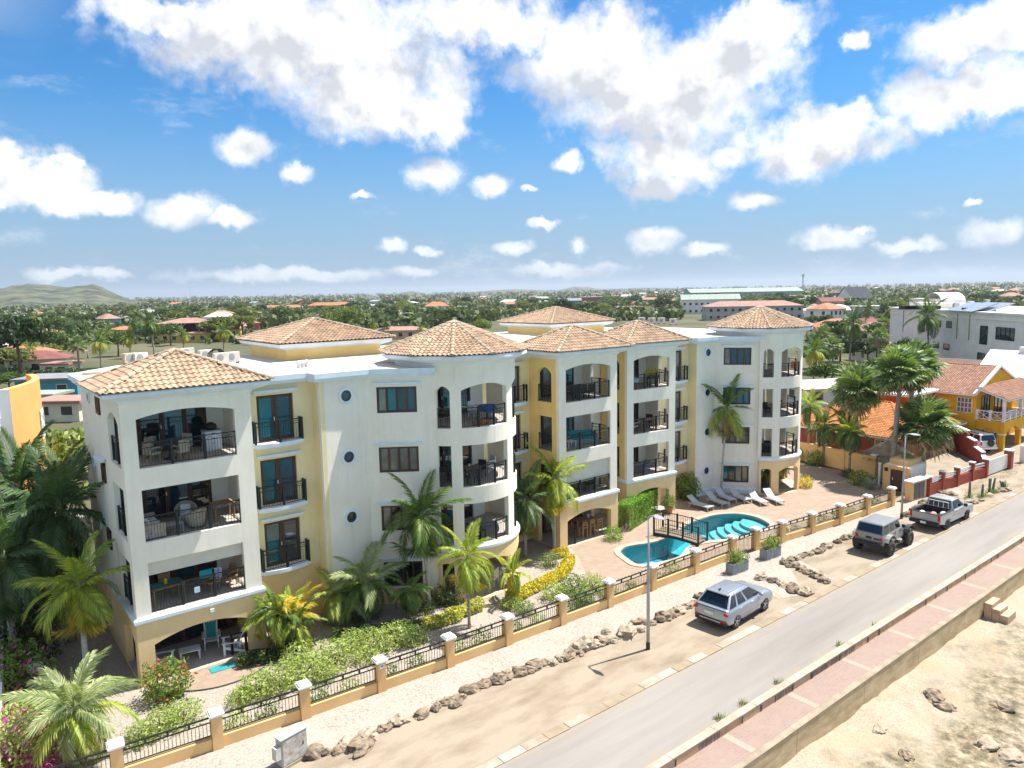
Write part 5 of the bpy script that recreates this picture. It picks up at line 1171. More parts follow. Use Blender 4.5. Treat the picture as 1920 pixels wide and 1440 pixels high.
def tuft(p, r, h, label, kind='olive', n=70):
    k = MB(); rr = random.Random(int(p.x * 77))
    for i in range(n):
        a = rr.uniform(0, 6.28); q = r * math.sqrt(rr.random()); b = Vector((q * math.cos(a), q * math.sin(a), 0)); l = Vector((rr.gauss(0, .5), rr.gauss(0, .5), 1)) * h * rr.uniform(.5, 1); s = Vector((-l.y, l.x, 0)).normalized() * .012 if l.xy.length > 1e-3 else Vector((.01, 0, 0)); k.tri(b - s, b + s, b + l)
    o = k.build('grass_tuft', LM[kind]); o.location = (p.x, p.y, p.z); return tag(o, label, 'grass tuft', 'weeds in the road gutter')
for i, (x, y) in enumerate([(1350, 1348), (1395, 1322), (1578, 1212), (1462, 1282), (1645, 1175)]): tuft(P(x, y), .22, .22, 'tuft of weeds in the gutter below the road wall, ' + ordinal(i) + ' of five', 'olive')
# dry grass on the far verge: too fine to count
k = MB(); rr = random.Random(5)
for i in range(5200):
    x = rr.uniform(53, 74); y = rr.uniform(19.2, 21.0) if rr.random() < .8 else rr.uniform(18.8, 21.2)
    if mnoise.noise(Vector((x * .7, y * .9, 0))) < .02: continue
    b = Vector((x, y, -.01)); l = Vector((rr.gauss(0, .06), rr.gauss(0, .06), rr.uniform(.06, .2))); k.tri(b - Vector((.012, 0, 0)), b + Vector((.012, 0, 0)), b + l)
tag(k.build('verge_grass', LM['olive']), 'short dry grass on the sandy verge below the red wall', 'grass', kind='stuff')
# ---------------------------------------------------------------- vehicles
def paint(name, col, metal=.55, rough=.32): return mat(name, col, rough, .03, 1.0, metal=metal, coat=.6)
M_SILV = paint('silver_paint', (.36, .40, .46)); M_GREYP = paint('dusty_grey_paint', (.30, .295, .28), .2, .5); M_WHITP = paint('white_pickup_paint', (.40, .405, .41), .2, .35); M_WHITE2 = paint('white_paint', (.78, .78, .76), 0, .35)
M_BLKP = mat('black_plastic', (.02, .02, .022), .6, .1, 5.0); M_TYRE = mat('tyre_rubber', (.035, .033, .03), .9, .15, 8.0, (.07, .06, .05)); M_RIM = mat('alloy_rim', (.42, .43, .45), .35, .05, metal=.8); M_RIMD = mat('dark_rim', (.03, .03, .033), .4, metal=.4)
M_CARGL = glassmat('car_glass', (.012, .014, .02), .04); M_RED = mat('tail_lamp_red', (.5, .02, .03), .2, .05); M_PLATE = mat('number_plate_white', (.7, .72, .74), .5); M_TOP = mat('hardtop_grey', (.17, .19, .21), .65, .06); M_LAMP = mat('clear_lamp', (.75, .78, .8), .1)
def soft(o, a=38):
    o.data.polygons.foreach_set('use_smooth', [True] * len(o.data.polygons)); bm = bmesh.new(); bm.from_mesh(o.data); bmesh.ops.remove_doubles(bm, verts=bm.verts, dist=.0005); bm.to_mesh(o.data); bm.free(); o.data.set_sharp_from_angle(angle=R(a)); return o
def loft(prof, ys, name, m, parent):
    """extrude a side profile across the body with rounded shoulders; ys = [(y, inset)]"""
    k = MB(); cx = sum(p[0] for p in prof) / len(prof); cz = sum(p[1] for p in prof) / len(prof); n = len(prof)
    for y, ins in ys:
        for x, z in prof: k.v.append((x - (ins if x > cx else -ins), y, z - ins * (1 if z > cz else -.4)))
    for i in range(len(ys) - 1):
        for j in range(n): a = i * n + j; b = i * n + (j + 1) % n; k.f.append((a, b, b + n, a + n))
    for i, flip in ((0, 0), (len(ys) - 1, 1)):
        tr = tessellate_polygon([[Vector((p[0], p[1], 0)) for p in prof]]); b0 = i * n
        for t in tr: k.f.append(tuple(b0 + q for q in (t if flip else t[::-1])))
    o = k.build(name, m, parent); soft(o)
    return o
def arch(x, r, z0, n=7): return [(x + r * math.cos(math.pi * i / n), z0 + (r) * math.sin(math.pi * i / n)) for i in range(n + 1)]
def wheel(parent, x, y, r, w, rim, spokes=5):
    s = 1 if y > 0 else -1; t = proto('wheel'); t.parent = parent; t.location = (x, y, r); k = MB(); prof = [(r * .62, -w / 2), (r * .93, -w / 2), (r, -w * .32), (r, w * .32), (r * .93, w / 2), (r * .62, w / 2)]
    n = 22; b0 = len(k.v)
    for (rr_, yy) in prof:
        for i in range(n): a = 2 * math.pi * i / n; k.v.append((rr_ * math.cos(a), yy, rr_ * math.sin(a)))
    for i in range(len(prof) - 1):
        for j in range(n): a = i * n + j; b = i * n + (j + 1) % n; k.f.append((a, b, b + n, a + n))
    k.build('tyre', M_TYRE, t, smooth=True)
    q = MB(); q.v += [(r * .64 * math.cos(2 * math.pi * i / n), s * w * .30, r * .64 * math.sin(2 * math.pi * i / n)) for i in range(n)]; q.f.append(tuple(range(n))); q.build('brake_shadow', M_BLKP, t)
    q = MB()
    for i in range(spokes): a = 2 * math.pi * i / spokes; q.bar((0, s * w * .38, 0), (r * .6 * math.cos(a), s * w * .42, r * .6 * math.sin(a)), r * .17, .03, up=(0, 1, 0))
    for i in range(n): a, b = 2 * math.pi * i / n, 2 * math.pi * (i + 1) / n; q.quad((r * .55 * math.cos(a), s * w * .43, r * .55 * math.sin(a)), (r * .66 * math.cos(a), s * w * .47, r * .66 * math.sin(a)), (r * .66 * math.cos(b), s * w * .47, r * .66 * math.sin(b)), (r * .55 * math.cos(b), s * w * .43, r * .55 * math.sin(b)))
    q.build('rim', rim, t); return t
def cabin(parent, base, top, m, zb, zt, glass=M_CARGL, pillars=(), name='cabin', wf=.06):
    """greenhouse: base/top = (x_rear, x_front, half width); glass panes as parts on its sloping faces"""
    (a0, a1, aw), (b0, b1, bw) = base, top; B = [Vector((a0, -aw, zb)), Vector((a1, -aw * .96, zb)), Vector((a1, aw * .96, zb)), Vector((a0, aw, zb))]; T_ = [Vector((b0, -bw, zt)), Vector((b1, -bw * .97, zt)), Vector((b1, bw * .97, zt)), Vector((b0, bw, zt))]
    k = MB()
    for i in range(4): j = (i + 1) % 4; k.quad(B[i], B[j], T_[j], T_[i])
    cr = (b0 + b1) / 2; R1 = [Vector((b0 + .12, -bw + .12, zt + .05)), Vector((b1 - .15, -bw * .97 + .12, zt + .05)), Vector((b1 - .15, bw * .97 - .12, zt + .05)), Vector((b0 + .12, bw - .12, zt + .05))]
    for i in range(4): j = (i + 1) % 4; k.quad(T_[i], T_[j], R1[j], R1[i])
    k.quad(*R1); soft(bevel(k.build(name, m, parent), .045, 3), 50)
    def pane(p, q, r, s, u0, u1, v0, v1, nm):
        def at_(u, v): lo = p.lerp(q, u); hi = s.lerp(r, u); return lo.lerp(hi, v)
        n = (q - p).cross(s - p).normalized() * .012; g = MB(); g.quad(*[at_(u, v) + n for u, v in ((u0, v0), (u1, v0), (u1, v1), (u0, v1))]); g.build(nm, glass, parent)
    pane(B[1], B[2], T_[2], T_[1], .06, .94, .06, .95, 'windscreen'); pane(B[3], B[0], T_[0], T_[3], .06, .94, .12, .9, 'rear_window')
    cuts = [.0] + list(pillars) + [1.0]
    for i in range(len(cuts) - 1):
        u0, u1 = cuts[i] + .03, cuts[i + 1] - .03; pane(B[0], B[1], T_[1], T_[0], u0, u1, .08, .9, 'side_window'); pane(B[2], B[3], T_[3], T_[2], 1 - u1, 1 - u0, .08, .9, 'side_window')
def bx(parent, name, c, d, m, rz=0, bev=0):
    o = MB().box(c, d, rz).build(name, m, parent); 
    if bev: bevel(o, bev)
    return o
def place(t, loc, rz, label, cat, group=None): t.location = loc; t.rotation_euler = (0, 0, rz); tag(t, label, cat, group); return t
def crossover():
    t = proto('parked_crossover'); w = .89; r = .34
    prof = [(-2.02, .42), (-2.13, .52), (-2.15, .78), (-2.08, 1.0), (-2.0, 1.05), (-.6, 1.02), (.95, 1.0), (1.5, .99), (1.95, .9), (2.1, .74), (2.13, .5), (2.02, .3)] + arch(1.32, .41, .30)[0:] + arch(-1.29, .41, .30) + [(-1.95, .32)]
    loft(prof, [(-w, .11), (-w + .02, .07), (-w + .06, .03), (-w + .13, .008), (-w + .24, 0), (w - .24, 0), (w - .13, .008), (w - .06, .03), (w - .02, .07), (w, .11)], 'body', M_SILV, t)
    cabin(t, (-2.0, 1.05, .85), (-1.42, .08, .61), M_SILV, 1.01, 1.55, pillars=(.26, .55))
    for y in (-.45, -.3, -.15, 0, .15, .3, .45): bx(t, 'roof_rib', (-.68, y, 1.607), (1.2, .05, .012), M_SILV)
    bx(t, 'antenna', (-1.35, 0, 1.64), (.16, .04, .07), M_BLKP); bx(t, 'spoiler', (-1.5, 0, 1.56), (.26, 1.16, .06), M_SILV, bev=.02)
    bx(t, 'trim_line', (-2.10, 0, 1.0), (.05, 1.5, .03), M_BLKP); bx(t, 'rear_bumper', (-2.06, 0, .42), (.22, 1.6, .26), M_BLKP, bev=.05); bx(t, 'skid_plate', (-2.14, 0, .46), (.1, 1.1, .07), M_RIM, bev=.02); bx(t, 'number_plate', (-2.165, .05, .78), (.02, .46, .13), M_PLATE)
    for s in (-1, 1):
        bx(t, 'tail_light', (-2.05, s * .77, .86), (.18, .2, .14), M_RED, bev=.03); bx(t, 'reflector', (-2.16, s * .68, .52), (.06, .2, .05), M_RED); bx(t, 'headlight', (2.0, s * .62, .8), (.2, .34, .1), M_LAMP, bev=.03); bx(t, 'mirror', (.72, s * .98, 1.08), (.18, .2, .16), M_SILV, bev=.04)
        for x in (-.95, .05): bx(t, 'door_handle', (x, s * .885, .9), (.18, .03, .04), M_LAMP)
        bx(t, 'sill_trim', (.02, s * .86, .3), (1.7, .06, .1), M_BLKP); 
        for x in (1.32, -1.29): wheel(t, x, s * .78, r, .22, M_RIM, 5)
    bx(t, 'grille', (2.1, 0, .6), (.08, 1.1, .3), M_BLKP); return t
place(crossover(), (28.85, 19.56, 0), R(4.5), 'silver compact crossover parked on the sand beside the nearer lamp post', 'car', 'cars parked along the road')
def offroader():
    t = proto('parked_offroader'); w = .79; r = .46; Z = .18
    prof = [(-1.95, .55 + Z), (-2.0, .7 + Z), (-2.0, 1.06 + Z), (-1.98, 1.12 + Z), (.55, 1.12 + Z), (.6, 1.1 + Z), (1.85, 1.02 + Z), (1.92, .95 + Z), (1.92, .55 + Z), (1.7, .5 + Z)] + arch(1.3, .5, .5 + Z)[0:] + arch(-1.3, .5, .5 + Z)
    loft(prof, [(-w, .02), (-w + .04, 0), (w - .04, 0), (w, .02)], 'body', M_GREYP, t)
    cabin(t, (-1.98, .55, .79), (-1.78, .22, .70), M_TOP, 1.10 + Z, 1.66 + Z, pillars=(.36, .68), name='hardtop')
    bx(t, 'rear_bumper', (-2.1, 0, .55 + Z), (.2, 1.75, .22), M_BLKP, bev=.05); bx(t, 'spare_mount', (-2.03, 0, .88 + Z), (.06, .3, .1), M_BLKP); bx(t, 'number_plate', (-2.03, -.45, .86 + Z), (.03, .34, .08), M_BLKP)
    for s in (-1, 1):
        bx(t, 'tail_light', (-2.03, s * .70, .88 + Z), (.07, .14, .2), M_RED, bev=.02); bx(t, 'mirror', (.42, s * .93, 1.22 + Z), (.12, .2, .2), M_BLKP, bev=.03); bx(t, 'side_step', (0, s * .86, .44), (1.7, .12, .07), M_BLKP, bev=.02)
        bx(t, 'door_seam', (-.35, s * .795, .85 + Z), (.012, .012, .5), M_BLKP); bx(t, 'door_handle', (-.5, s * .80, .95 + Z), (.16, .03, .04), M_BLKP); bx(t, 'door_handle', (.3, s * .80, .95 + Z), (.16, .03, .04), M_BLKP)
        for x in (1.3, -1.3):
            k = MB(); pts = [(x + .6 * math.cos(math.pi * i / 8), s * (w + .12), .5 + Z + .56 * math.sin(math.pi * i / 8)) for i in range(1, 8)]
            for a, b in zip(pts, pts[1:]): k.bar(a, b, .26, .05, up=(0, 0, 1))
            k.build('fender_flare', M_BLKP if x > 0 else M_GREYP, t); wheel(t, x, s * .88, r, .34, M_RIMD, 8)
        bx(t, 'headlight', (1.95, s * .5, .85 + Z), (.06, .2, .2), M_LAMP)
    bx(t, 'grille', (1.94, 0, .8 + Z), (.05, .7, .34), M_BLKP); bx(t, 'front_bumper', (2.08, 0, .55 + Z), (.25, 1.6, .2), M_BLKP, bev=.04); bx(t, 'axle', (-1.3, 0, .42), (.12, 1.5, .12), M_BLKP); bx(t, 'axle', (1.3, 0, .42), (.12, 1.5, .12), M_BLKP); bx(t, 'bonnet_vent', (1.2, 0, 1.09 + Z), (.5, .5, .03), M_BLKP)
    return t
place(offroader(), (43.25, 19.2, 0), R(2), 'dusty grey boxy off-road vehicle with oversized tyres parked between crossover and pickup', 'car', 'cars parked along the road')
def pickup():
    t = proto('parked_pickup'); w = .92; r = .37
    prof = [(-2.6, .55), (-2.66, .7), (-2.65, 1.1), (-2.6, 1.14), (.95, 1.08), (1.2, 1.07), (2.2, 1.0), (2.5, .86), (2.58, .6), (2.5, .42), (2.2, .38)] + arch(1.55, .46, .38) + arch(-1.5, .46, .40)
    # lower body with an open load bed: floor, sides, tailgate
    low = [(x, min(z, .72)) for x, z in prof]; loft(low, [(-w, .05), (-w + .05, 0), (w - .05, 0), (w, .05)], 'chassis_body', M_WHITP, t)
    nose = [(-.62, .7), (-.62, 1.1), (.95, 1.08), (1.2, 1.07), (2.2, 1.0), (2.5, .86), (2.56, .7)]; loft(nose, [(-w, .05), (-w + .05, .0), (w - .05, .0), (w, .05)], 'front_body', M_WHITP, t)
    for s in (-1, 1): bx(t, 'bed_side', (-1.62, s * (w - .045), .91), (1.98, .09, .44), M_WHITP, bev=.02); bx(t, 'bed_rail', (-1.62, s * (w - .05), 1.14), (1.98, .12, .03), M_BLKP)
    bx(t, 'tailgate', (-2.6, 0, .9), (.1, 1.7, .46), M_WHITP, bev=.02); bx(t, 'tailgate_rail', (-2.6, 0, 1.14), (.12, 1.7, .03), M_BLKP); bx(t, 'bed_liner', (-1.62, 0, .735), (1.9, 1.62, .03), M_BLKP)
    for s in (-1, 1): bx(t, 'bed_liner', (-1.62, s * .815, .93), (1.88, .03, .4), M_BLKP)
    bx(t, 'bed_liner', (-.66, 0, .93), (.04, 1.6, .4), M_BLKP); bx(t, 'bed_liner', (-2.53, 0, .93), (.03, 1.6, .4), M_BLKP)
    cabin(t, (-.62, 1.25, .86), (-.42, .42, .70), M_WHITP, 1.08, 1.66, pillars=(.46,)); k = MB()
    for y in (-.62, -.3, .0, .3, .62): k.bar((-.72, y, 1.14), (-.66, y * .92, 1.52), .03)
    k.bar((-.66, -.6, 1.52), (-.66, .6, 1.52), .05); k.build('headboard', M_LAMP, t)
    bx(t, 'rear_bumper', (-2.74, 0, .56), (.22, 1.74, .2), M_BLKP, bev=.03); bx(t, 'number_plate', (-2.86, 0, .58), (.02, .34, .14), M_PLATE)
    for s in (-1, 1):
        bx(t, 'tail_light', (-2.63, s * .84, .94), (.1, .15, .36), M_RED, bev=.02); bx(t, 'mirror', (.9, s * 1.02, 1.18), (.14, .22, .2), M_BLKP, bev=.03); bx(t, 'headlight', (2.4, s * .72, .85), (.2, .3, .14), M_LAMP, bev=.03); bx(t, 'door_handle', (-.25, s * .925, .98), (.18, .02, .03), M_BLKP); bx(t, 'door_handle', (.55, s * .925, .98), (.18, .02, .03), M_BLKP); bx(t, 'door_seam', (.2, s * .915, .8), (.012, .012, .55), M_BLKP)
        for x in (1.55, -1.5): wheel(t, x, s * .80, r, .25, M_RIMD, 6)
    bx(t, 'grille', (2.55, 0, .75), (.06, 1.0, .28), M_BLKP); return t
place(pickup(), (50.75, 18.86, 0), R(-.5), 'pale double-cab pickup with open black load bed on the sandy verge', 'pickup', 'cars parked along the road')
for i, (dx, dy, m, lab) in enumerate([(-1.9, .5, M_WHITE2, 'white sack near the tailgate in the pickup bed'), (-1.7, -.1, mat('red_white_bag', (.6, .25, .25), .7), 'red and white bag in the middle of the pickup bed'), (-1.2, -.5, mat('cream_bag', (.6, .58, .5), .8), 'cream bag at the right of the pickup bed')]):
    k = MB().lathe([(.0, 0), (.2, 0), (.26, .1), (.2, .22), (.08, .28), (0, .28)], 10); o = k.build('bag', m, smooth=True); o.location = (50.75 + dx, 18.86 + dy, .76); o.scale = (1.2, .8, 1); tag(o, lab, 'bag', 'bags in the pickup bed')
def estate():
    t = proto('parked_suv'); w = .88; r = .36
    prof = [(-2.15, .5), (-2.2, .7), (-2.18, 1.1), (-2.12, 1.16), (.8, 1.1), (1.9, 1.02), (2.1, .85), (2.1, .5), (1.9, .36)] + arch(1.3, .43, .34) + arch(-1.3, .43, .34)
    loft(prof, [(-w, .06), (-w + .06, 0), (w - .06, 0), (w, .06)], 'body', M_WHITE2, t); cabin(t, (-2.12, .95, .85), (-1.95, .25, .70), M_WHITE2, 1.12, 1.72, pillars=(.32, .66))
    bx(t, 'rear_bumper', (-2.22, 0, .5), (.2, 1.7, .22), M_WHITE2, bev=.04); wheel(t, -2.0, 0, .01, .01, M_RIMD) if False else None
    k = MB(); n = 20; k.v += [(-2.22, .3 * math.cos(2 * math.pi * i / n) - .1, .98 + .3 * math.sin(2 * math.pi * i / n)) for i in range(n)] + [(-2.42, .3 * math.cos(2 * math.pi * i / n) - .1, .98 + .3 * math.sin(2 * math.pi * i / n)) for i in range(n)]
    k.f += [(i, (i + 1) % n, n + (i + 1) % n, n + i) for i in range(n)] + [tuple(range(n, 2 * n))]; k.build('spare_wheel', M_TYRE, t)
    for s in (-1, 1):
        bx(t, 'tail_light', (-2.16, s * .78, .95), (.12, .14, .36), M_RED, bev=.02); bx(t, 'roof_rail', (-.85, s * .62, 1.80), (1.7, .04, .05), M_BLKP); bx(t, 'mirror', (.7, s * .98, 1.2), (.12, .2, .16), M_WHITE2)
        for x in (1.3, -1.3): wheel(t, x, s * .78, r, .24, M_RIM, 6)
    return t
place(estate(), (75.6, 26.1, 0), R(62), 'white off-road estate with rear spare wheel under the yellow house porch', 'car')
M_TOWEL = mat('towel_blue', (.12, .2, .55), .9); 

# ---------------------------------------------------------------- outdoor furniture
M_WICK = mat('pale_wicker', (.42, .37, .30), .85, .2, 12, (.28, .24, .19), bump=.4, bscale=60); M_WICKD = mat('dark_wicker', (.045, .04, .04), .8, .2, 12, bump=.3, bscale=60); M_TEAK = mat('teak', (.38, .23, .11), .7, .15, 4, (.28, .16, .07)); M_WHITEF = mat('white_paint_wood', (.74, .76, .78), .6, .04)
M_CUSH = mat('white_cushion', (.72, .71, .69), .9, .05); M_GREYC = mat('grey_cushion', (.30, .31, .33), .9, .08); M_TEAL = mat('teal_fabric', (.02, .30, .34), .85, .1); M_BLUEC = mat('blue_cloth', (.04, .14, .48), .85, .15, 6); M_DARKT = mat('dark_table', (.05, .055, .06), .5); M_LNG = mat('lounger_sling', (.46, .47, .48), .75, .03); M_LNGF = mat('lounger_frame', (.66, .65, .62), .5)
def chair(m=M_WICK, legm=M_TEAK, w=.5, seat=.44, back=.86):
    t = proto('chair'); bx(t, 'seat', (0, 0, seat - .04), (w, w, .1), m, bev=.03); bx(t, 'backrest', (-w / 2 + .03, 0, (seat + back) / 2), (.06, w, back - seat + .06), m, bev=.03)
    for x in (-1, 1):
        for y in (-1, 1): bx(t, 'leg', (x * (w / 2 - .05), y * (w / 2 - .05), (seat - .08) / 2), (.045, .045, seat - .08), legm)
    for y in (-1, 1): bx(t, 'armrest', (0, y * (w / 2 - .02), seat + .2), (w, .05, .05), m)
    return t
def table(r=.55, h=.74, m=M_DARKT, sq=None, cloth=None):
    t = proto('table')
    if sq: bx(t, 'tabletop', (0, 0, h - .02), (sq[0], sq[1], .04), m, bev=.01); [bx(t, 'leg', (sx * (sq[0] / 2 - .06), sy * (sq[1] / 2 - .06), (h - .04) / 2), (.06, .06, h - .04), m) for sx in (-1, 1) for sy in (-1, 1)]
    else:
        MB().lathe([(0, h - .04), (r, h - .04), (r, h), (0, h)], 24).build('tabletop', m, t); MB().lathe([(.04, .03), (.04, h - .04)], 10).build('pedestal', m, t); MB().lathe([(.28, 0), (.28, .03), (0, .04)], 16).build('base', m, t)
    if cloth: k = MB(); n = 32; k.v += [(0, 0, h + .012)] + [((r + .03) * math.cos(2 * math.pi * i / n), (r + .03) * math.sin(2 * math.pi * i / n), h + .01) for i in range(n)] + [((r + .06 + .04 * math.sin(i * 2.3)) * math.cos(2 * math.pi * i / n), (r + .06 + .04 * math.sin(i * 2.3)) * math.sin(2 * math.pi * i / n), h - .28) for i in range(n)]; k.f += [(0, 1 + i, 1 + (i + 1) % n) for i in range(n)] + [(1 + i, 1 + n + i, 1 + n + (i + 1) % n, 1 + (i + 1) % n) for i in range(n)]; k.build('tablecloth', cloth, t)
    return t
def sofa(m=M_CUSH, L=1.7, fm=M_WICK):
    t = proto('sofa'); bx(t, 'base', (0, 0, .18), (.8, L, .3), fm, bev=.03); bx(t, 'backrest', (-.36, 0, .52), (.14, L, .5), fm, bev=.04)
    for i in (-1, 1): bx(t, 'seat_cushion', (.04, i * L / 4, .4), (.66, L / 2 - .06, .14), m, bev=.05); bx(t, 'armrest', (0, i * (L / 2 + .06), .34), (.8, .12, .6), fm, bev=.04); bx(t, 'back_cushion', (-.22, i * L / 4, .62), (.16, L / 2 - .1, .36), m, bev=.06)
    return t
def tub_chair():
    t = proto('armchair'); MB().lathe([(0, .1), (.34, .1), (.38, .34), (.36, .40), (0, .40)], 18).build('seat', M_WICK, t, smooth=True); k = MB(); n = 16
    for i in range(n):
        a0, a1 = math.pi * (.35 + 1.3 * i / n), math.pi * (.35 + 1.3 * (i + 1) / n); h = lambda a: .62 + .26 * max(0, -math.cos(a)); q0, q1 = Vector((math.cos(a0), math.sin(a0), 0)), Vector((math.cos(a1), math.sin(a1), 0))
        for r0, r1 in ((.38, .46), (.34, .42)): k.quad(q0 * r0 + Vector((0, 0, .3)), q1 * r0 + Vector((0, 0, .3)), q1 * r1 + Vector((0, 0, h(a1))), q0 * r1 + Vector((0, 0, h(a0))))
        k.quad(q0 * .42 + Vector((0, 0, h(a0))), q1 * .42 + Vector((0, 0, h(a1))), q1 * .46 + Vector((0, 0, h(a1))), q0 * .46 + Vector((0, 0, h(a0))))
    k.build('backrest', M_WICK, t); bx(t, 'cushion', (.04, 0, .45), (.5, .5, .1), M_CUSH, bev=.04); bx(t, 'pillow', (-.22, 0, .62), (.12, .42, .34), M_CUSH, bev=.05)
    for a in (45, 135, 225, 315): bx(t, 'leg', (.27 * math.cos(R(a)), .27 * math.sin(R(a)), .05), (.05, .05, .1), M_TEAK)
    return t
def adirondack(cush=None):
    t = proto('adirondack_chair')
    for i in range(5): bx(t, 'seat_slat', (.22 - i * .11, 0, .38 - i * .025), (.095, .52, .022), M_WHITEF)
    for i in range(6): y = -.225 + i * .09; k = MB(); k.bar((-.24, y, .30), (-.52, y * 1.15, 1.02 - abs(y) * .25), .075, .022, up=(1, 0, .4)); k.build('back_slat', M_WHITEF, t)
    for s in (-1, 1):
        MB().bar((-.45, s * .33, .56), (.38, s * .33, .60), .12, .025).build('armrest', M_WHITEF, t); bx(t, 'front_leg', (.28, s * .28, .29), (.09, .035, .58), M_WHITEF); k = MB(); k.bar((.30, s * .25, .36), (-.55, s * .25, .06), .03, .11); k.build('rear_leg', M_WHITEF, t); bx(t, 'arm_support', (-.35, s * .29, .42), (.05, .03, .28), M_WHITEF)
    if cush: k = MB(); k.bar((-.2, 0, .36), (-.46, 0, .95), .4, .07, up=(1, 0, .4)); k.build('cushion', cush, t)
    return t
def stool():
    t = proto('bar_chair'); bx(t, 'seat', (0, 0, .72), (.42, .42, .05), M_TEAK)
    for x in (-1, 1):
        for y in (-1, 1): bx(t, 'leg', (x * .18, y * .18, .35 if x > 0 else .55), (.05, .05, .7 if x > 0 else 1.1), M_TEAK)
    for z in (.9, 1.05): bx(t, 'back_slat', (-.18, 0, z), (.03, .36, .07), M_TEAK)
    bx(t, 'foot_rail', (.18, 0, .3), (.03, .36, .04), M_TEAK); return t
def put(t, xy, z, rz, label, cat, group=None): return place(t, (xy[0], xy[1], z), R(rz), label, cat, group)
G4 = 'furniture on the top balcony of the nearest tower'; G3 = 'furniture on the third-floor balcony of the nearest tower'; G2 = 'furniture on the second-floor balcony of the nearest tower'; G1 = 'furniture on the ground-floor terrace of the nearest tower'
c4 = (7.35, 32.2); put(table(.55), c4, FL[3], 0, 'dark round dining table on the top balcony of nearest tower', 'table', G4)
for a, lab in ((35, 'at the right of'), (125, 'behind'), (205, 'at the left of'), (290, 'in front of')): put(chair(), (c4[0] + .82 * math.cos(R(a)), c4[1] + .72 * math.sin(R(a))), FL[3], a + 180, 'pale wicker dining chair ' + lab + ' the dark round table', 'chair', G4)
t = proto('sideboard'); bx(t, 'carcass', (0, 0, .42), (.7, .5, .84), M_WHITEF, bev=.015); bx(t, 'top', (0, 0, .86), (.76, .56, .04), M_GREYC); [bx(t, 'drawer', (0, -.255, .28 + i * .22), (.6, .02, .18), M_WHITEF) for i in range(3)]; [bx(t, 'drawer_pull', (0, -.27, .32 + i * .22), (.14, .02, .02), M_DARK) for i in range(3)]; put(t, (9.25, 32.9), FL[3], 0, 'white drawer cabinet at the back of the top balcony', 'cabinet', G4)
k = MB().lathe([(0, 0), (.2, .02), (.26, .12), (.22, .24), (.1, .32), (0, .33)], 14); o = k.build('kettle_grill', M_BLKP, smooth=True); o.location = (9.25, 32.9, FL[3] + .88); tag(o, 'black domed kettle grill on the white drawer cabinet', 'grill', G4)
put(sofa(), (6.35, 32.1), FL[2], 0, 'white cushioned wicker sofa on the third-floor balcony', 'sofa', G3); put(tub_chair(), (7.9, 32.6), FL[2], -100, 'pale wicker tub armchair at the back of the third-floor balcony', 'armchair', G3); put(tub_chair(), (8.05, 31.75), FL[2], 110, 'pale wicker tub armchair nearer the railing of the third-floor balcony', 'armchair', G3)
put(table(.3, .42, M_GREYC, sq=(.8, .5)), (7.1, 31.6), FL[2], 0, 'low grey coffee table by the sofa on the third-floor balcony', 'table', G3); put(table(.3, .74, M_TEAK, sq=(.9, .7)), (9.3, 32.2), FL[2], 0, 'pale wooden table at the right of the third-floor balcony', 'table', G3)
k = MB().lathe([(0, 0), (.14, 0), (.18, .3), (.16, .3), (.13, .03), (0, .03)], 16); o = k.build('bucket', mat('bright_blue_plastic', (.01, .06, .7), .4), smooth=True); o.location = (6.15, 31.3, FL[2]); tag(o, 'bright blue bucket in the corner of the third-floor balcony', 'bucket', G3)
t = table(.3, .74, M_TEAK, sq=(1.3, .85)); [bx(t, 'place_mat', (sx * .32, sy * .2, .748), (.46, .3, .012), M_TEAL) for sx in (-1, 1) for sy in (-1, 1)]; put(t, (6.75, 32.0), FL[1], 4, 'wooden table with teal place mats on the second-floor balcony', 'table', G2)
k = MB().lathe([(0, 0), (.07, 0), (.08, .12), (.05, .22), (0, .24)], 10); o = k.build('lantern', mat('yellow_glaze', (.75, .5, .02), .4)); o.location = (6.75, 32.0, FL[1] + .75); tag(o, 'small yellow lantern on the teal-matted table', 'lantern', G2)
put(chair(M_TEAK), (8.55, 31.9), FL[1], 200, 'wooden armchair draped with towels on the second-floor balcony', 'chair', G2); put(chair(M_TEAK), (9.35, 32.0), FL[1], 200, 'wooden armchair at the right end of the second-floor balcony', 'chair', G2); put(chair(M_TEAK), (6.9, 32.7), FL[1], -90, 'wooden chair behind the teal-matted table', 'chair', G2)
for (x, z, w, h, m, lab) in ((8.3, 1.15, .6, .35, M_TEAL, 'teal towel hanging over the wooden armchair back'), (8.72, 1.05, .4, .5, mat('patterned_cloth', (.55, .55, .62), .9, .4, 14, (.1, .1, .35)), 'white and purple patterned cloth over the wooden armchair')): o = MB().box((0, 0, 0), (w, .03, h)).build('towel', m); o.location = (x, 31.62, FL[1] + z - .25); tag(o, lab, 'towel', G2)
o = MB().box((0, 0, 0), (.22, .012, .24)).build('notice', mat('pale_blue_card', (.6, .75, .85), .6)); o.location = (7.72, 31.03, FL[1] + .52); tag(o, 'small pale blue notice fixed to the second-floor railing', 'sign')
put(adirondack(), (6.45, 31.9), FL[0], -20, 'white slatted garden chair at the left of the ground-floor terrace', 'chair', G1); put(adirondack(M_TEAL), (8.55, 32.6), FL[0], -105, 'white slatted garden chair with a green cushion facing out', 'chair', G1); put(adirondack(), (9.05, 31.5), FL[0], 165, 'white slatted garden chair turned sideways near the terrace edge', 'chair', G1); put(table(.3, .44, M_WHITEF, sq=(.85, .55)), (7.5, 32.1), FL[0], -10, 'white low table between the garden chairs', 'table', G1)
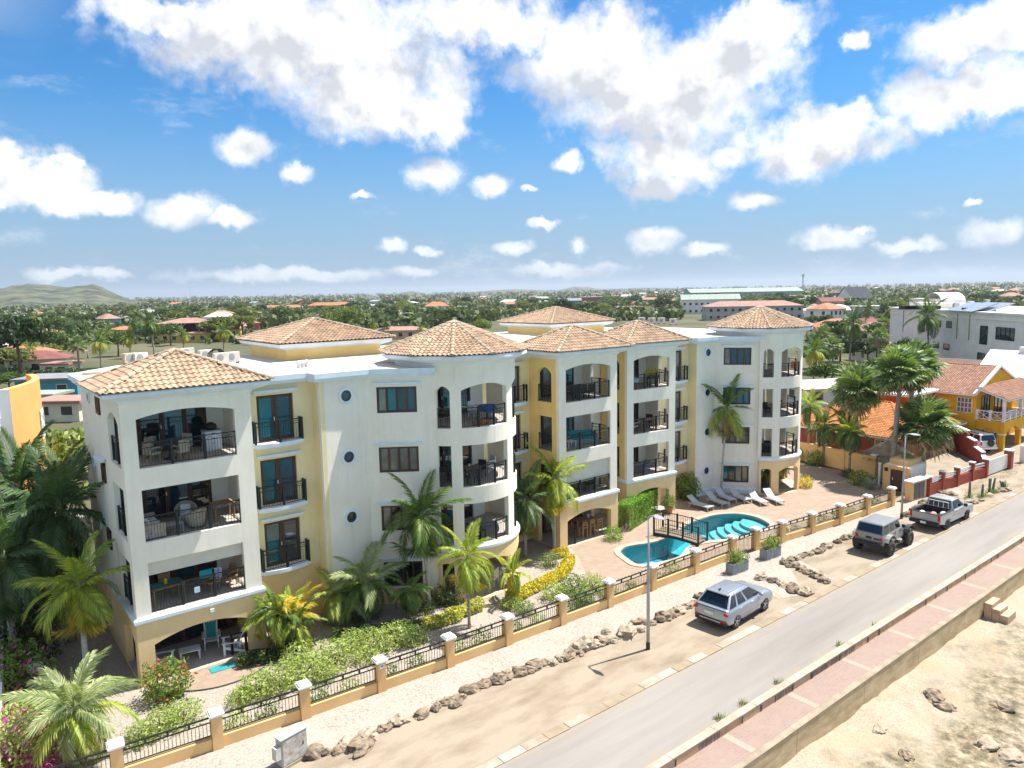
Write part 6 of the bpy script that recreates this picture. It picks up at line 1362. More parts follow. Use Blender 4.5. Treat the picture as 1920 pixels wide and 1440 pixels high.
o = MB().box((0, 0, .012), (1.0, .5, .024)).build('door_mat', M_TEAL); o.location = (8.35, 30.45, .014); tag(o, 'turquoise door mat on the paving at the nearest terrace', 'mat')
railing([(9.0, 31.2), (9.62, 31.2)], FL[0], apt, .9, .6, 'gate_leaf')
# nearer round tower
GD = 'furniture on the nearer round tower balconies'
put(table(.45, .72, M_DARKT, cloth=M_BLUEC), (22.6, 30.6), FL[3], 0, 'round table under a blue cloth on the top round balcony', 'table', GD); put(chair(M_WHITEF, M_WHITEF), (22.3, 31.4), FL[3], -80, 'white chair behind the blue-clothed table', 'chair', GD)
for i, (x, y, s) in enumerate(((21.0, 29.45, .17), (21.4, 29.4, .2), (21.75, 29.45, .16))): k = MB().lathe([(0, 0), (.7, 0), (1, 1.3), (.85, 1.3), (.6, .2), (0, .2)], 12); o = k.build('flower_pot', mat('terracotta', (.5, .2, .1), .85)); o.location = (x, y, FL[3]); o.scale = (s, s, s); tag(o, 'terracotta flower pot on the top round balcony, ' + ordinal(i) + ' from the left', 'pot', GD)
put(table(.4, .74, M_TEAK, sq=(.9, .9)), (21.0, 30.1), FL[2], 8, 'square wooden table on the middle round balcony', 'table', GD)
for i, (x, y, a) in enumerate(((20.2, 30.5, -20), (21.9, 30.4, 200), (21.0, 30.95, -90), (20.7, 29.4, 80))): put(chair(M_DARKT, M_DARKT), (x, y), FL[2], a, ('dark blue-grey chair %s the square wooden table' % ('left of', 'right of', 'behind', 'in front of')[i]), 'chair', GD)
put(chair(M_WHITEF, M_WHITEF), (22.9, 30.9), FL[2], 180, 'white chair at the right of the middle round balcony', 'chair', GD)
k = MB().lathe([(0, 0), (.05, 0), (.05, .16), (0, .16)], 12); o = k.build('candle_jar', M_CAP); o.location = (21.0, 30.1, FL[2] + .74); tag(o, 'white candle jar on the square wooden table', 'candle', GD)
put(chair(M_WICKD, M_WICKD, .68, .42, .95), (20.6, 30.4), FL[1], -60, 'dark wicker armchair on the lowest round balcony', 'armchair', GD); put(table(.4, .42, M_DARKT, sq=(.6, .6)), (21.2, 29.7), FL[1], 20, 'low dark table on the lowest round balcony', 'table', GD); put(chair(M_WHITEF, M_WHITEF, .6), (22.2, 30.0), FL[0], 120, 'white chair on the round tower ground terrace', 'chair', GD)
railing([(22.2, 29.05), (23.0, 29.35)], FL[0], apt, .9, .6, 'gate_leaf')
# middle tower F
GF = 'furniture on the middle tower balconies'
put(table(.4, .74, M_DARKT, sq=(2.0, .9)), (31.0, 32.9), FL[3], 0, 'long dark dining table on the top middle balcony', 'table', GF)
for i, (x, y, a) in enumerate(((30.3, 32.25, 90), (31.0, 32.25, 90), (31.7, 32.25, 90), (30.4, 33.55, -90), (31.5, 33.55, -90))): put(chair(M_WICKD, M_WICKD, .55), (x, y), FL[3], a, 'dark wicker chair at the long dining table, ' + ordinal(i) + ' of five', 'chair', GF)
put(sofa(M_TEAL, 1.8, M_GREYC), (31.6, 32.9), FL[2], 250, 'teal cushioned sofa on the third-floor middle balcony', 'sofa', GF); put(table(.4, .42, M_WHITEF, sq=(.7, .5)), (30.3, 32.5), FL[2], 0, 'low white table left of the teal sofa', 'table', GF)
put(table(.4, .74, M_DARKT, sq=(1.1, .8)), (30.9, 32.6), FL[1], 0, 'dark table behind the half-lowered blind on the middle tower', 'table', GF)
for i, (x, y, a) in enumerate(((31.9, 32.5, 180), (30.0, 32.5, 0), (30.9, 33.3, -90))): put(chair(M_WICKD, M_WICKD, .55), (x, y), FL[1], a, 'dark chair at the table under the lowered blind, ' + ordinal(i) + ' of three', 'chair', GF)
put(table(.4, 1.02, M_TEAK, sq=(1.5, .8)), (31.5, 32.6), FL[0], -8, 'tall wooden bar table in the middle ground-floor arch', 'table', GF)
for i, (x, y, a) in enumerate(((30.9, 32.0, 85), (31.5, 31.95, 85), (32.1, 31.9, 85), (30.8, 33.2, -90))): put(stool(), (x, y), FL[0], a, 'wooden bar chair at the tall bar table, ' + ordinal(i) + ' of four', 'chair', GF)
o = MB().lathe([(0, 0), (.1, 0), (.1, .26), (0, .26)], 12).build('bottle_cooler', mat('pale_blue_plastic', (.25, .55, .75), .4)); o.location = (31.8, 32.5, FL[0] + 1.02); tag(o, 'pale blue cooler on the tall bar table', 'cooler', GF)
railing([(29.15, 31.75), (29.85, 31.62)], FL[0], apt, .9, .7, 'gate_leaf')
# tower G and J
GG = 'furniture on the third tower balconies'
put(table(.4, .74, M_TEAK, sq=(1.3, .8)), (37.9, 33.2), FL[2], -5, 'wooden table with pink cloth on the third tower middle balcony', 'table', GG); put(chair(M_CUSH, M_DARKT, .6), (36.7, 33.2), FL[2], 0, 'white cushioned chair left of the pink-clothed table', 'chair', GG); put(chair(M_WICKD, M_WICKD), (38.8, 33.6), FL[2], 200, 'dark chair right of the pink-clothed table', 'chair', GG)
o = MB().box((0, 0, 0), (.8, .5, .02)).build('cloth', mat('pink_cloth', (.6, .3, .28), .9)); o.location = (38.1, 33.2, FL[2] + .752); tag(o, 'pink cloth lying on the wooden table of the third tower', 'cloth', GG)
put(table(.5, .74, M_GREYC), (37.0, 33.2), FL[1], 0, 'grey round table on the lowest balcony of the third tower', 'table', GG); put(chair(M_WICKD, M_WICKD), (36.3, 33.4), FL[1], 0, 'dark chair left of the grey round table', 'chair', GG); put(chair(M_GREYC, M_GREYC), (37.7, 32.9), FL[1], 180, 'grey chair right of the grey round table', 'chair', GG)
put(table(.45, .72, M_DARKT, cloth=mat('pale_blue_cloth', (.4, .6, .75), .9)), (36.6, 33.2), FL[3], 0, 'table under a pale blue cloth on the third tower top balcony', 'table', GG)
def planter_box(xy, z, label, kind='yellow', L=1.1, m=M_TEAK, h=.3, r=.42):
    t = proto('planter'); bx(t, 'box', (0, 0, h / 2), (L, .36, h), m, bev=.01); 
    for i in range(3): add_part(bush_mesh(kind, i, 420, .11), 'foliage', t, ((i - 1) * L / 3, 0, h - .06), (0, 0, i), (r, r, r * 1.1))
    return put(t, xy, z, 0, label, 'planter')
planter_box((38.2, 32.7), FL[3] + .62, 'dark planter of yellow-green foliage on the third tower top railing', 'yellow', .9, M_DARKT, .22, .36); put(table(.4, .62, M_DARKT, sq=(.9, .34)), (38.2, 32.7), FL[3], 0, 'narrow dark stand under the yellow-green planter', 'stand', GG)
GJ = 'furniture on the far round tower'
put(table(.5, .74, M_WHITEF), (50.3, 30.9), FL[2], 0, 'white table on the middle balcony of the far round tower', 'table', GJ); put(chair(M_WICKD, M_WICKD), (49.6, 31.2), FL[2], 0, 'dark chair left of the white table on the far round tower', 'chair', GJ); put(chair(M_WICKD, M_WICKD), (51.1, 31.2), FL[2], 180, 'dark chair right of the white table on the far round tower', 'chair', GJ)
put(table(.5, .74, M_DARKT), (50.2, 31.0), FL[3], 0, 'dark table on the top balcony of the far round tower', 'table', GJ); o = MB().box((0, 0, 0), (1.0, .04, .5)).build('towel', mat('red_towel', (.65, .1, .06), .9, .2, 5, (.7, .4, .1))); o.location = (50.4, 29.42, FL[3] + .82); tag(o, 'red and orange towel hanging over the top railing of the far round tower', 'towel', GJ)
put(sofa(M_GREYC, 1.4, M_WICKD), (49.8, 31.3), FL[1], -60, 'dark wicker sofa on the lowest balcony of the far round tower', 'sofa', GJ)
# sun loungers on the deck
def lounger():
    t = proto('sun_lounger'); k = MB(); k.bar((-.95, 0, .58 + .04), (-.95, 0, .62), .1); 
    s = MB(); pr = [(-.35, .30), (.35, .28), (1.0, .32)]
    s.bar((-.32, 0, .30), (1.0, 0, .31), .58, .035); s.build('seat', M_LNG, t); b = MB(); b.bar((-.32, 0, .30), (-.98, 0, .72), .58, .035); b.build('backrest', M_LNG, t)
    for y in (-1, 1):
        f = MB(); f.bar((-.75, y * .31, .27), (1.0, y * .31, .27), .04, .05); f.build('side_rail', M_LNGF, t)
        for x0, x1 in ((-.6, -.72), (.82, .95)): f = MB(); f.bar((x0, y * .31, .27), (x1, y * .31, 0.0), .045, .045); f.build('leg', M_LNGF, t)
    MB().bar((-.62, -.28, .27), (-.62, .28, .27), .03).build('cross_bar', M_LNGF, t); MB().bar((-.8, 0, .60), (-.5, 0, .28), .03).build('back_prop', M_LNGF, t); return t
l0 = lounger(); feet = rk(1180, 860, 4.8, [(735, 472), (870, 440), (935, 405), (1070, 405), (1218, 428), (1362, 420)]); heads = rk(1180, 860, 4.8, [(545, 420), (690, 375), (800, 350), (920, 345), (1065, 352), (1212, 345)])
for i, (f, h) in enumerate(zip(feet, heads)):
    o = l0 if i == 0 else copy_tree(l0); a, b = P(*f), P(*h); d = (a - b); an = math.atan2(d.y, d.x); m = a - d.normalized() * .95
    place(o, (m.x, m.y, .012), an, 'white sling sun lounger by the pool, ' + ordinal(i) + ' of six from the left', 'sun lounger', 'sun loungers beside the pool')
# street planters with succulents
M_PLB = mat('grey_planter_board', (.27, .31, .35), .75, .12, 4, (.18, .21, .24), stretch=(4, 4, .5))
for (x, y, lab) in ((1388, 1073, 'grey board planter with cactus and succulents nearer the crossover'), (1450, 1046, 'grey board planter with succulents beyond the fence gate')):
    p = P(x, y); t = proto('planter'); t.location = (p.x, p.y + .2, 0); tag(t, lab, 'planter', 'planters outside the fence gate'); an = R(-4)
    for i in range(4): bx(t, 'board', (-.48 + .32 * i, -.23, .29), (.31, .04, .58), M_PLB); bx(t, 'board', (-.48 + .32 * i, .23, .29), (.31, .04, .58), M_PLB)
    bx(t, 'end_board', (-.66, 0, .29), (.04, .46, .58), M_PLB); bx(t, 'end_board', (.66, 0, .29), (.04, .46, .58), M_PLB); bx(t, 'soil', (0, 0, .5), (1.26, .42, .04), M_BARK)
    for i in range(3): add_part(bush_mesh('light' if i % 2 else 'mid', i, 420, .11), 'foliage', t, (-.38 + .38 * i, 0, .46), (0, 0, i), (.42, .36, .5))
    for i in range(9): q = rnd.uniform(-.5, .5); h = rnd.uniform(.4, 1.0); MB().tube([(q, rnd.uniform(-.12, .12), .5), (q * 1.2, rnd.uniform(-.2, .2), .5 + h * .6), (q * 1.3, rnd.uniform(-.2, .2), .5 + h)], [.035, .05, .02], 6).build('cactus_stem', MATS.get('cactus_lime') or mat('cactus_lime', (.22, .27, .06), .7, .15), t, local=True, smooth=True)
    t.rotation_euler = (0, 0, an)
# pot with plant by tower G
t = thing('potted_plant', (*P(1254, 962).xy, 0), 'terracotta pot with a leafy plant beside the third tower arch', 'potted plant'); MB().lathe([(0, 0), (.2, 0), (.28, .42), (.24, .42), (.18, .06), (0, .06)], 14).build('pot', MATS['terracotta'], t, local=True); add_part(bush_mesh('mid', 2, 1100, .085), 'foliage', t, (0, 0, .4), (0, 0, 0), (.5, .5, .7))
# roof plant: air-conditioning units
M_AC = mat('ac_cream', (.66, .64, .58), .6, .08, 3.0); M_ACR = mat('ac_rust', (.50, .26, .13), .8, .25, 4.0, (.62, .58, .5))
def ac(xy, label, rust=False, rz=0, z=11.904, s=1.0):
    t = proto('air_conditioner'); m = M_ACR if rust else M_AC; bx(t, 'casing', (0, 0, .42), (.9, .36, .66), m, bev=.02); MB().lathe([(0, 0), (.2, 0), (.22, .02), (.0, .03)], 18).build('fan_grille', M_GREYC, t).rotation_euler = (R(90), 0, 0); t.children[-1].location = (-.12, -.185, .44)
    for x in (-.35, .35): bx(t, 'foot', (x, 0, .045), (.08, .4, .09), M_DARK)
    for i in range(5): bx(t, 'louvre', (-.455, 0, .2 + .1 * i), (.012, .3, .03), M_GREYC)
    t.scale = (s, s, s); return place(t, (xy[0], xy[1], z), rz, label, 'air conditioner', 'air conditioners on the flat roof')
for (x, y, lab, ru, rz) in ((245, 683, 'rusty air-conditioning unit behind the nearest hip roof', True, .3), (264, 682, 'small air-conditioning unit beside the rusty one on the roof', False, .3), (352, 672, 'pale air-conditioning unit just behind the nearest roof apex', False, 0), (386, 676, 'dark-cased air-conditioning unit with loose cables behind the nearest roof', False, .2), (415, 683, 'cream air-conditioning unit right of the cables on the flat roof', False, .1), (436, 681, 'cream air-conditioning unit nearest the first pavilion roof', False, .1), (1222, 607, 'air-conditioning unit leftmost behind the third tower roof', False, -.5), (1240, 607, 'tall air-conditioning unit in the middle behind the third tower roof', False, -.5), (1262, 609, 'air-conditioning unit rightmost behind the third tower roof', False, -.5), (1203, 606, 'low grey air-conditioning unit just behind the third tower apex', False, -.4)):
    p = P(x, y, 11.904); ac((p.x, p.y), lab, ru, rz, s=.82)
k = MB(); p = P(404, 682, 11.904)
for i in range(5): k.tube([(p.x - .4 + i * .05, p.y, 11.9), (p.x - .35 + i * .06, p.y, 12.5 + .05 * i), (p.x + .1 + .06 * i, p.y, 12.7), (p.x + .45 + i * .05, p.y, 12.3), (p.x + .5 + i * .05, p.y, 11.9)], .025, 5)
tag(k.build('pipe_loop', M_BLKP, smooth=True), 'looped black cables between the roof air conditioners', 'cable')
for i, (x, y) in enumerate(((561, 690), (568, 689), (575, 688))):
    p = P(x, y, 11.904); o = MB().lathe([(.1, 0), (.1, .2), (.16, .22), (.12, .34), (0, .38)], 12).build('roof_vent', M_WHITEF, smooth=True); o.location = p; tag(o, 'small white roof vent, ' + ordinal(i) + ' of three beside the first pavilion', 'vent', 'vents on the flat roof')
p = P(172, 701, 11.904); o = MB().lathe([(0, .0), (.42, 0), (.42, .06), (0, .1)], 20).build('roof_hatch', mat('hatch_grey', (.35, .27, .2), .8)); o.location = p; tag(o, 'round brownish roof cover on the left flat roof', 'roof hatch')
# low wall along the left boundary
lw = thing('boundary_wall', (1.0, 27, 0), 'cream boundary wall between the left garden and the palms', 'wall')
for i in range(6): a = Vector((.35 + .17 * i, 27 + i * 2.2, 0)); b = Vector((.35 + .17 * (i + 1), 27 + (i + 1) * 2.2, 0)); k = MB(); k.bar(a + Vector((0, 0, .5)), b + Vector((0, 0, .5)), .2, 1.0); k.build('wall_panel', M_PEACH, lw); MB().box((a.x, a.y, .58), (.3, .3, 1.16)).build('pillar', M_CREAM, lw); MB().bar(a + Vector((0, 0, 1.03)), b + Vector((0, 0, 1.03)), .28, .06).build('coping', M_CAP, lw)
q = P(70, 1295); t = place(proto('junction_box'), (q.x, q.y, 0), 0, 'pale grey post-mounted box by the left boundary wall', 'box'); bx(t, 'post', (0, 0, .45), (.08, .08, .9), M_POLE); bx(t, 'case', (0, 0, .98), (.5, .3, .28), M_AC, .3, .02)
# ---------------------------------------------------------------- neighbouring houses
M_OCHRE = mat('ochre_plaster', (.74, .40, .015), .85, .05, .6, (.66, .34, .01)); M_REDP = mat('brick_red_plaster', (.36, .075, .05), .85, .08, .8); M_ORANGE = mat('bright_orange_plaster', (.78, .42, .14), .85, .05, .7); M_SCARLET = mat('scarlet_plaster', (.62, .08, .02), .85); M_WHT = mat('white_plaster', (.76, .75, .73), .85, .05, .5, (.68, .66, .62)); M_WHT2 = mat('white_metal_paint', (.78, .78, .79), .5)
M_NTILE = tilemat('pink_clay_tile', (.34, .195, .135), (.28, .14, .09), (.15, .085, .06)); M_OTILE = tilemat('orange_clay_tile', (.46, .19, .065), (.40, .155, .045), (.26, .11, .045)); M_BROWNR = mat('brown_sheet_roof', (.14, .08, .06), .7, .15, 1.0); M_THATCH = leafmat('thatch', (.36, .28, .18), (.24, .17, .10), trans=.0)
def house(name, loc, label, cat='house', group=None): return thing(name, loc, label, cat, group)
def wpane(par, a, b, z0, z1, nx=2, ny=2, fm=None, gm=None, d=.03):
    """window with frame bars and panes on a wall running a -> b (outside on the right hand)"""
    a, b = V2(a, b); t = (b - a).normalized(); n = Vector((t.y, -t.x)); w = (b - a).length
    def q(u, z, o): p = a + t * u + n * o; return (p.x, p.y, z)
    k = MB()
    for i in range(nx + 1): k.bar(q(w * i / nx, z0, d), q(w * i / nx, z1, d), .07, .06, up=(n.x, n.y, 0))
    for i in range(ny + 1): k.bar(q(0, z0 + (z1 - z0) * i / ny, d), q(w, z0 + (z1 - z0) * i / ny, d), .06, .07)
    o = k.build('window', fm or M_WHT2, par); g = MB(); g.quad(q(0, z0, .012), q(w, z0, .012), q(w, z1, .012), q(0, z1, .012)); g.build('pane', gm or M_GLB, o); return o
# -- yellow house with porch
H = house('yellow_house', (76.3, 26, 0), 'bright yellow two-storey house with pinkish tiled roof and white balcony'); X0, X1, Y0, Y1 = 76.3, 87.3, 26.0, 31.8; XR, ZE, ZR = 81.8, 5.25, 7.25
k = MB(); k.prism([(X0, Y0), (X1, Y0), (X1, Y1), (X0, Y1)], 0, ZE, top=False); k.tri((X0, Y0, ZE), (X1, Y0, ZE), (XR, Y0, ZR - .1)); k.tri((X1, Y1, ZE), (X0, Y1, ZE), (XR, Y1, ZR - .1)); k.build('wall', M_OCHRE, H)
rt = MB(); e0, e1 = Vector((X0 - .45, Y1, ZE - .16)), Vector((X0 - .45, Y0, ZE - .16)); r0, r1 = Vector((XR, Y1, ZR)), Vector((XR, Y0, ZR)); ro = MB(); ro.quad(e0, e1, r1, r0); ro.quad((X1 + .45, Y0, ZE - .16), (X1 + .45, Y1, ZE - .16), r0, r1); ro.build('roof', M_RUNDER, H)
acc = MB(); tile_face(e0, e1, r0, r1, acc=acc); o = acc.build('roof_tiles', M_NTILE, H); o['kind'] = 'stuff'; rr_ = MB(); ridge_line(r0, r1, rr_); o = rr_.build('ridge_tiles', M_OTILE, H); o['kind'] = 'stuff'
for y in (Y0, Y1):
    for s in (-1, 1): k = MB(); k.bar((XR + s * 5.95, y, ZE - .12), (XR, y, ZR + .12), .3, .2); k.build('bargeboard', M_CAP, H)
MB().bar((X0 - .47, Y0, ZE - .2), (X0 - .47, Y1, ZE - .2), .06, .16).build('gutter', M_CAP, H)
wpane(H, (X0, 27.6), (X0, 26.35), 3.3, 4.7, 4, 3)
wpane(H, (X0 + 1.3, Y0), (X0 + 3.4, Y0), 2.75, 4.75, 3, 1, M_WOOD, M_GLT); wpane(H, (X0 + 4.6, Y0), (X0 + 7.5, Y0), 2.75, 4.75, 3, 1, M_WOOD, M_GLD); wpane(H, (X0 + 1.4, Y0), (X0 + 2.3, Y0), .6, 2.1, 2, 3); wpane(H, (X0 + 4.8, Y0), (X0 + 6.4, Y0), .05, 2.2, 2, 3)
MB().box((X0 - .02, 29.0, 1.1), (.06, 1.1, 2.2)).build('door', M_BLKP, H); MB().box((X0 - .9, 30.6, 1.0), (1.6, 1.5, 2.0)).build('outhouse', M_WHT, H)
PX0, PX1, PY0 = X0 + .1, X1 - .5, 23.6
MB().prism([(PX0, PY0), (PX1, PY0), (PX1, Y0 - .01), (PX0, Y0 - .01)], 2.45, 2.72).build('balcony_slab', M_OCHRE, H)
f, Ln = planar((PX0 + .05, PY0 + .02), (PX1, PY0 + .02)); wall(f, 0, Ln, 0, 2.449, [(.45, 4.2, -.01, 1.55, .5), (4.75, 8.6, -.01, 1.55, .5)], .4).build('arcade_wall', M_OCHRE, H)
f, Ln = planar((PX0 + .05, Y0 - .02), (PX0 + .05, PY0 + .45)); wall(f, 0, Ln, 0, 2.449, [(.1, Ln - .1, -.01, 1.6, .45)], .3).build('arcade_wall', M_OCHRE, H)
for x in (PX0 + .26, PX0 + 4.5): MB().box((x, PY0 + .22, 1.55), (.55, .55, .1)).build('capital', M_CREAM, H)
def balustrade(a, b, z, par, n):
    a, b = Vector((*a, z)), Vector((*b, z)); up = Vector((0, 0, 1))
    for i in range(n):
        p, q = a.lerp(b, i / n), a.lerp(b, (i + 1) / n); k = MB()
        for h in (.12, .88): k.bar(p + up * h, q + up * h, .08, .08)
        k.bar(p + up * .12, q + up * .88, .05); k.bar(p + up * .88, q + up * .12, .05); k.bar((p + q) / 2 + up * .12, (p + q) / 2 + up * .88, .04); k.build('balustrade', M_WHT2, par); MB().box((p.x, p.y, z + .5), (.2, .2, 1.0)).build('balustrade_post', M_WHT2, par)
balustrade((PX0, Y0 - .1), (PX0, PY0 + .1), 2.72, H, 2); balustrade((PX0, PY0 + .1), (PX1, PY0 + .1), 2.72, H, 7)
for x in (PX0 + .05, PX0 + 4.4, PX1 - .1): MB().box((x, PY0 + .12, 3.8), (.22, .22, 2.15)).build('porch_post', M_WHT2, H)
pr = MB(); q0, q1, q2, q3 = Vector((PX0 - .35, PY0 - .35, 4.82)), Vector((PX1 + .4, PY0 - .35, 4.82)), Vector((PX1 + .4, Y0 - .01, 5.75)), Vector((PX0 - .35, Y0 - .01, 5.75)); pr.quad(q0, q1, q2, q3); pr.quad(*[v - Vector((0, 0, .12)) for v in (q3, q2, q1, q0)]); pr.quad(q0 - Vector((0, 0, .12)), q1 - Vector((0, 0, .12)), q1, q0); pr.quad(q3 - Vector((0, 0, .12)), q0 - Vector((0, 0, .12)), q0, q3); pr.build('porch_roof', M_CAP, H)
acc = MB(); tile_face(q0, q1, q3, q2, acc=acc); o = acc.build('porch_tiles', M_NTILE, H); o['kind'] = 'stuff'
st('yard', MB().sheet([(56, 21.9), (78, 20.6), (90, 20.6), (90, 40), (60, 40), (59.5, 27)], .008), mat('yard_sand', (.32, .26, .19), .95, .1, .6, bump=.2))
# -- red garden wall, white rails, sliding gate
rw2 = thing('garden_wall', (56.3, 21.95, 0), 'dark red garden wall with white slat rails beside the sandy verge', 'wall')
RP = [P(1740, 930), P(1765, 919), P(1793, 911), P(1821, 901), P(1847, 894.5)]
for i, p in enumerate(RP):
    MB().box((p.x, p.y, .72), (.34, .34, 1.44)).build('pillar', M_REDP, rw2); MB().box((p.x, p.y, 1.48), (.42, .42, .08)).build('cap', M_CAP, rw2)
    if i < len(RP) - 1:
        q = RP[i + 1]; d = (q - p).normalized(); a, b = p + d * .18, q - d * .18; MB().bar(a + Vector((0, 0, .4)), b + Vector((0, 0, .4)), .2, .8).build('wall_panel', M_REDP, rw2)
        for z in (.98, 1.18): MB().bar(a + Vector((0, 0, z)), b + Vector((0, 0, z)), .05, .12).build('slat', M_WHT2, rw2)
gt = thing('sliding_gate', (RP[-1].x, RP[-1].y, 0), 'long white solid sliding gate between two red pillars', 'gate'); e = P(1890, 878); d = (e - RP[-1]).normalized(); a, b = RP[-1] + d * .2, e - d * .2
MB().bar(a + Vector((0, 0, .68)), b + Vector((0, 0, .68)), .06, 1.2).build('panel', M_WHT, gt); MB().bar(a + Vector((0, 0, .05)), b + Vector((0, 0, .05)), .1, .06).build('track', M_DARK, gt)
gp = thing('gate_pillar', (e.x, e.y, 0), 'red gate pillar with white cap at the far end of the sliding gate', 'pillar'); MB().box((e.x, e.y, .76), (.55, .55, 1.52)).build('shaft', M_REDP, gp); MB().box((e.x, e.y, 1.56), (.66, .66, .1)).build('cap', M_CAP, gp)
gp = thing('gate_pillar', (e.x + 3.2, e.y, 0), 'white pillar at the right edge beyond the red gate pillar', 'pillar'); MB().box((e.x + 3.2, e.y - .1, .7), (.4, .4, 1.4)).build('shaft', M_WHT, gp); MB().box((e.x + 3.2, e.y - .1, 1.44), (.48, .48, .08)).build('cap', M_CAP, gp)
sw2 = thing('stepped_wall', (69, 24, 0), 'red stepped side wall with white coping left of the white estate car', 'wall')
for (x0, y0, x1, y1, h) in ((67.0, 21.9, 68.6, 22.6, 1.0), (68.6, 22.6, 70.6, 23.9, 1.25), (70.6, 23.9, 72.0, 25.0, 1.75), (72.0, 25.0, 75.8, 28.4, 2.3)): k = MB(); k.bar((x0, y0, h / 2), (x1, y1, h / 2), .25, h); k.build('wall_panel', M_REDP, sw2); MB().bar((x0, y0, h + .04), (x1, y1, h + .04), .34, .09).build('coping', M_CAP, sw2)
# -- gate house, meter niche, bollard
gh = thing('gate_house', (55.6, 23, 0), 'small yellow gate house with dark door and rooftop planting box', 'gate house')
f, Ln = planar((55.7, 25.0), (55.7, 23.1)); wall(f, 0, Ln, 0, 1.95, [(.55, 1.55, -.01, 1.7, 0)], .25).build('wall', M_PEACH, gh); MB().prism([(55.95, 23.1), (58.9, 23.2), (58.9, 25.0), (55.96, 25.0)], 0, 1.94).build('wall', M_CREAM, gh); MB().box((55.83, 24.0 - .03, .86), (.06, .96, 1.7)).build('door', M_WOOD, gh); MB().box((55.78, 24.3, .95), (.05, .05, .18)).build('handle', M_CAP, gh); MB().box((55.66, 24.75, 1.62), (.06, .24, .26)).build('letter_box', M_BLKP, gh)
MB().prism([(56.3, 23.4), (58.7, 23.5), (58.7, 24.8), (56.3, 24.8)], 1.9, 2.35).build('planting_box', M_PEACH, gh)
shrub(0, 0, .5, 'mid', 'green plants in the box on the gate house roof', .7, at=Vector((57.4, 24.0, 0)), name='roof_plant').location.z = 2.25
mn = thing('meter_niche', (54.4, 22.3, 0), 'yellow masonry meter niche with grey doors at the end of the fence', 'meter box'); MB().prism([(54.0, 22.15), (56.0, 21.98), (56.05, 22.5), (54.05, 22.65)], 0, 1.38).build('housing', M_PEACH, mn); MB().box((55.05, 22.28, 1.42), (2.3, .7, .08), R(-5)).build('cap', M_CAP, mn)
for dx in (-.36, .36): MB().box((55.0 + dx, 22.055 - .087 * dx, .66), (.68, .04, 1.15), R(-5)).build('door', mat('meter_door_grey', (.12, .12, .13), .6), mn)
q = P(1748, 925); o = MB().lathe([(0, 0), (.16, 0), (.16, .62), (.13, .66), (0, .66)], 14).build('bollard', M_CONC, smooth=True); o.location = q; tag(o, 'short round concrete post beside the meter niche', 'bollard')
# -- yellow side wall, palapa, post
yw = thing('side_wall', (59.6, 30, 0), 'plain yellow garden wall behind the palms at the deck end', 'wall'); wp = [(60.2, 37), (60.0, 32.7), (59.5, 30), (59.0, 27.2)]
for a, b in zip(wp, wp[1:]): MB().bar((*a, .82), (*b, .82), .2, 1.64).build('wall_panel', M_OCHRE if False else M_PEACH, yw)
for a in wp[1:]: MB().box((*a, .88), (.36, .36, 1.76)).build('pillar', M_PEACH, yw)
MB().box((59.0, 27.2, 1.8), (.5, .5, .1)).build('cap', M_CAP, yw)
q = P(1648, 912); t = place(proto('white_post'), (q.x, q.y, 0), 0, 'slim white post standing in front of the grey plank screen', 'post'); bx(t, 'shaft', (0, 0, .9), (.14, .14, 1.8), M_WHT2); bx(t, 'cap', (0, 0, 1.83), (.2, .2, .06), M_WHT2)
t = thing('plank_screen', (58.6, 25.6, 0), 'grey weathered plank screen between yellow wall and gate house', 'screen')
for i in range(10): MB().box((58.9 - .02 * i, 26.8 - .17 * i, .85), (.04, .155, 1.7)).build('plank', mat('weathered_plank', (.30, .27, .24), .9, .2, 3, stretch=(3, 3, .3)), t)
t = thing('thatched_shelter', (61, 27, 0), 'small shelter with shaggy palm-thatch roof behind the yellow wall', 'shelter')
for dx, dy in ((-1.1, -1), (1.1, -1), (1.1, 1), (-1.1, 1)): MB().tube([(61 + dx, 27 + dy, 0), (61 + dx, 27 + dy, 1.7)], .07, 8).build('post', M_BARK, t)
k = MB().lathe([(2.0, 1.5), (1.1, 2.2), (.05, 2.75)], 20, (61, 27, 0)); rr = random.Random(9)
for i in range(1500):
    a = rr.uniform(0, 6.28); r = 2.15 * math.sqrt(rr.uniform(.02, 1)); z = 2.8 - .62 * r; b = Vector((61 + r * math.cos(a), 27 + r * math.sin(a), z)); d = Vector((math.cos(a), math.sin(a), -.75 + rr.gauss(0, .2))).normalized() * rr.uniform(.3, .55); s = Vector((-math.sin(a), math.cos(a), 0)) * .025; k.tri(b - s, b + s, b + d)
k.build('thatch_roof', M_THATCH, t)
# -- orange-roofed bungalow
H = house('orange_bungalow', (66, 31, 0), 'low bungalow with bright orange tiled roof and scarlet upper wall'); MB().prism([(64.2, 27.4), (75, 27.4), (75, 37), (64.2, 37)], 0, 2.5).build('wall', M_REDP, H)
c = [(63.3, 26.6), (76, 26.6), (76, 38), (63.3, 38)]; rid0, rid1 = Vector((69, 30.5, 4.6)), Vector((69, 34, 4.6)); cs = [Vector((*p, 2.45)) for p in c]; k = MB(); k.quad(cs[3], cs[0], rid0, rid1); k.tri(cs[0], cs[1], rid0); k.quad(cs[1], cs[2], rid1, rid0); k.tri(cs[2], cs[3], rid1); k.build('roof', M_RUNDER, H)
acc = MB(); tile_face(cs[3], cs[0], rid1, rid0, acc=acc); tile_face(cs[0], cs[1], rid0, acc=acc); o = acc.build('roof_tiles', M_OTILE, H); o['kind'] = 'stuff'
rr_ = MB(); ridge_line(cs[0], rid0, rr_); ridge_line(rid0, rid1, rr_); ridge_line(cs[3], rid1, rr_); o = rr_.build('ridge_tiles', M_OTILE, H); o['kind'] = 'stuff'
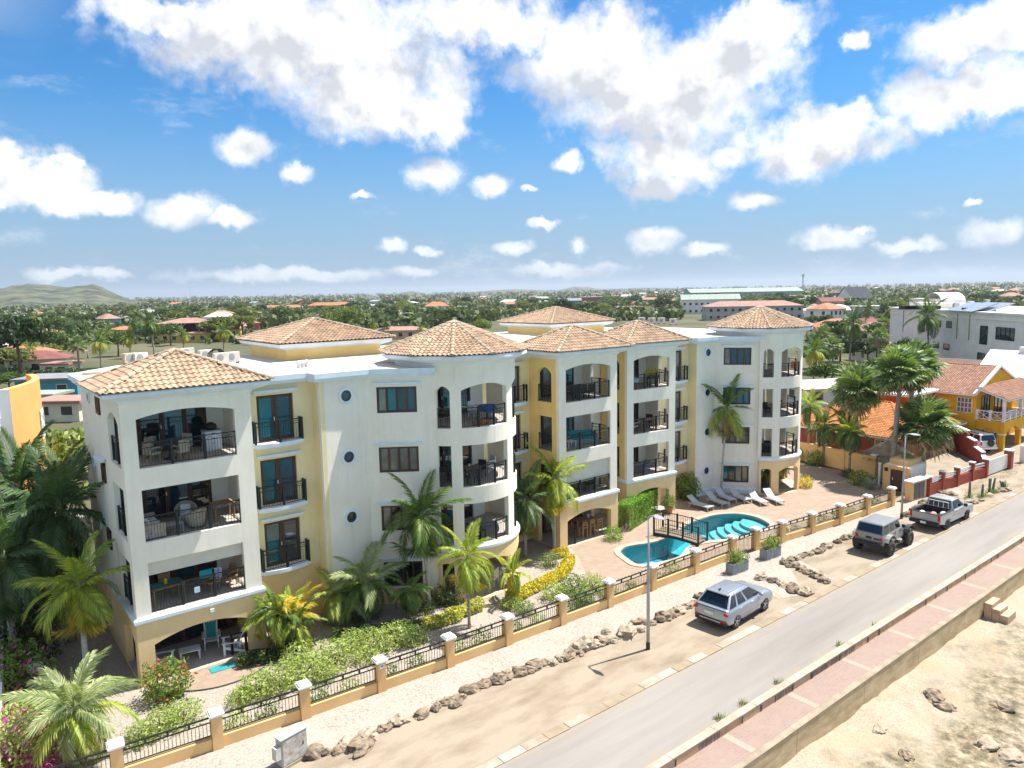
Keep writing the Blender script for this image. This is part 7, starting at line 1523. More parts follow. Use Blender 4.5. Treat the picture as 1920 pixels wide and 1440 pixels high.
MB().prism([(70.5, 29.5), (77, 29.5), (77, 36), (70.5, 36)], 2.5, 5.1).build('upper_wall', M_SCARLET, H); MB().prism([(70.2, 29.2), (77.3, 29.2), (77.3, 36.3), (70.2, 36.3)], 5.1, 5.3).build('parapet', M_WHT, H)
MB().sweep([(63.3, 38), (63.3, 26.6), (76, 26.6)], [(-.05, 2.28), (.06, 2.28), (.06, 2.44), (-.05, 2.44)]).build('fascia', M_WHT, H)
for y in (28.6, 31.5, 34): wpane(H, (64.2, y + 1), (64.2, y), .8, 2.0, 2, 2)
# -- white flat-roofed apartment block and the roofs before it
H = house('white_apartment_block', (150, 60, 0), 'white three-storey flat-roofed apartment block with dark windows at the right', 'apartment building')
A_, B_ = P(1670, 578, 10.3), P(1960, 594, 10.3); a, b = A_.xy, B_.xy; d = (b - a).normalized(); n = Vector((d.y, -d.x)); bk = -n * 22
MB().prism([tuple(a), tuple(b), tuple(b + bk), tuple(a + bk)], 0, 10.2).build('wall', M_WHT, H); k = MB(); k.prism([tuple(a - d * .2 + n * .2), tuple(b + d * .2 + n * .2), tuple(b + bk), tuple(a + bk - d * .2)], 10.2, 10.55); k.build('parapet', M_WHT, H); MB().prism([tuple(a - d * .1 + n * .12), tuple(b + n * .12), tuple(b), tuple(a - d * .1)], 9.3, 9.45).build('band', M_CREAM, H)
def wl(px): # distance along the facade for a photo column
    best = min(range(0, 400), key=lambda i: abs(proj((*(a + d * (i * .2)), 8))[0] - px)); return best * .2
for (p0, p1, z0, z1, nx) in ((1754, 1765, 7.3, 8.5, 1), (1775, 1785, 7.3, 8.5, 1), (1772, 1783, 3.2, 4.3, 1), (1839, 1853, 5.1, 8.2, 1), (1868, 1903, 6.2, 8.2, 4), (1836, 1850, 1.2, 3.6, 1), (1753, 1763, 3.2, 4.4, 1), (1728, 1735, 6.0, 8.6, 1)):
    wpane(H, tuple(a + d * wl(p0)), tuple(a + d * wl(p1)), z0, z1, nx, 1, M_BLKP, M_GLB, .05)
for px in (1694, 1795, 1818): u = wl(px); q = a + d * u + n * .08; MB().tube([(q.x, q.y, 5.5), (q.x, q.y, 10.0)], .08, 6).build('downpipe', M_CONC, H)
u = wl(1727); q = a + d * u; MB().bar((q.x, q.y, 0), (q.x, q.y, 10.1), .9, .3).build('recess_strip', M_CREAM, H)
def roofbox(px, py, w, l, h, m, nm, z=10.55): p = P(px, py, z); an = math.atan2(d.y, d.x); return MB().box((p.x, p.y, z + h / 2), (l, w, h), an).build(nm, m, H)
roofbox(1762, 577, 3, 20, 1.0, M_CREAM, 'roof_wall'); roofbox(1745, 573, 4, 12, 1.6, M_CREAM, 'stair_head'); k = MB(); p = P(1748, 574, 10.55); an = math.atan2(d.y, d.x)
for i in range(10): a0, a1 = math.pi * i / 10, math.pi * (i + 1) / 10; k.quad(*[(p.x + d.x * 4 * math.cos(q) - n.x * s, p.y + d.y * 4 * math.cos(q) - n.y * s, 11.2 + 2.3 * math.sin(q)) for q, s in ((a0, 0), (a1, 0), (a1, 5), (a0, 5))])
k.build('vault_roof', M_WHT, H)
for i, px in enumerate((1700, 1712, 1724, 1736, 1748)): roofbox(px, 580, 2, 2.4, .7, M_BLKP, 'roof_opening')
for i, px in enumerate((1765, 1778, 1792, 1800, 1820, 1832, 1850)):
    p = P(px, 572 + (i % 3) * 4, 10.6); ac((p.x, p.y), 'air-conditioning unit on the white block roof, ' + ordinal(i) + ' from the left', False, an, 10.55, 1.7)
for i, px in enumerate((1820, 1850)):
    p = P(px, 582, 10.6); t = thing('solar_panel', (p.x, p.y, 10.55), 'grey solar panel array on the white block roof, ' + ('left one' if i == 0 else 'right one'), 'solar panel', 'solar panels'); k = MB(); k.box((p.x, p.y, 11.2), (9, 4.5, .12), an, Matrix.Rotation(R(18), 3, 'X')); k.build('panel', mat('solar_grey', (.30, .34, .40), .3), t); MB().box((p.x, p.y, 10.8), (.3, 3, .6), an).build('frame', M_DARK, t)
H = house('brown_roof_house', (96, 36, 0), 'low house with rusty brown sheet roof before the white block'); A1 = P(1775, 682, 4.5)
MB().prism([(93, 33), (104, 33), (104, 41), (93, 41)], 0, 4.2).build('wall', M_WHT, H); k = MB(); k.quad((92.5, 41.3, 4.1), (92.5, 32.6, 4.1), (98.5, 32.6, 6.3), (98.5, 41.3, 6.3)); k.quad((98.5, 41.3, 6.3), (98.5, 32.6, 6.3), (104.5, 32.6, 4.1), (104.5, 41.3, 4.1)); k.build('roof', M_BROWNR, H); k = MB(); k.tri((93, 33, 4.2), (104, 33, 4.2), (98.5, 33, 6.2)); k.build('gable', M_WHT, H); MB().box((98.5, 40.6, 6.6), (.9, .9, .8)).build('chimney', M_CONC, H)
H = house('white_gable_house', (104, 30, 0), 'white gabled house wall rising behind the yellow house'); MB().prism([(94, 27), (103, 27), (103, 32.2), (94, 32.2)], 0, 5.2).build('wall', M_WHT, H); k = MB(); k.quad((93.5, 32.4, 5.0), (93.5, 26.6, 5.0), (98.5, 26.6, 7.6), (98.5, 32.4, 7.6)); k.quad((98.5, 32.4, 7.6), (98.5, 26.6, 7.6), (103.5, 26.6, 5.0), (103.5, 32.4, 5.0)); k.build('roof', M_WHT, H); MB().box((98.5, 29, 7.7), (.7, .7, .7)).build('chimney', M_WHT, H); wpane(H, (94, 30.5), (94, 29), 3, 4.5)
# -- curved orange building at the left edge
H = house('curved_orange_building', (3, 46, 0), 'orange building with a tall curved wall and white balcony rails at the left edge', 'building'); arcp = []
cA, cB = Vector((2.75, 43.0)), Vector((4.15, 51.0))
for i in range(19): s = i / 18; p = cA.lerp(cB, s); nn = Vector((.985, -.17)); p = p + nn * (1.05 * math.sin(math.pi * (s * .8 + .08))); arcp.append(p)
off = arcp[0] - cA; arcp = [p - off * (1 - i / 18) for i, p in enumerate(arcp)]
k = MB(); ins = [p - Vector((.985, -.17)) * .35 for p in arcp]
for i in range(18):
    for (p, q, fl) in ((arcp[i], arcp[i + 1], 0), (ins[i + 1], ins[i], 0)): k.quad((p.x, p.y, 0), (q.x, q.y, 0), (q.x, q.y, 11.2), (p.x, p.y, 11.2))
    k.quad((arcp[i].x, arcp[i].y, 11.2), (arcp[i + 1].x, arcp[i + 1].y, 11.2), (ins[i + 1].x, ins[i + 1].y, 11.2), (ins[i].x, ins[i].y, 11.2))
k.build('curved_wall', M_ORANGE, H); MB().bar((arcp[0].x - .2, arcp[0].y - .1, 0), (arcp[0].x - .2, arcp[0].y - .1, 11.22), .34, .45).build('wall_edge', M_WHT, H)
sg = MB(); ids = [8, 9, 10, 11, 12]
for i in ids[:-1]: p, q = arcp[i] + Vector((.04, -.01)), arcp[i + 1] + Vector((.04, -.01)); sg.quad((p.x, p.y, 8.0), (q.x, q.y, 8.0), (q.x, q.y, 9.6), (p.x, p.y, 9.6))
sgo = sg.build('sign_board', M_CAP, H); mk = MB()
for (i, z, w, h) in ((8, 9.2, .35, .3), (8, 8.55, .3, .5), (9, 9.0, .5, .3), (9, 8.5, .6, .35), (10, 8.9, .7, .5), (11, 9.0, .3, .7)): p, q = arcp[i] + Vector((.06, -.012)), arcp[i + 1] + Vector((.06, -.012)); c_ = p.lerp(q, .2); e_ = p.lerp(q, .2 + w); mk.quad((c_.x, c_.y, z), (e_.x, e_.y, z), (e_.x, e_.y, z + h), (c_.x, c_.y, z + h))
mk.build('faded_print', mat('faded_sign_print', (.58, .64, .70), .7, .2, 6, (.7, .66, .64)), sgo)
MB().prism([(-9, 44.5), (1.6, 44.5), (2.8, 47), (3.2, 52), (-9, 52)], 0, 9.0).build('wall', M_WHT, H); MB().prism([(-9, 47.5), (2.0, 47.5), (2.6, 56), (-9, 56)], 9.0, 12.2).build('upper_wall', mat('deep_yellow_plaster', (.72, .40, .02), .85, .1, 1.0), H); MB().prism([(-9.5, 47.0), (2.6, 47.0), (3.2, 56.4), (-9.5, 56.4)], 12.2, 12.5).build('eave', M_WHT, H)
k = MB(); k.quad((-9, 47.6, 12.5), (2.2, 47.6, 12.5), (-.5, 51.5, 13.5), (-6, 51.5, 13.5)); k.tri((2.2, 47.6, 12.5), (2.9, 55.6, 12.5), (-.5, 51.5, 13.5)); k.build('roof', M_OTILE, H)
for z in (2.6, 5.6, 8.8):
    MB().prism([(-6, 41.6), (2.2, 42.4), (2.4, 44.8), (-6, 44.8)], z - .25, z).build('balcony_slab', M_WHT, H)
    for h in (.25, .45, .65, .85, 1.05): MB().bar((-6, 41.6, z + h), (2.3, 42.45, z + h), .07, .09).build('rail', M_WHT2, H)
    for i in range(6): p = Vector((-6, 41.6)).lerp(Vector((2.3, 42.45)), i / 5); MB().box((p.x, p.y, z + .55), (.07, .07, 1.1)).build('rail_post', M_WHT2, H)
for z in (0, 2.7, 5.7): wpane(H, (-5, 44.46), (1.2, 44.46), z + .1, z + 2.3, 4, 1, M_BLKP, M_GLD)
# -- palms on the right
for (x, y, top, lab, n, pet, rad, sd, lx) in ((1728, 905, 800, 'huge fan palm with broad hanging leaves in front of the gate house', 44, 1.35, 1.5, 3, 0), (1672, 905, 705, 'tall leaning fan palm behind the white post', 36, 1.25, 1.35, 4, .7), (1600, 880, 735, 'fan palm with yellowing leaves over the orange roof', 36, 1.25, 1.3, 5, .2), (1700, 880, 688, 'tallest fan palm before the white apartment block', 36, 1.25, 1.35, 8, .3)):
    b = P(x, y); fan_palm(b, zat(b, top, x + (22 if lx > .5 else 0)), lab, n, pet, rad, .17, (lx, 0), seed=sd)
for (x, y, top, lab, L_, kd) in ((1543, 872, 800, 'palm with dark arching fronds by the yellow wall, leftmost of three', 2.0, 'palm'), (1582, 880, 805, 'palm by the yellow wall, middle one of three', 1.9, 'palm'), (1592, 893, 812, 'palm by the yellow wall, nearest one of three', 1.8, 'palm_lime'), (1515, 860, 765, 'green palm showing just right of the far round tower', 1.9, 'palm_lime')):
    b = P(x, y); palm(b, zat(b, top, x), lab, (kd, 'palm', 'palm_dark'), 15, L_, .09, curve=(.6, 1.3, 2.0), low=-30, group='palms by the yellow wall', trunk=M_TRUNKP)
# ---------------------------------------------------------------- town, trees and hills inland
def tree_meshes(kind, seed, R_=3.4, H_=6.0, n=1500, size=.34, flat=.72, ncl=13):
    rr = random.Random(seed * 101 + 3); k = MB(); cl = []
    for i in range(ncl):
        a = i * 2.4 + rr.uniform(-.4, .4); r = R_ * math.sqrt((i + .4) / ncl) * .8; z = H_ - R_ * flat + (R_ * flat) * (1 - (r / R_) ** 2) * .62 + rr.uniform(-.4, .35); cl.append((Vector((r * math.cos(a), r * math.sin(a), z)), R_ * rr.uniform(.28, .46)))
    def pos():
        c, q = rr.choice(cl); d = Vector((rr.gauss(0, 1), rr.gauss(0, 1), rr.gauss(0, 1))).normalized(); s = q * (.35 + .65 * rr.random() ** .4); return c + Vector((d.x * s, d.y * s, d.z * s * .75)), d
    leaf_cloud(k, n, pos, size, rr); me = bpy.data.meshes.new('crown'); me.from_pydata(k.v, [], k.f); me.materials.append(LM[kind])
    t = MB(); th = H_ - R_ * flat * 1.1; t.tube([(0, 0, -.1), (.1, .05, th * .5), (0, .1, th)], [.22, .17, .14], 7)
    for c, q in cl[::3]: t.tube([(0, .1, th * .9), tuple((c + Vector((0, .1, th))) / 2 - Vector((0, 0, .2))), tuple(c)], [.11, .07, .03], 5)
    tm = bpy.data.meshes.new('trunk'); tm.from_pydata(t.v, [], t.f); tm.materials.append(M_BARK); return me, tm
TV = {}
for kd, seeds, args in (('green', (1, 2), {}), ('deep', (3, 4), {}), ('olive', (5, 6), {}), ('acacia', (7, 8), dict(flat=.45, R_=4.2, H_=4.6, n=1700))): TV[kd] = [tree_meshes(kd, s, **args) for s in seeds]
TREES = []; HOUSES = []
def band(p):
    r = math.hypot(p[0], p[1]); return 0 if r < 190 else (1 if r < 420 else (2 if r < 900 else 3))
BAND = ['just beyond the apartments', 'in the middle distance', 'in the far town', 'near the horizon']
KN = {'green': 'leafy green', 'deep': 'dark green', 'olive': 'olive-toned', 'acacia': 'flat-topped pale green'}
def bg_tree(p, kind, s, label=None, hz=1.0):
    t = bpy.data.objects.new('tree', None); COL.objects.link(t); t.location = (p[0], p[1], 0); cm, tm = rnd.choice(TV[kind]); rz = rnd.uniform(0, 6.28)
    add_part(cm, 'crown', t, (0, 0, 0), (0, 0, rz), (s * rnd.uniform(.9, 1.15), s, s * hz)); add_part(tm, 'trunk', t, (0, 0, 0), (0, 0, rz), (s, s, s * hz)); t['category'] = 'tree'; t['group'] = 'trees inland of the apartments'
    if label: t['label'] = label
    else: TREES.append((t, kind, proj((p[0], p[1], 3))[0], band(p)))
    return t
WC = [mat('wall_' + n, c, .85, .06, .3) for n, c in (('white', (.78, .77, .74)), ('cream', (.74, .67, .53)), ('peach', (.66, .44, .28)), ('teal', (.20, .42, .42)), ('yellow', (.66, .46, .12)), ('rose', (.45, .12, .13)), ('blue', (.08, .30, .40)), ('grey', (.42, .42, .43)))]
WN = ['white', 'cream', 'peach', 'teal', 'yellow', 'rose', 'blue', 'grey']
RC = [mat('roof_' + n, c, .85, .12, .5, bump=.2, bscale=3) for n, c in (('orange', (.42, .18, .095)), ('pink', (.36, .21, .165)), ('grey', (.24, .24, .26)), ('white', (.55, .545, .53)), ('redbrown', (.22, .085, .075)), ('green', (.31, .37, .31)), ('dark', (.045, .05, .065)))]
RN = ['orange-roofed', 'pink-roofed', 'grey-roofed', 'white-roofed', 'red-brown-roofed', 'pale-green-roofed', 'dark-roofed']
def bg_house(p, w, d, h, rz, wc, rc, roof='hip', rise=1.6, wins=True, label=None, storeys=1):
    """a house of the town: walls, roof with eaves, windows with panes; local x along its front"""
    t = proto('house'); m = WC[wc]; o = .5
    MB().prism([(-w / 2, -d / 2), (w / 2, -d / 2), (w / 2, d / 2), (-w / 2, d / 2)], 0, h).build('wall', m, t); k = MB(); a, b = w / 2 + o, d / 2 + o
    if roof == 'flat': k.prism([(-a, -b), (a, -b), (a, b), (-a, b)], h + .001, h + .35)
    elif roof == 'hip':
        q = max(0, a - b); k.quad((-a, -b, h), (a, -b, h), (q, 0, h + rise), (-q, 0, h + rise)); k.quad((a, b, h), (-a, b, h), (-q, 0, h + rise), (q, 0, h + rise)); k.tri((a, -b, h), (a, b, h), (q, 0, h + rise)); k.tri((-a, b, h), (-a, -b, h), (-q, 0, h + rise)); k.quad((-a, -b, h - .02), (-a, b, h - .02), (a, b, h - .02), (a, -b, h - .02))
    else:
        k.quad((-a, -b, h), (a, -b, h), (a, 0, h + rise), (-a, 0, h + rise)); k.quad((a, b, h), (-a, b, h), (-a, 0, h + rise), (a, 0, h + rise)); k.quad((-a, -b, h - .02), (-a, b, h - .02), (a, b, h - .02), (a, -b, h - .02)); g = MB()
        for x in (-w / 2, w / 2): g.tri((x, -d / 2, h), (x, d / 2, h), (x, 0, h + rise * .95))
        g.build('gable', m, t)
    k.build('roof', RC[rc], t)
    if wins:
        nw = max(2, int(w / 3.2))
        for s in range(storeys):
            z0 = h / storeys * s + .9; z1 = z0 + min(1.4, h / storeys - 1.3)
            for i in range(nw):
                x = -w / 2 + w * (i + .5) / nw; ww = 1.4; wn_ = MB().box((x, -d / 2 - .03, (z0 + z1) / 2), (ww + .2, .08, z1 - z0 + .2)).build('window', M_WHT2, t); MB().box((x, -d / 2 - .08, (z0 + z1) / 2), (ww, .03, z1 - z0)).build('pane', M_GLD, wn_)
            for i in range(max(1, int(d / 4))): y = -d / 2 + d * (i + .5) / max(1, int(d / 4)); wn_ = MB().box((-w / 2 - .03, y, (z0 + z1) / 2), (.08, 1.4, z1 - z0 + .2)).build('window', M_WHT2, t); MB().box((-w / 2 - .08, y, (z0 + z1) / 2), (.03, 1.2, z1 - z0)).build('pane', M_GLD, wn_)
    t.location = (p[0], p[1], 0); t.rotation_euler = (0, 0, rz); t['category'] = 'house'; t['group'] = 'houses of the town'
    if label: t['label'] = label
    else: HOUSES.append((t, wc, rc, proj((p[0], p[1], 2))[0], band(p)))
    return t
FACE = R(-CYAW)
EXPL = [  # x, y of its foot in the photo, width, depth, height, turn, wall, roof, shape, rise, storeys, label
    (112, 748, 9, 8, 3.0, 8, 6, 2, 'flat', .3, 1, 'small blue house with grey flat roof behind the left flank'), (78, 702, 11, 8, 3.2, 20, 1, 4, 'hip', 1.6, 1, 'house with red-brown hip roof left of the apartments'),
    (120, 708, 5, 5, 2.6, 0, 1, 1, 'flat', .2, 1, 'small cream outbuilding beside the red-brown roof'), (80, 640, 12, 9, 3, 15, 2, 1, 'hip', 1.8, 1, 'pinkish hip-roofed house among the left palms'), (58, 645, 8, 7, 3, 0, 1, 0, 'hip', 1.6, 1, 'small orange-roofed house near the left edge trees'),
    (352, 642, 20, 11, 3.2, -5, 4, 1, 'hip', .5, 1, 'long yellow house below the open roof terrace'), (240, 632, 13, 8, 3, 5, 4, 0, 'hip', 1.2, 1, 'orange-roofed yellow house between the coconut palms'),
    (215, 612, 19, 9, 5, 2, 3, 3, 'flat', .3, 2, 'long teal two-storey building in the middle distance'), (20, 607, 14, 10, 6.5, 0, 0, 2, 'flat', .3, 2, 'white two-storey house with dark windows at the left edge'), (150, 603, 16, 10, 4, 12, 0, 2, 'hip', 2.2, 1, 'grey hip-roofed villa, leftmost of the villa row'), (185, 600, 15, 10, 4, -10, 0, 1, 'hip', 2.2, 1, 'pinkish hip-roofed villa, second of the villa row'), (232, 598, 16, 10, 4, 10, 0, 2, 'hip', 2.2, 1, 'grey hip-roofed villa, third of the villa row'), (275, 596, 16, 10, 4.5, 0, 0, 2, 'hip', 2.4, 1, 'grey hip-roofed villa, rightmost of the villa row'),
    (70, 597, 15, 9, 3.6, 0, 2, 0, 'hip', 2.0, 1, 'bright red-roofed house left of the villa row'), (530, 585, 40, 12, 4, 3, 2, 0, 'hip', 2.5, 1, 'long orange-roofed terrace above the first pavilion, left one'), (622, 582, 44, 12, 5, 0, 1, 0, 'hip', 3, 2, 'long orange-roofed terrace above the first pavilion, right one'), (615, 614, 18, 10, 3, 4, 0, 3, 'flat', .3, 1, 'pale flat-roofed house just behind the first pavilion'), (700, 612, 13, 8, 3, 0, 0, 3, 'flat', .3, 1, 'small white house right of the pale acacia'), (752, 636, 17, 8, 3, 6, 2, 1, 'hip', 1.2, 1, 'long pink-roofed house left of the nearer cone roof'),
    (820, 590, 17, 10, 6, 8, 0, 0, 'hip', 3, 2, 'white house with orange roof above the nearer cone roof'), (878, 588, 22, 10, 5, 0, 3, 3, 'flat', .3, 2, 'turquoise flat-roofed building above the nearer cone roof'), (1108, 577, 18, 14, 9, 0, 5, 3, 'flat', .4, 2, 'dark rose two-storey block behind the second pavilion'), (1068, 580, 18, 14, 7, 0, 6, 2, 'gable', 2, 1, 'bright blue gabled shed behind the second pavilion'), (1195, 592, 17, 10, 5, 0, 4, 1, 'flat', .4, 1, 'ochre house above the third tower roof'),
    (1330, 588, 34, 13, 8.5, -8, 0, 5, 'gable', 3, 2, 'long white two-storey building with pale green roof'), (1408, 600, 44, 14, 6.5, -4, 7, 1, 'hip', 2.4, 2, 'long grey building with brown hip roof before the far cone roof'), (1392, 560, 150, 40, 9, 0, 3, 5, 'gable', 5, 1, 'very long pale warehouse below the horizon'), (1602, 571, 22, 16, 5, 20, 0, 6, 'gable', 9, 1, 'white gabled church-like house with steep dark roof'), (1556, 598, 24, 14, 4, -6, 0, 3, 'hip', 2.5, 1, 'low white-roofed building right of the far cone roof'), (1640, 598, 18, 12, 5.5, 0, 7, 3, 'flat', .4, 1, 'grey flat-roofed block left of the white apartments'), (1565, 632, 13, 10, 3, 10, 2, 0, 'hip', 2.4, 1, 'orange hip-roofed house just right of the far cone roof'), (1640, 640, 12, 9, 3, -10, 2, 1, 'hip', 2.0, 1, 'pink-roofed house among the right palms'), (1650, 680, 9, 8, 2.8, 0, 1, 1, 'hip', 1.4, 1, 'low brownish-roofed house behind the fan palms'), (1530, 762, 7, 6, 2.4, 10, 0, 3, 'gable', .8, 1, 'white sheet-roofed shed right of the far round tower'), (128, 790, 6, 5, 2.4, 0, 1, 1, 'flat', .2, 1, 'peach flat-roofed carport beside the left flank'), (84, 772, 5, 4, 2.2, 0, 4, 5, 'flat', .2, 1, 'olive-yellow shed left of the carport')]
for (x, y, w, d, h, rot, wc, rc, rf, ri, s_, lab) in EXPL:
    p = P(x, y); p = p + Vector((p.x, p.y, 0)).normalized() * d * .5; bg_house(p, w, d, h, FACE + R(rot), wc, rc, rf, ri, True, lab, s_)
H = bg_house((3.6, 47.5), 3.6, 6, 3.0, 0, 0, 3, 'flat', .2, True, 'low white flat-roofed annex between curved orange wall and left flank')
# open roof terrace of the long yellow house
p = P(352, 642); t = thing('roof_terrace', (p.x, p.y, 3.6), 'open roof terrace with hipped canopy and white braces above the yellow house', 'terrace'); d_ = Vector((p.x, p.y, 0)).normalized(); s_ = Vector((d_.y, -d_.x, 0)); c = p + d_ * 6
for u in (-7, -1.5, 4, 8.5):
    q = c + s_ * u - d_ * 3; MB().bar((q.x, q.y, 3.7), (q.x, q.y, 6.6), .25).build('post', M_WHT2, t)
    for e in (-1, 1): r_ = q + s_ * e * 1.4; MB().bar((q.x, q.y, 5.2), (r_.x, r_.y, 6.5), .16).build('brace', M_WHT2, t)
k = MB(); A4 = [c + s_ * u + d_ * v for u, v in ((-9.5, -4.5), (9.5, -4.5), (9.5, 4.5), (-9.5, 4.5))]; apx = [c + s_ * u for u in (-1.5, 3.5)]
def z_(v, z): return (v.x, v.y, z)
k.quad(z_(A4[0], 6.6), z_(A4[1], 6.6), z_(apx[1], 8.3), z_(apx[0], 8.3)); k.quad(z_(A4[2], 6.6), z_(A4[3], 6.6), z_(apx[0], 8.3), z_(apx[1], 8.3)); k.tri(z_(A4[1], 6.6), z_(A4[2], 6.6), z_(apx[1], 8.3)); k.tri(z_(A4[3], 6.6), z_(A4[0], 6.6), z_(apx[0], 8.3)); k.build('canopy_roof', RC[1], t)
k = MB(); B4 = [c + s_ * u + d_ * v for u, v in ((-8.5, 1), (8.5, 1), (8.5, 4), (-8.5, 4))]; k.prism([(b.x, b.y) for b in B4], 3.6, 6.5); k.build('back_room', M_BLKP, t)
# random houses between them
def blocked(x, y, w=24):
    return any(abs(x - e[0]) < w + e[2] * 18 * (y - 545) / 1370 and abs(y - e[1]) < 9 for e in EXPL)
def lowest(x): return 705 if x < 120 else (640 if x < 480 else (612 if x < 900 else (596 if x < 1290 else (585 if x < 1520 else 655))))
hy = lambda x: 552 - (x - 600) * .0183
cnt = 0; rr = random.Random(21)
while cnt < 215:
    x = rr.uniform(-40, 1960); u = rr.random(); y = hy(x) + 7 + (lowest(x) - hy(x) - 14) * u ** 2.6
    if y < hy(x) + 5 or blocked(x, y): continue
    p = P(x, y); r = math.hypot(p.x, p.y)
    if r > 2600 or r < 150 or (x < 330 and r > 1350): continue
    w = rr.uniform(9, 15) * (1.25 if r > 700 else 1); wc = rr.choice((0, 0, 0, 1, 1, 2, 2, 4, 3, 7, 5)); rc = rr.choice((0, 0, 0, 1, 1, 1, 2, 3, 3, 4, 5)); two = rr.random() < .25
    bg_house(p, w, w * rr.uniform(.6, .8), 6.2 if two else 3.2, FACE + R(rr.uniform(-45, 45)), wc, rc, rr.choice(('hip', 'hip', 'gable', 'flat')), rr.uniform(1.4, 2.4), r < 520, None, 2 if two else 1); cnt += 1
from collections import Counter
grp = {}
for (t, wc, rc, x, b) in HOUSES: grp.setdefault((wc, rc, b), []).append((x, t))
for (wc, rc, b), lst in grp.items():
    lst.sort(key=lambda q: q[0])
    for i, (x, t) in enumerate(lst): t['label'] = f'{RN[rc]} {WN[wc]}-walled house {BAND[b]}' + ('' if len(lst) == 1 else ', ' + ordinal(i) + ' from the left')
# -- trees standing singly
for (x, y, kd, s, hz, lab) in ((40, 712, 'deep', 1.75, 1.25, 'big dense dark tree at the left edge behind the orange building'), (95, 672, 'green', 1.2, 1.0, 'leafy tree behind the red-brown roof'), (222, 668, 'green', 1.1, 1.0, 'round green tree just behind the left flat roof'), (268, 636, 'acacia', 1.3, 1.0, 'pale flat-topped tree left of the roof terrace'), (652, 622, 'acacia', 1.7, 1.25, 'pale domed acacia right of the first pavilion roof'), (905, 630, 'acacia', 1.0, 1.15, 'bright rounded tree between nearer cone roof and second pavilion'), (420, 640, 'olive', 1.5, 1.0, 'olive scrub tree behind the first pavilion, left'), (455, 632, 'olive', 1.6, .9, 'olive scrub tree behind the first pavilion, right'), (320, 648, 'green', 1.2, 1.0, 'tree below the yellow terrace house'), (18, 742, 'green', .8, .8, 'small tree beside the curved orange wall top'), (92, 722, 'deep', .9, .55, 'low dark hedge-like tree behind the blue house'), (130, 716, 'deep', .9, .5, 'low dark hedge-like tree nearest the left flank'), (96, 742, 'acacia', .35, .8, 'small lime tree in front of the blue house'), (1530, 700, 'green', 1.0, .8, 'green tree behind the far round tower, nearest'), (1575, 678, 'deep', 1.0, .9, 'dark tree behind the far round tower among palms'), (1625, 690, 'deep', 1.0, .9, 'dark tree left of the white apartment block'), (1600, 725, 'olive', .8, .8, 'olive shrub-like tree behind the orange bungalow'), (1545, 735, 'green', .8, .9, 'green tree beside the white shed'), (1655, 730, 'green', .9, .9, 'green tree below the white apartment block'), (1700, 690, 'green', .9, 1.0, 'green tree at the left foot of the white block')):
    bg_tree(P(x, y), kd, s, lab, hz)
q = PY(118, 835, 52); t = thing('sea_grape_tree', (q.x, q.y, 0), 'broad light-leaved tree between the curved orange wall and left flank', 'tree'); cm = tree_meshes('grape', 31, 3.0, 6.2, 2600, .2, .9); add_part(cm[0], 'crown', t, (0, 0, 0), (0, 0, 0), (1.0, 1.0, 1.32)); add_part(cm[1], 'trunk', t, (0, 0, 0), (0, 0, 0), (1., 1., 1.32))
cnt = 0; pos_ = []
while cnt < 255:
    x = rr.uniform(-60, 1980); u = rr.random(); y = hy(x) + 12 + (lowest(x) + 4 - hy(x) - 12) * u ** .85
    p = P(x, y); r = math.hypot(p.x, p.y)
    if r > 1100 or r < 95 or blocked(x, y, 8): continue
    if any((p.xy - q).length < r * .012 for q in pos_): continue
    kd = rr.choice(('green', 'deep', 'olive', 'acacia', 'olive', 'deep', 'green') if x < 1150 else ('deep', 'deep', 'green', 'deep', 'olive')); pos_.append(p.xy.copy()); bg_tree(p, kd, rr.uniform(.75, 1.35) * (1.0 if r < 350 else 1.3), hz=rr.uniform(.8, 1.15)); cnt += 1
grp = {}
for (t, kd, x, b) in TREES: grp.setdefault((kd, b), []).append((x, t))
for (kd, b), lst in grp.items():
    lst.sort(key=lambda q: q[0])
    for i, (x, t) in enumerate(lst): t['label'] = f'{KN[kd]} tree {BAND[b]}, {ordinal(i)} from the left'
# -- coconut palms and other palms of the town
pa = palm((0, 0), 5.0, '', ('palm', 'palm_lime', 'palm_yellow'), 15, 2.7, .12, curve=(.5, 1.1, 1.7), low=-35, seed=5); pb_ = palm((0, 0), 6.2, '', ('palm_dark', 'palm', 'palm_dark'), 14, 2.6, .12, lean=(.6, 0), curve=(.5, 1.2, 1.8), low=-30, seed=6); pc_ = fan_palm((0, 0), 5.5, '', 18, 1.1, 1.0, .14, seed=7)
PLM = [(190, 690, 1, 0), (165, 672, 1, 1), (245, 672, .9, 0), (290, 670, 1.25, 1), (420, 662, 1.0, 0), (140, 655, .9, 1), (205, 655, .9, 0), (250, 640, .9, 1), (345, 662, .8, 0), (700, 632, .8, 0), (725, 636, .8, 1), (790, 638, .7, 0), (60, 690, .8, 0), (150, 705, 1.0, 2), (1540, 690, 1.0, 2), (1592, 690, 1.15, 1), (1645, 700, 1.0, 2), (1655, 660, 1.0, 2), (1620, 628, 1.1, 1), (1740, 690, 1.3, 1), (1935, 668, 1.2, 1), (660, 640, .8, 2), (1040, 592, 1.2, 1), (870, 610, 1.0, 1), (1525, 720, .9, 0), (1560, 715, .9, 2)]
used = [0, 0, 0]; pal = []
for (x, y, s, v) in PLM:
    src = (pa, pb_, pc_)[v]; o = src if not used[v] else copy_tree(src); used[v] = 1; p = P(x, y); o.location = (p.x, p.y, 0); o.rotation_euler = (0, 0, rr.uniform(0, 6)); o.scale = (s * 1.15,) * 3; pal.append((x, o, v)); o['group'] = 'palms beyond the apartments'
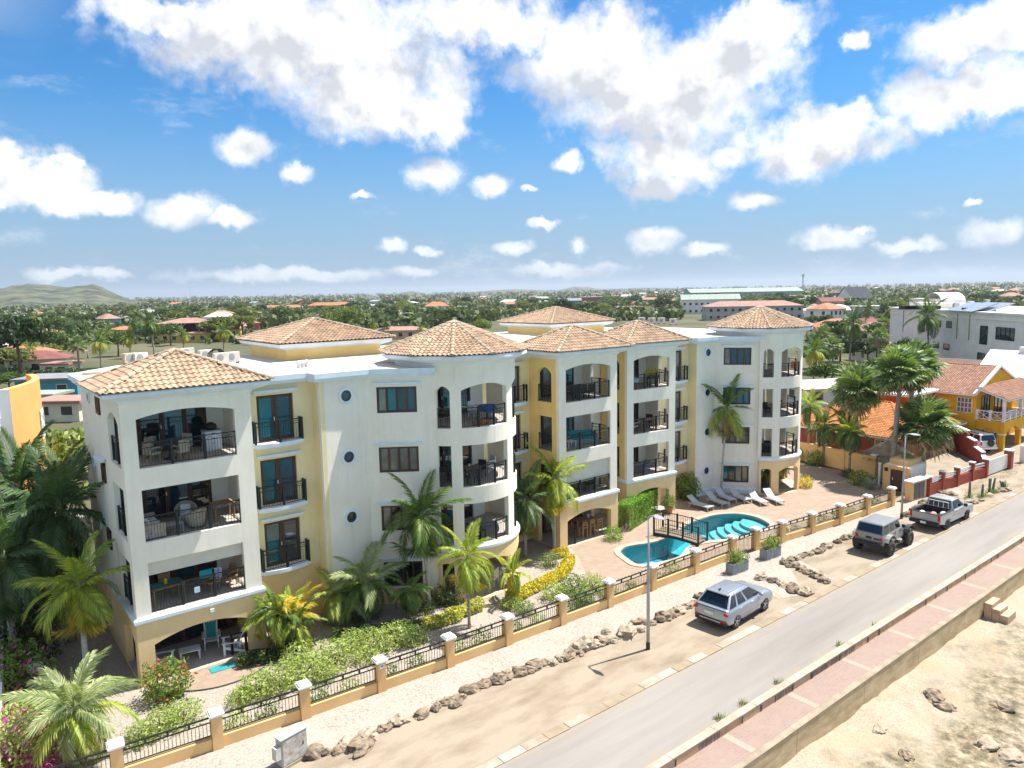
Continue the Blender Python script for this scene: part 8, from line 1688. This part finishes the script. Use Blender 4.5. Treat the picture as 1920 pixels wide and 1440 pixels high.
for v in range(3):
    for i, (x, o, _) in enumerate(sorted([q for q in pal if q[2] == v], key=lambda q: q[0])): o['label'] = ('yellowish coconut palm', 'dark-crowned coconut palm', 'fan palm')[v] + ' beyond the apartments, ' + ordinal(i) + ' from the left'
# -- far woodland: a mass nobody could count
FW = MB(); rr = random.Random(3)
def clumpf(p, s, n):
    for _ in range(n):
        d = Vector((rr.gauss(0, 1), rr.gauss(0, 1), rr.gauss(0, 1))).normalized(); c = Vector((p.x + d.x * s, p.y + d.y * s, s * .75 + d.z * s * .75)); u = (d + Vector((rr.gauss(0, .6), rr.gauss(0, .6), rr.gauss(0, .6)))).normalized(); a = u.orthogonal().normalized(); b = u.cross(a); q = s * rr.uniform(.28, .5)
        FW.v += [tuple(c - a * q), tuple(c + b * q), tuple(c + a * q), tuple(c - b * q)]; i = len(FW.v) - 4; FW.f.append((i, i + 1, i + 2, i + 3))
for i in range(5200):
    x = rr.uniform(-80, 2000); y = hy(x) + 1.6 + 66 * rr.random() ** 1.9
    if y > lowest(x) + 6: continue
    p = P(x, y); r = math.hypot(p.x, p.y)
    if r > 9000 or r < 130: continue
    dens = mnoise.noise(Vector((p.x * .004, p.y * .004, 0)))
    if dens < -.35 and r < 2500: continue
    s = rr.uniform(2.0, 3.4) * (1 + r / 1800) if r > 300 else rr.uniform(1.0, 1.9); clumpf(p, s, 26 if r < 900 else 14)
for i in range(2600):
    x = rr.uniform(-80, 2000); y = hy(x) + 24 + rr.random() * 130
    if y > lowest(x) + 8 or blocked(x, y, 4): continue
    p = P(x, y)
    if math.hypot(p.x, p.y) > 110: clumpf(p, rr.uniform(.8, 1.9), 30)
tag(FW.build('far_woodland', leafmat('woodland', (.07, .105, .035), (.14, .16, .06), island=.5, trans=.15, scale=.012)), 'scrub and woodland covering the plain between the houses', 'woodland', kind='stuff')
# -- hills on the horizon
M_HILL = mat('hill_scrub', (.028, .042, .03), .95, .2, .022, (.12, .125, .07), bump=.6, bscale=.03, det=10, thr=(.42, .6))
def hill(name, az0, az1, dist, prof, depth=900):
    k = MB(); n = 60; m = 14
    for j in range(m + 1):
        v = j / m; zz_ = math.sin(math.pi * min(1, v * .62 + .0)) if v < .8 else math.sin(math.pi * min(1, v * .62))
        for i in range(n + 1):
            u = i / n; x = az0 + (az1 - az0) * u; a_ = az(x, 550); rr_ = dist - depth * .5 + depth * v; hgt = prof(x) * math.sin(math.pi * min(.5, v * .7) * 1.0) * (1 if v < .72 else 1 - (v - .72) * 1.6); hgt += 3.5 * mnoise.noise(Vector((x * .06, v * 6, 1))) * min(1, hgt / 12); k.v.append((rr_ * math.sin(a_), rr_ * math.cos(a_), max(-1, hgt)))
    for j in range(m):
        for i in range(n): q = j * (n + 1) + i; k.f.append((q, q + 1, q + n + 2, q + n + 1))
    o = tag(k.build(name, M_HILL, smooth=True), kind='structure'); return o
def g_(x, c, w, h): return h * math.exp(-((x - c) / w) ** 2)
hill('hill', -260, 330, 1950, lambda x: 8 + g_(x, 45, 80, 33) + g_(x, 180, 45, 33) + g_(x, -120, 110, 36) + g_(x, 110, 70, 18) - (max(0, x - 230) * .08)); hill('hill', 760, 1340, 5200, lambda x: 6 + g_(x, 960, 70, 22) + g_(x, 1085, 30, 30) + g_(x, 1200, 90, 16)); hill('hill', 600, 900, 3600, lambda x: 4 + g_(x, 770, 26, 20))
# -- masts
def mast(x, y, top, label, wd=1.2):
    b = P(x, y); h = zat(b, top, x); t = thing('radio_mast', (b.x, b.y, 0), label, 'mast'); k = MB()
    for i in range(3): a_ = i * 2.094; k.tube([(b.x + wd * math.cos(a_), b.y + wd * math.sin(a_), 0), (b.x + wd * .4 * math.cos(a_), b.y + wd * .4 * math.sin(a_), h)], wd * .16, 4)
    for j in range(int(h / 3)):
        for i in range(3):
            f0, f1 = j * 3 / h, (j + 1) * 3 / h; r0, r1 = wd * (1 - .6 * f0), wd * (1 - .6 * f1); a0, a1 = i * 2.094, (i + 1) * 2.094; k.bar((b.x + r0 * math.cos(a0), b.y + r0 * math.sin(a0), f0 * h), (b.x + r1 * math.cos(a1), b.y + r1 * math.sin(a1), f1 * h), wd * .12, caps=False)
    k.build('lattice', M_GREYC, t)
    for i in range(3): a_ = i * 2.094 + .5; MB().box((b.x + wd * math.cos(a_), b.y + wd * math.sin(a_), h - 3), (wd * .5, wd * .5, 3)).build('antenna', M_WHT, t)
mast(1505, 556, 513, 'lattice radio mast on the horizon at the right', 1.6); mast(358, 563, 536, 'thin mast on the horizon at the left', .9); mast(630, 556, 537, 'thin mast on the horizon near the middle', .9)
# ---------------------------------------------------------------- sea haze
hb = MB(); hb.box((3000, 6000, 60), (14000, 14000, 128)); hz = hb.build('haze', mat('unused_haze_surface', (1, 1, 1)))
hm = bpy.data.materials.new('haze_air'); hm.use_nodes = True; hm.node_tree.nodes.clear(); pv_ = hm.node_tree.nodes.new('ShaderNodeVolumePrincipled'); om = hm.node_tree.nodes.new('ShaderNodeOutputMaterial')
pv_.inputs['Color'].default_value = (.80, .88, .98, 1); pv_.inputs['Density'].default_value = .000085; pv_.inputs['Anisotropy'].default_value = .3
hm.node_tree.links.new(pv_.outputs[0], om.inputs['Volume']); hz.data.materials.clear(); hz.data.materials.append(hm); hz['kind'] = 'stuff'; tag(hz, 'thin pale sea haze over the far town', 'haze')
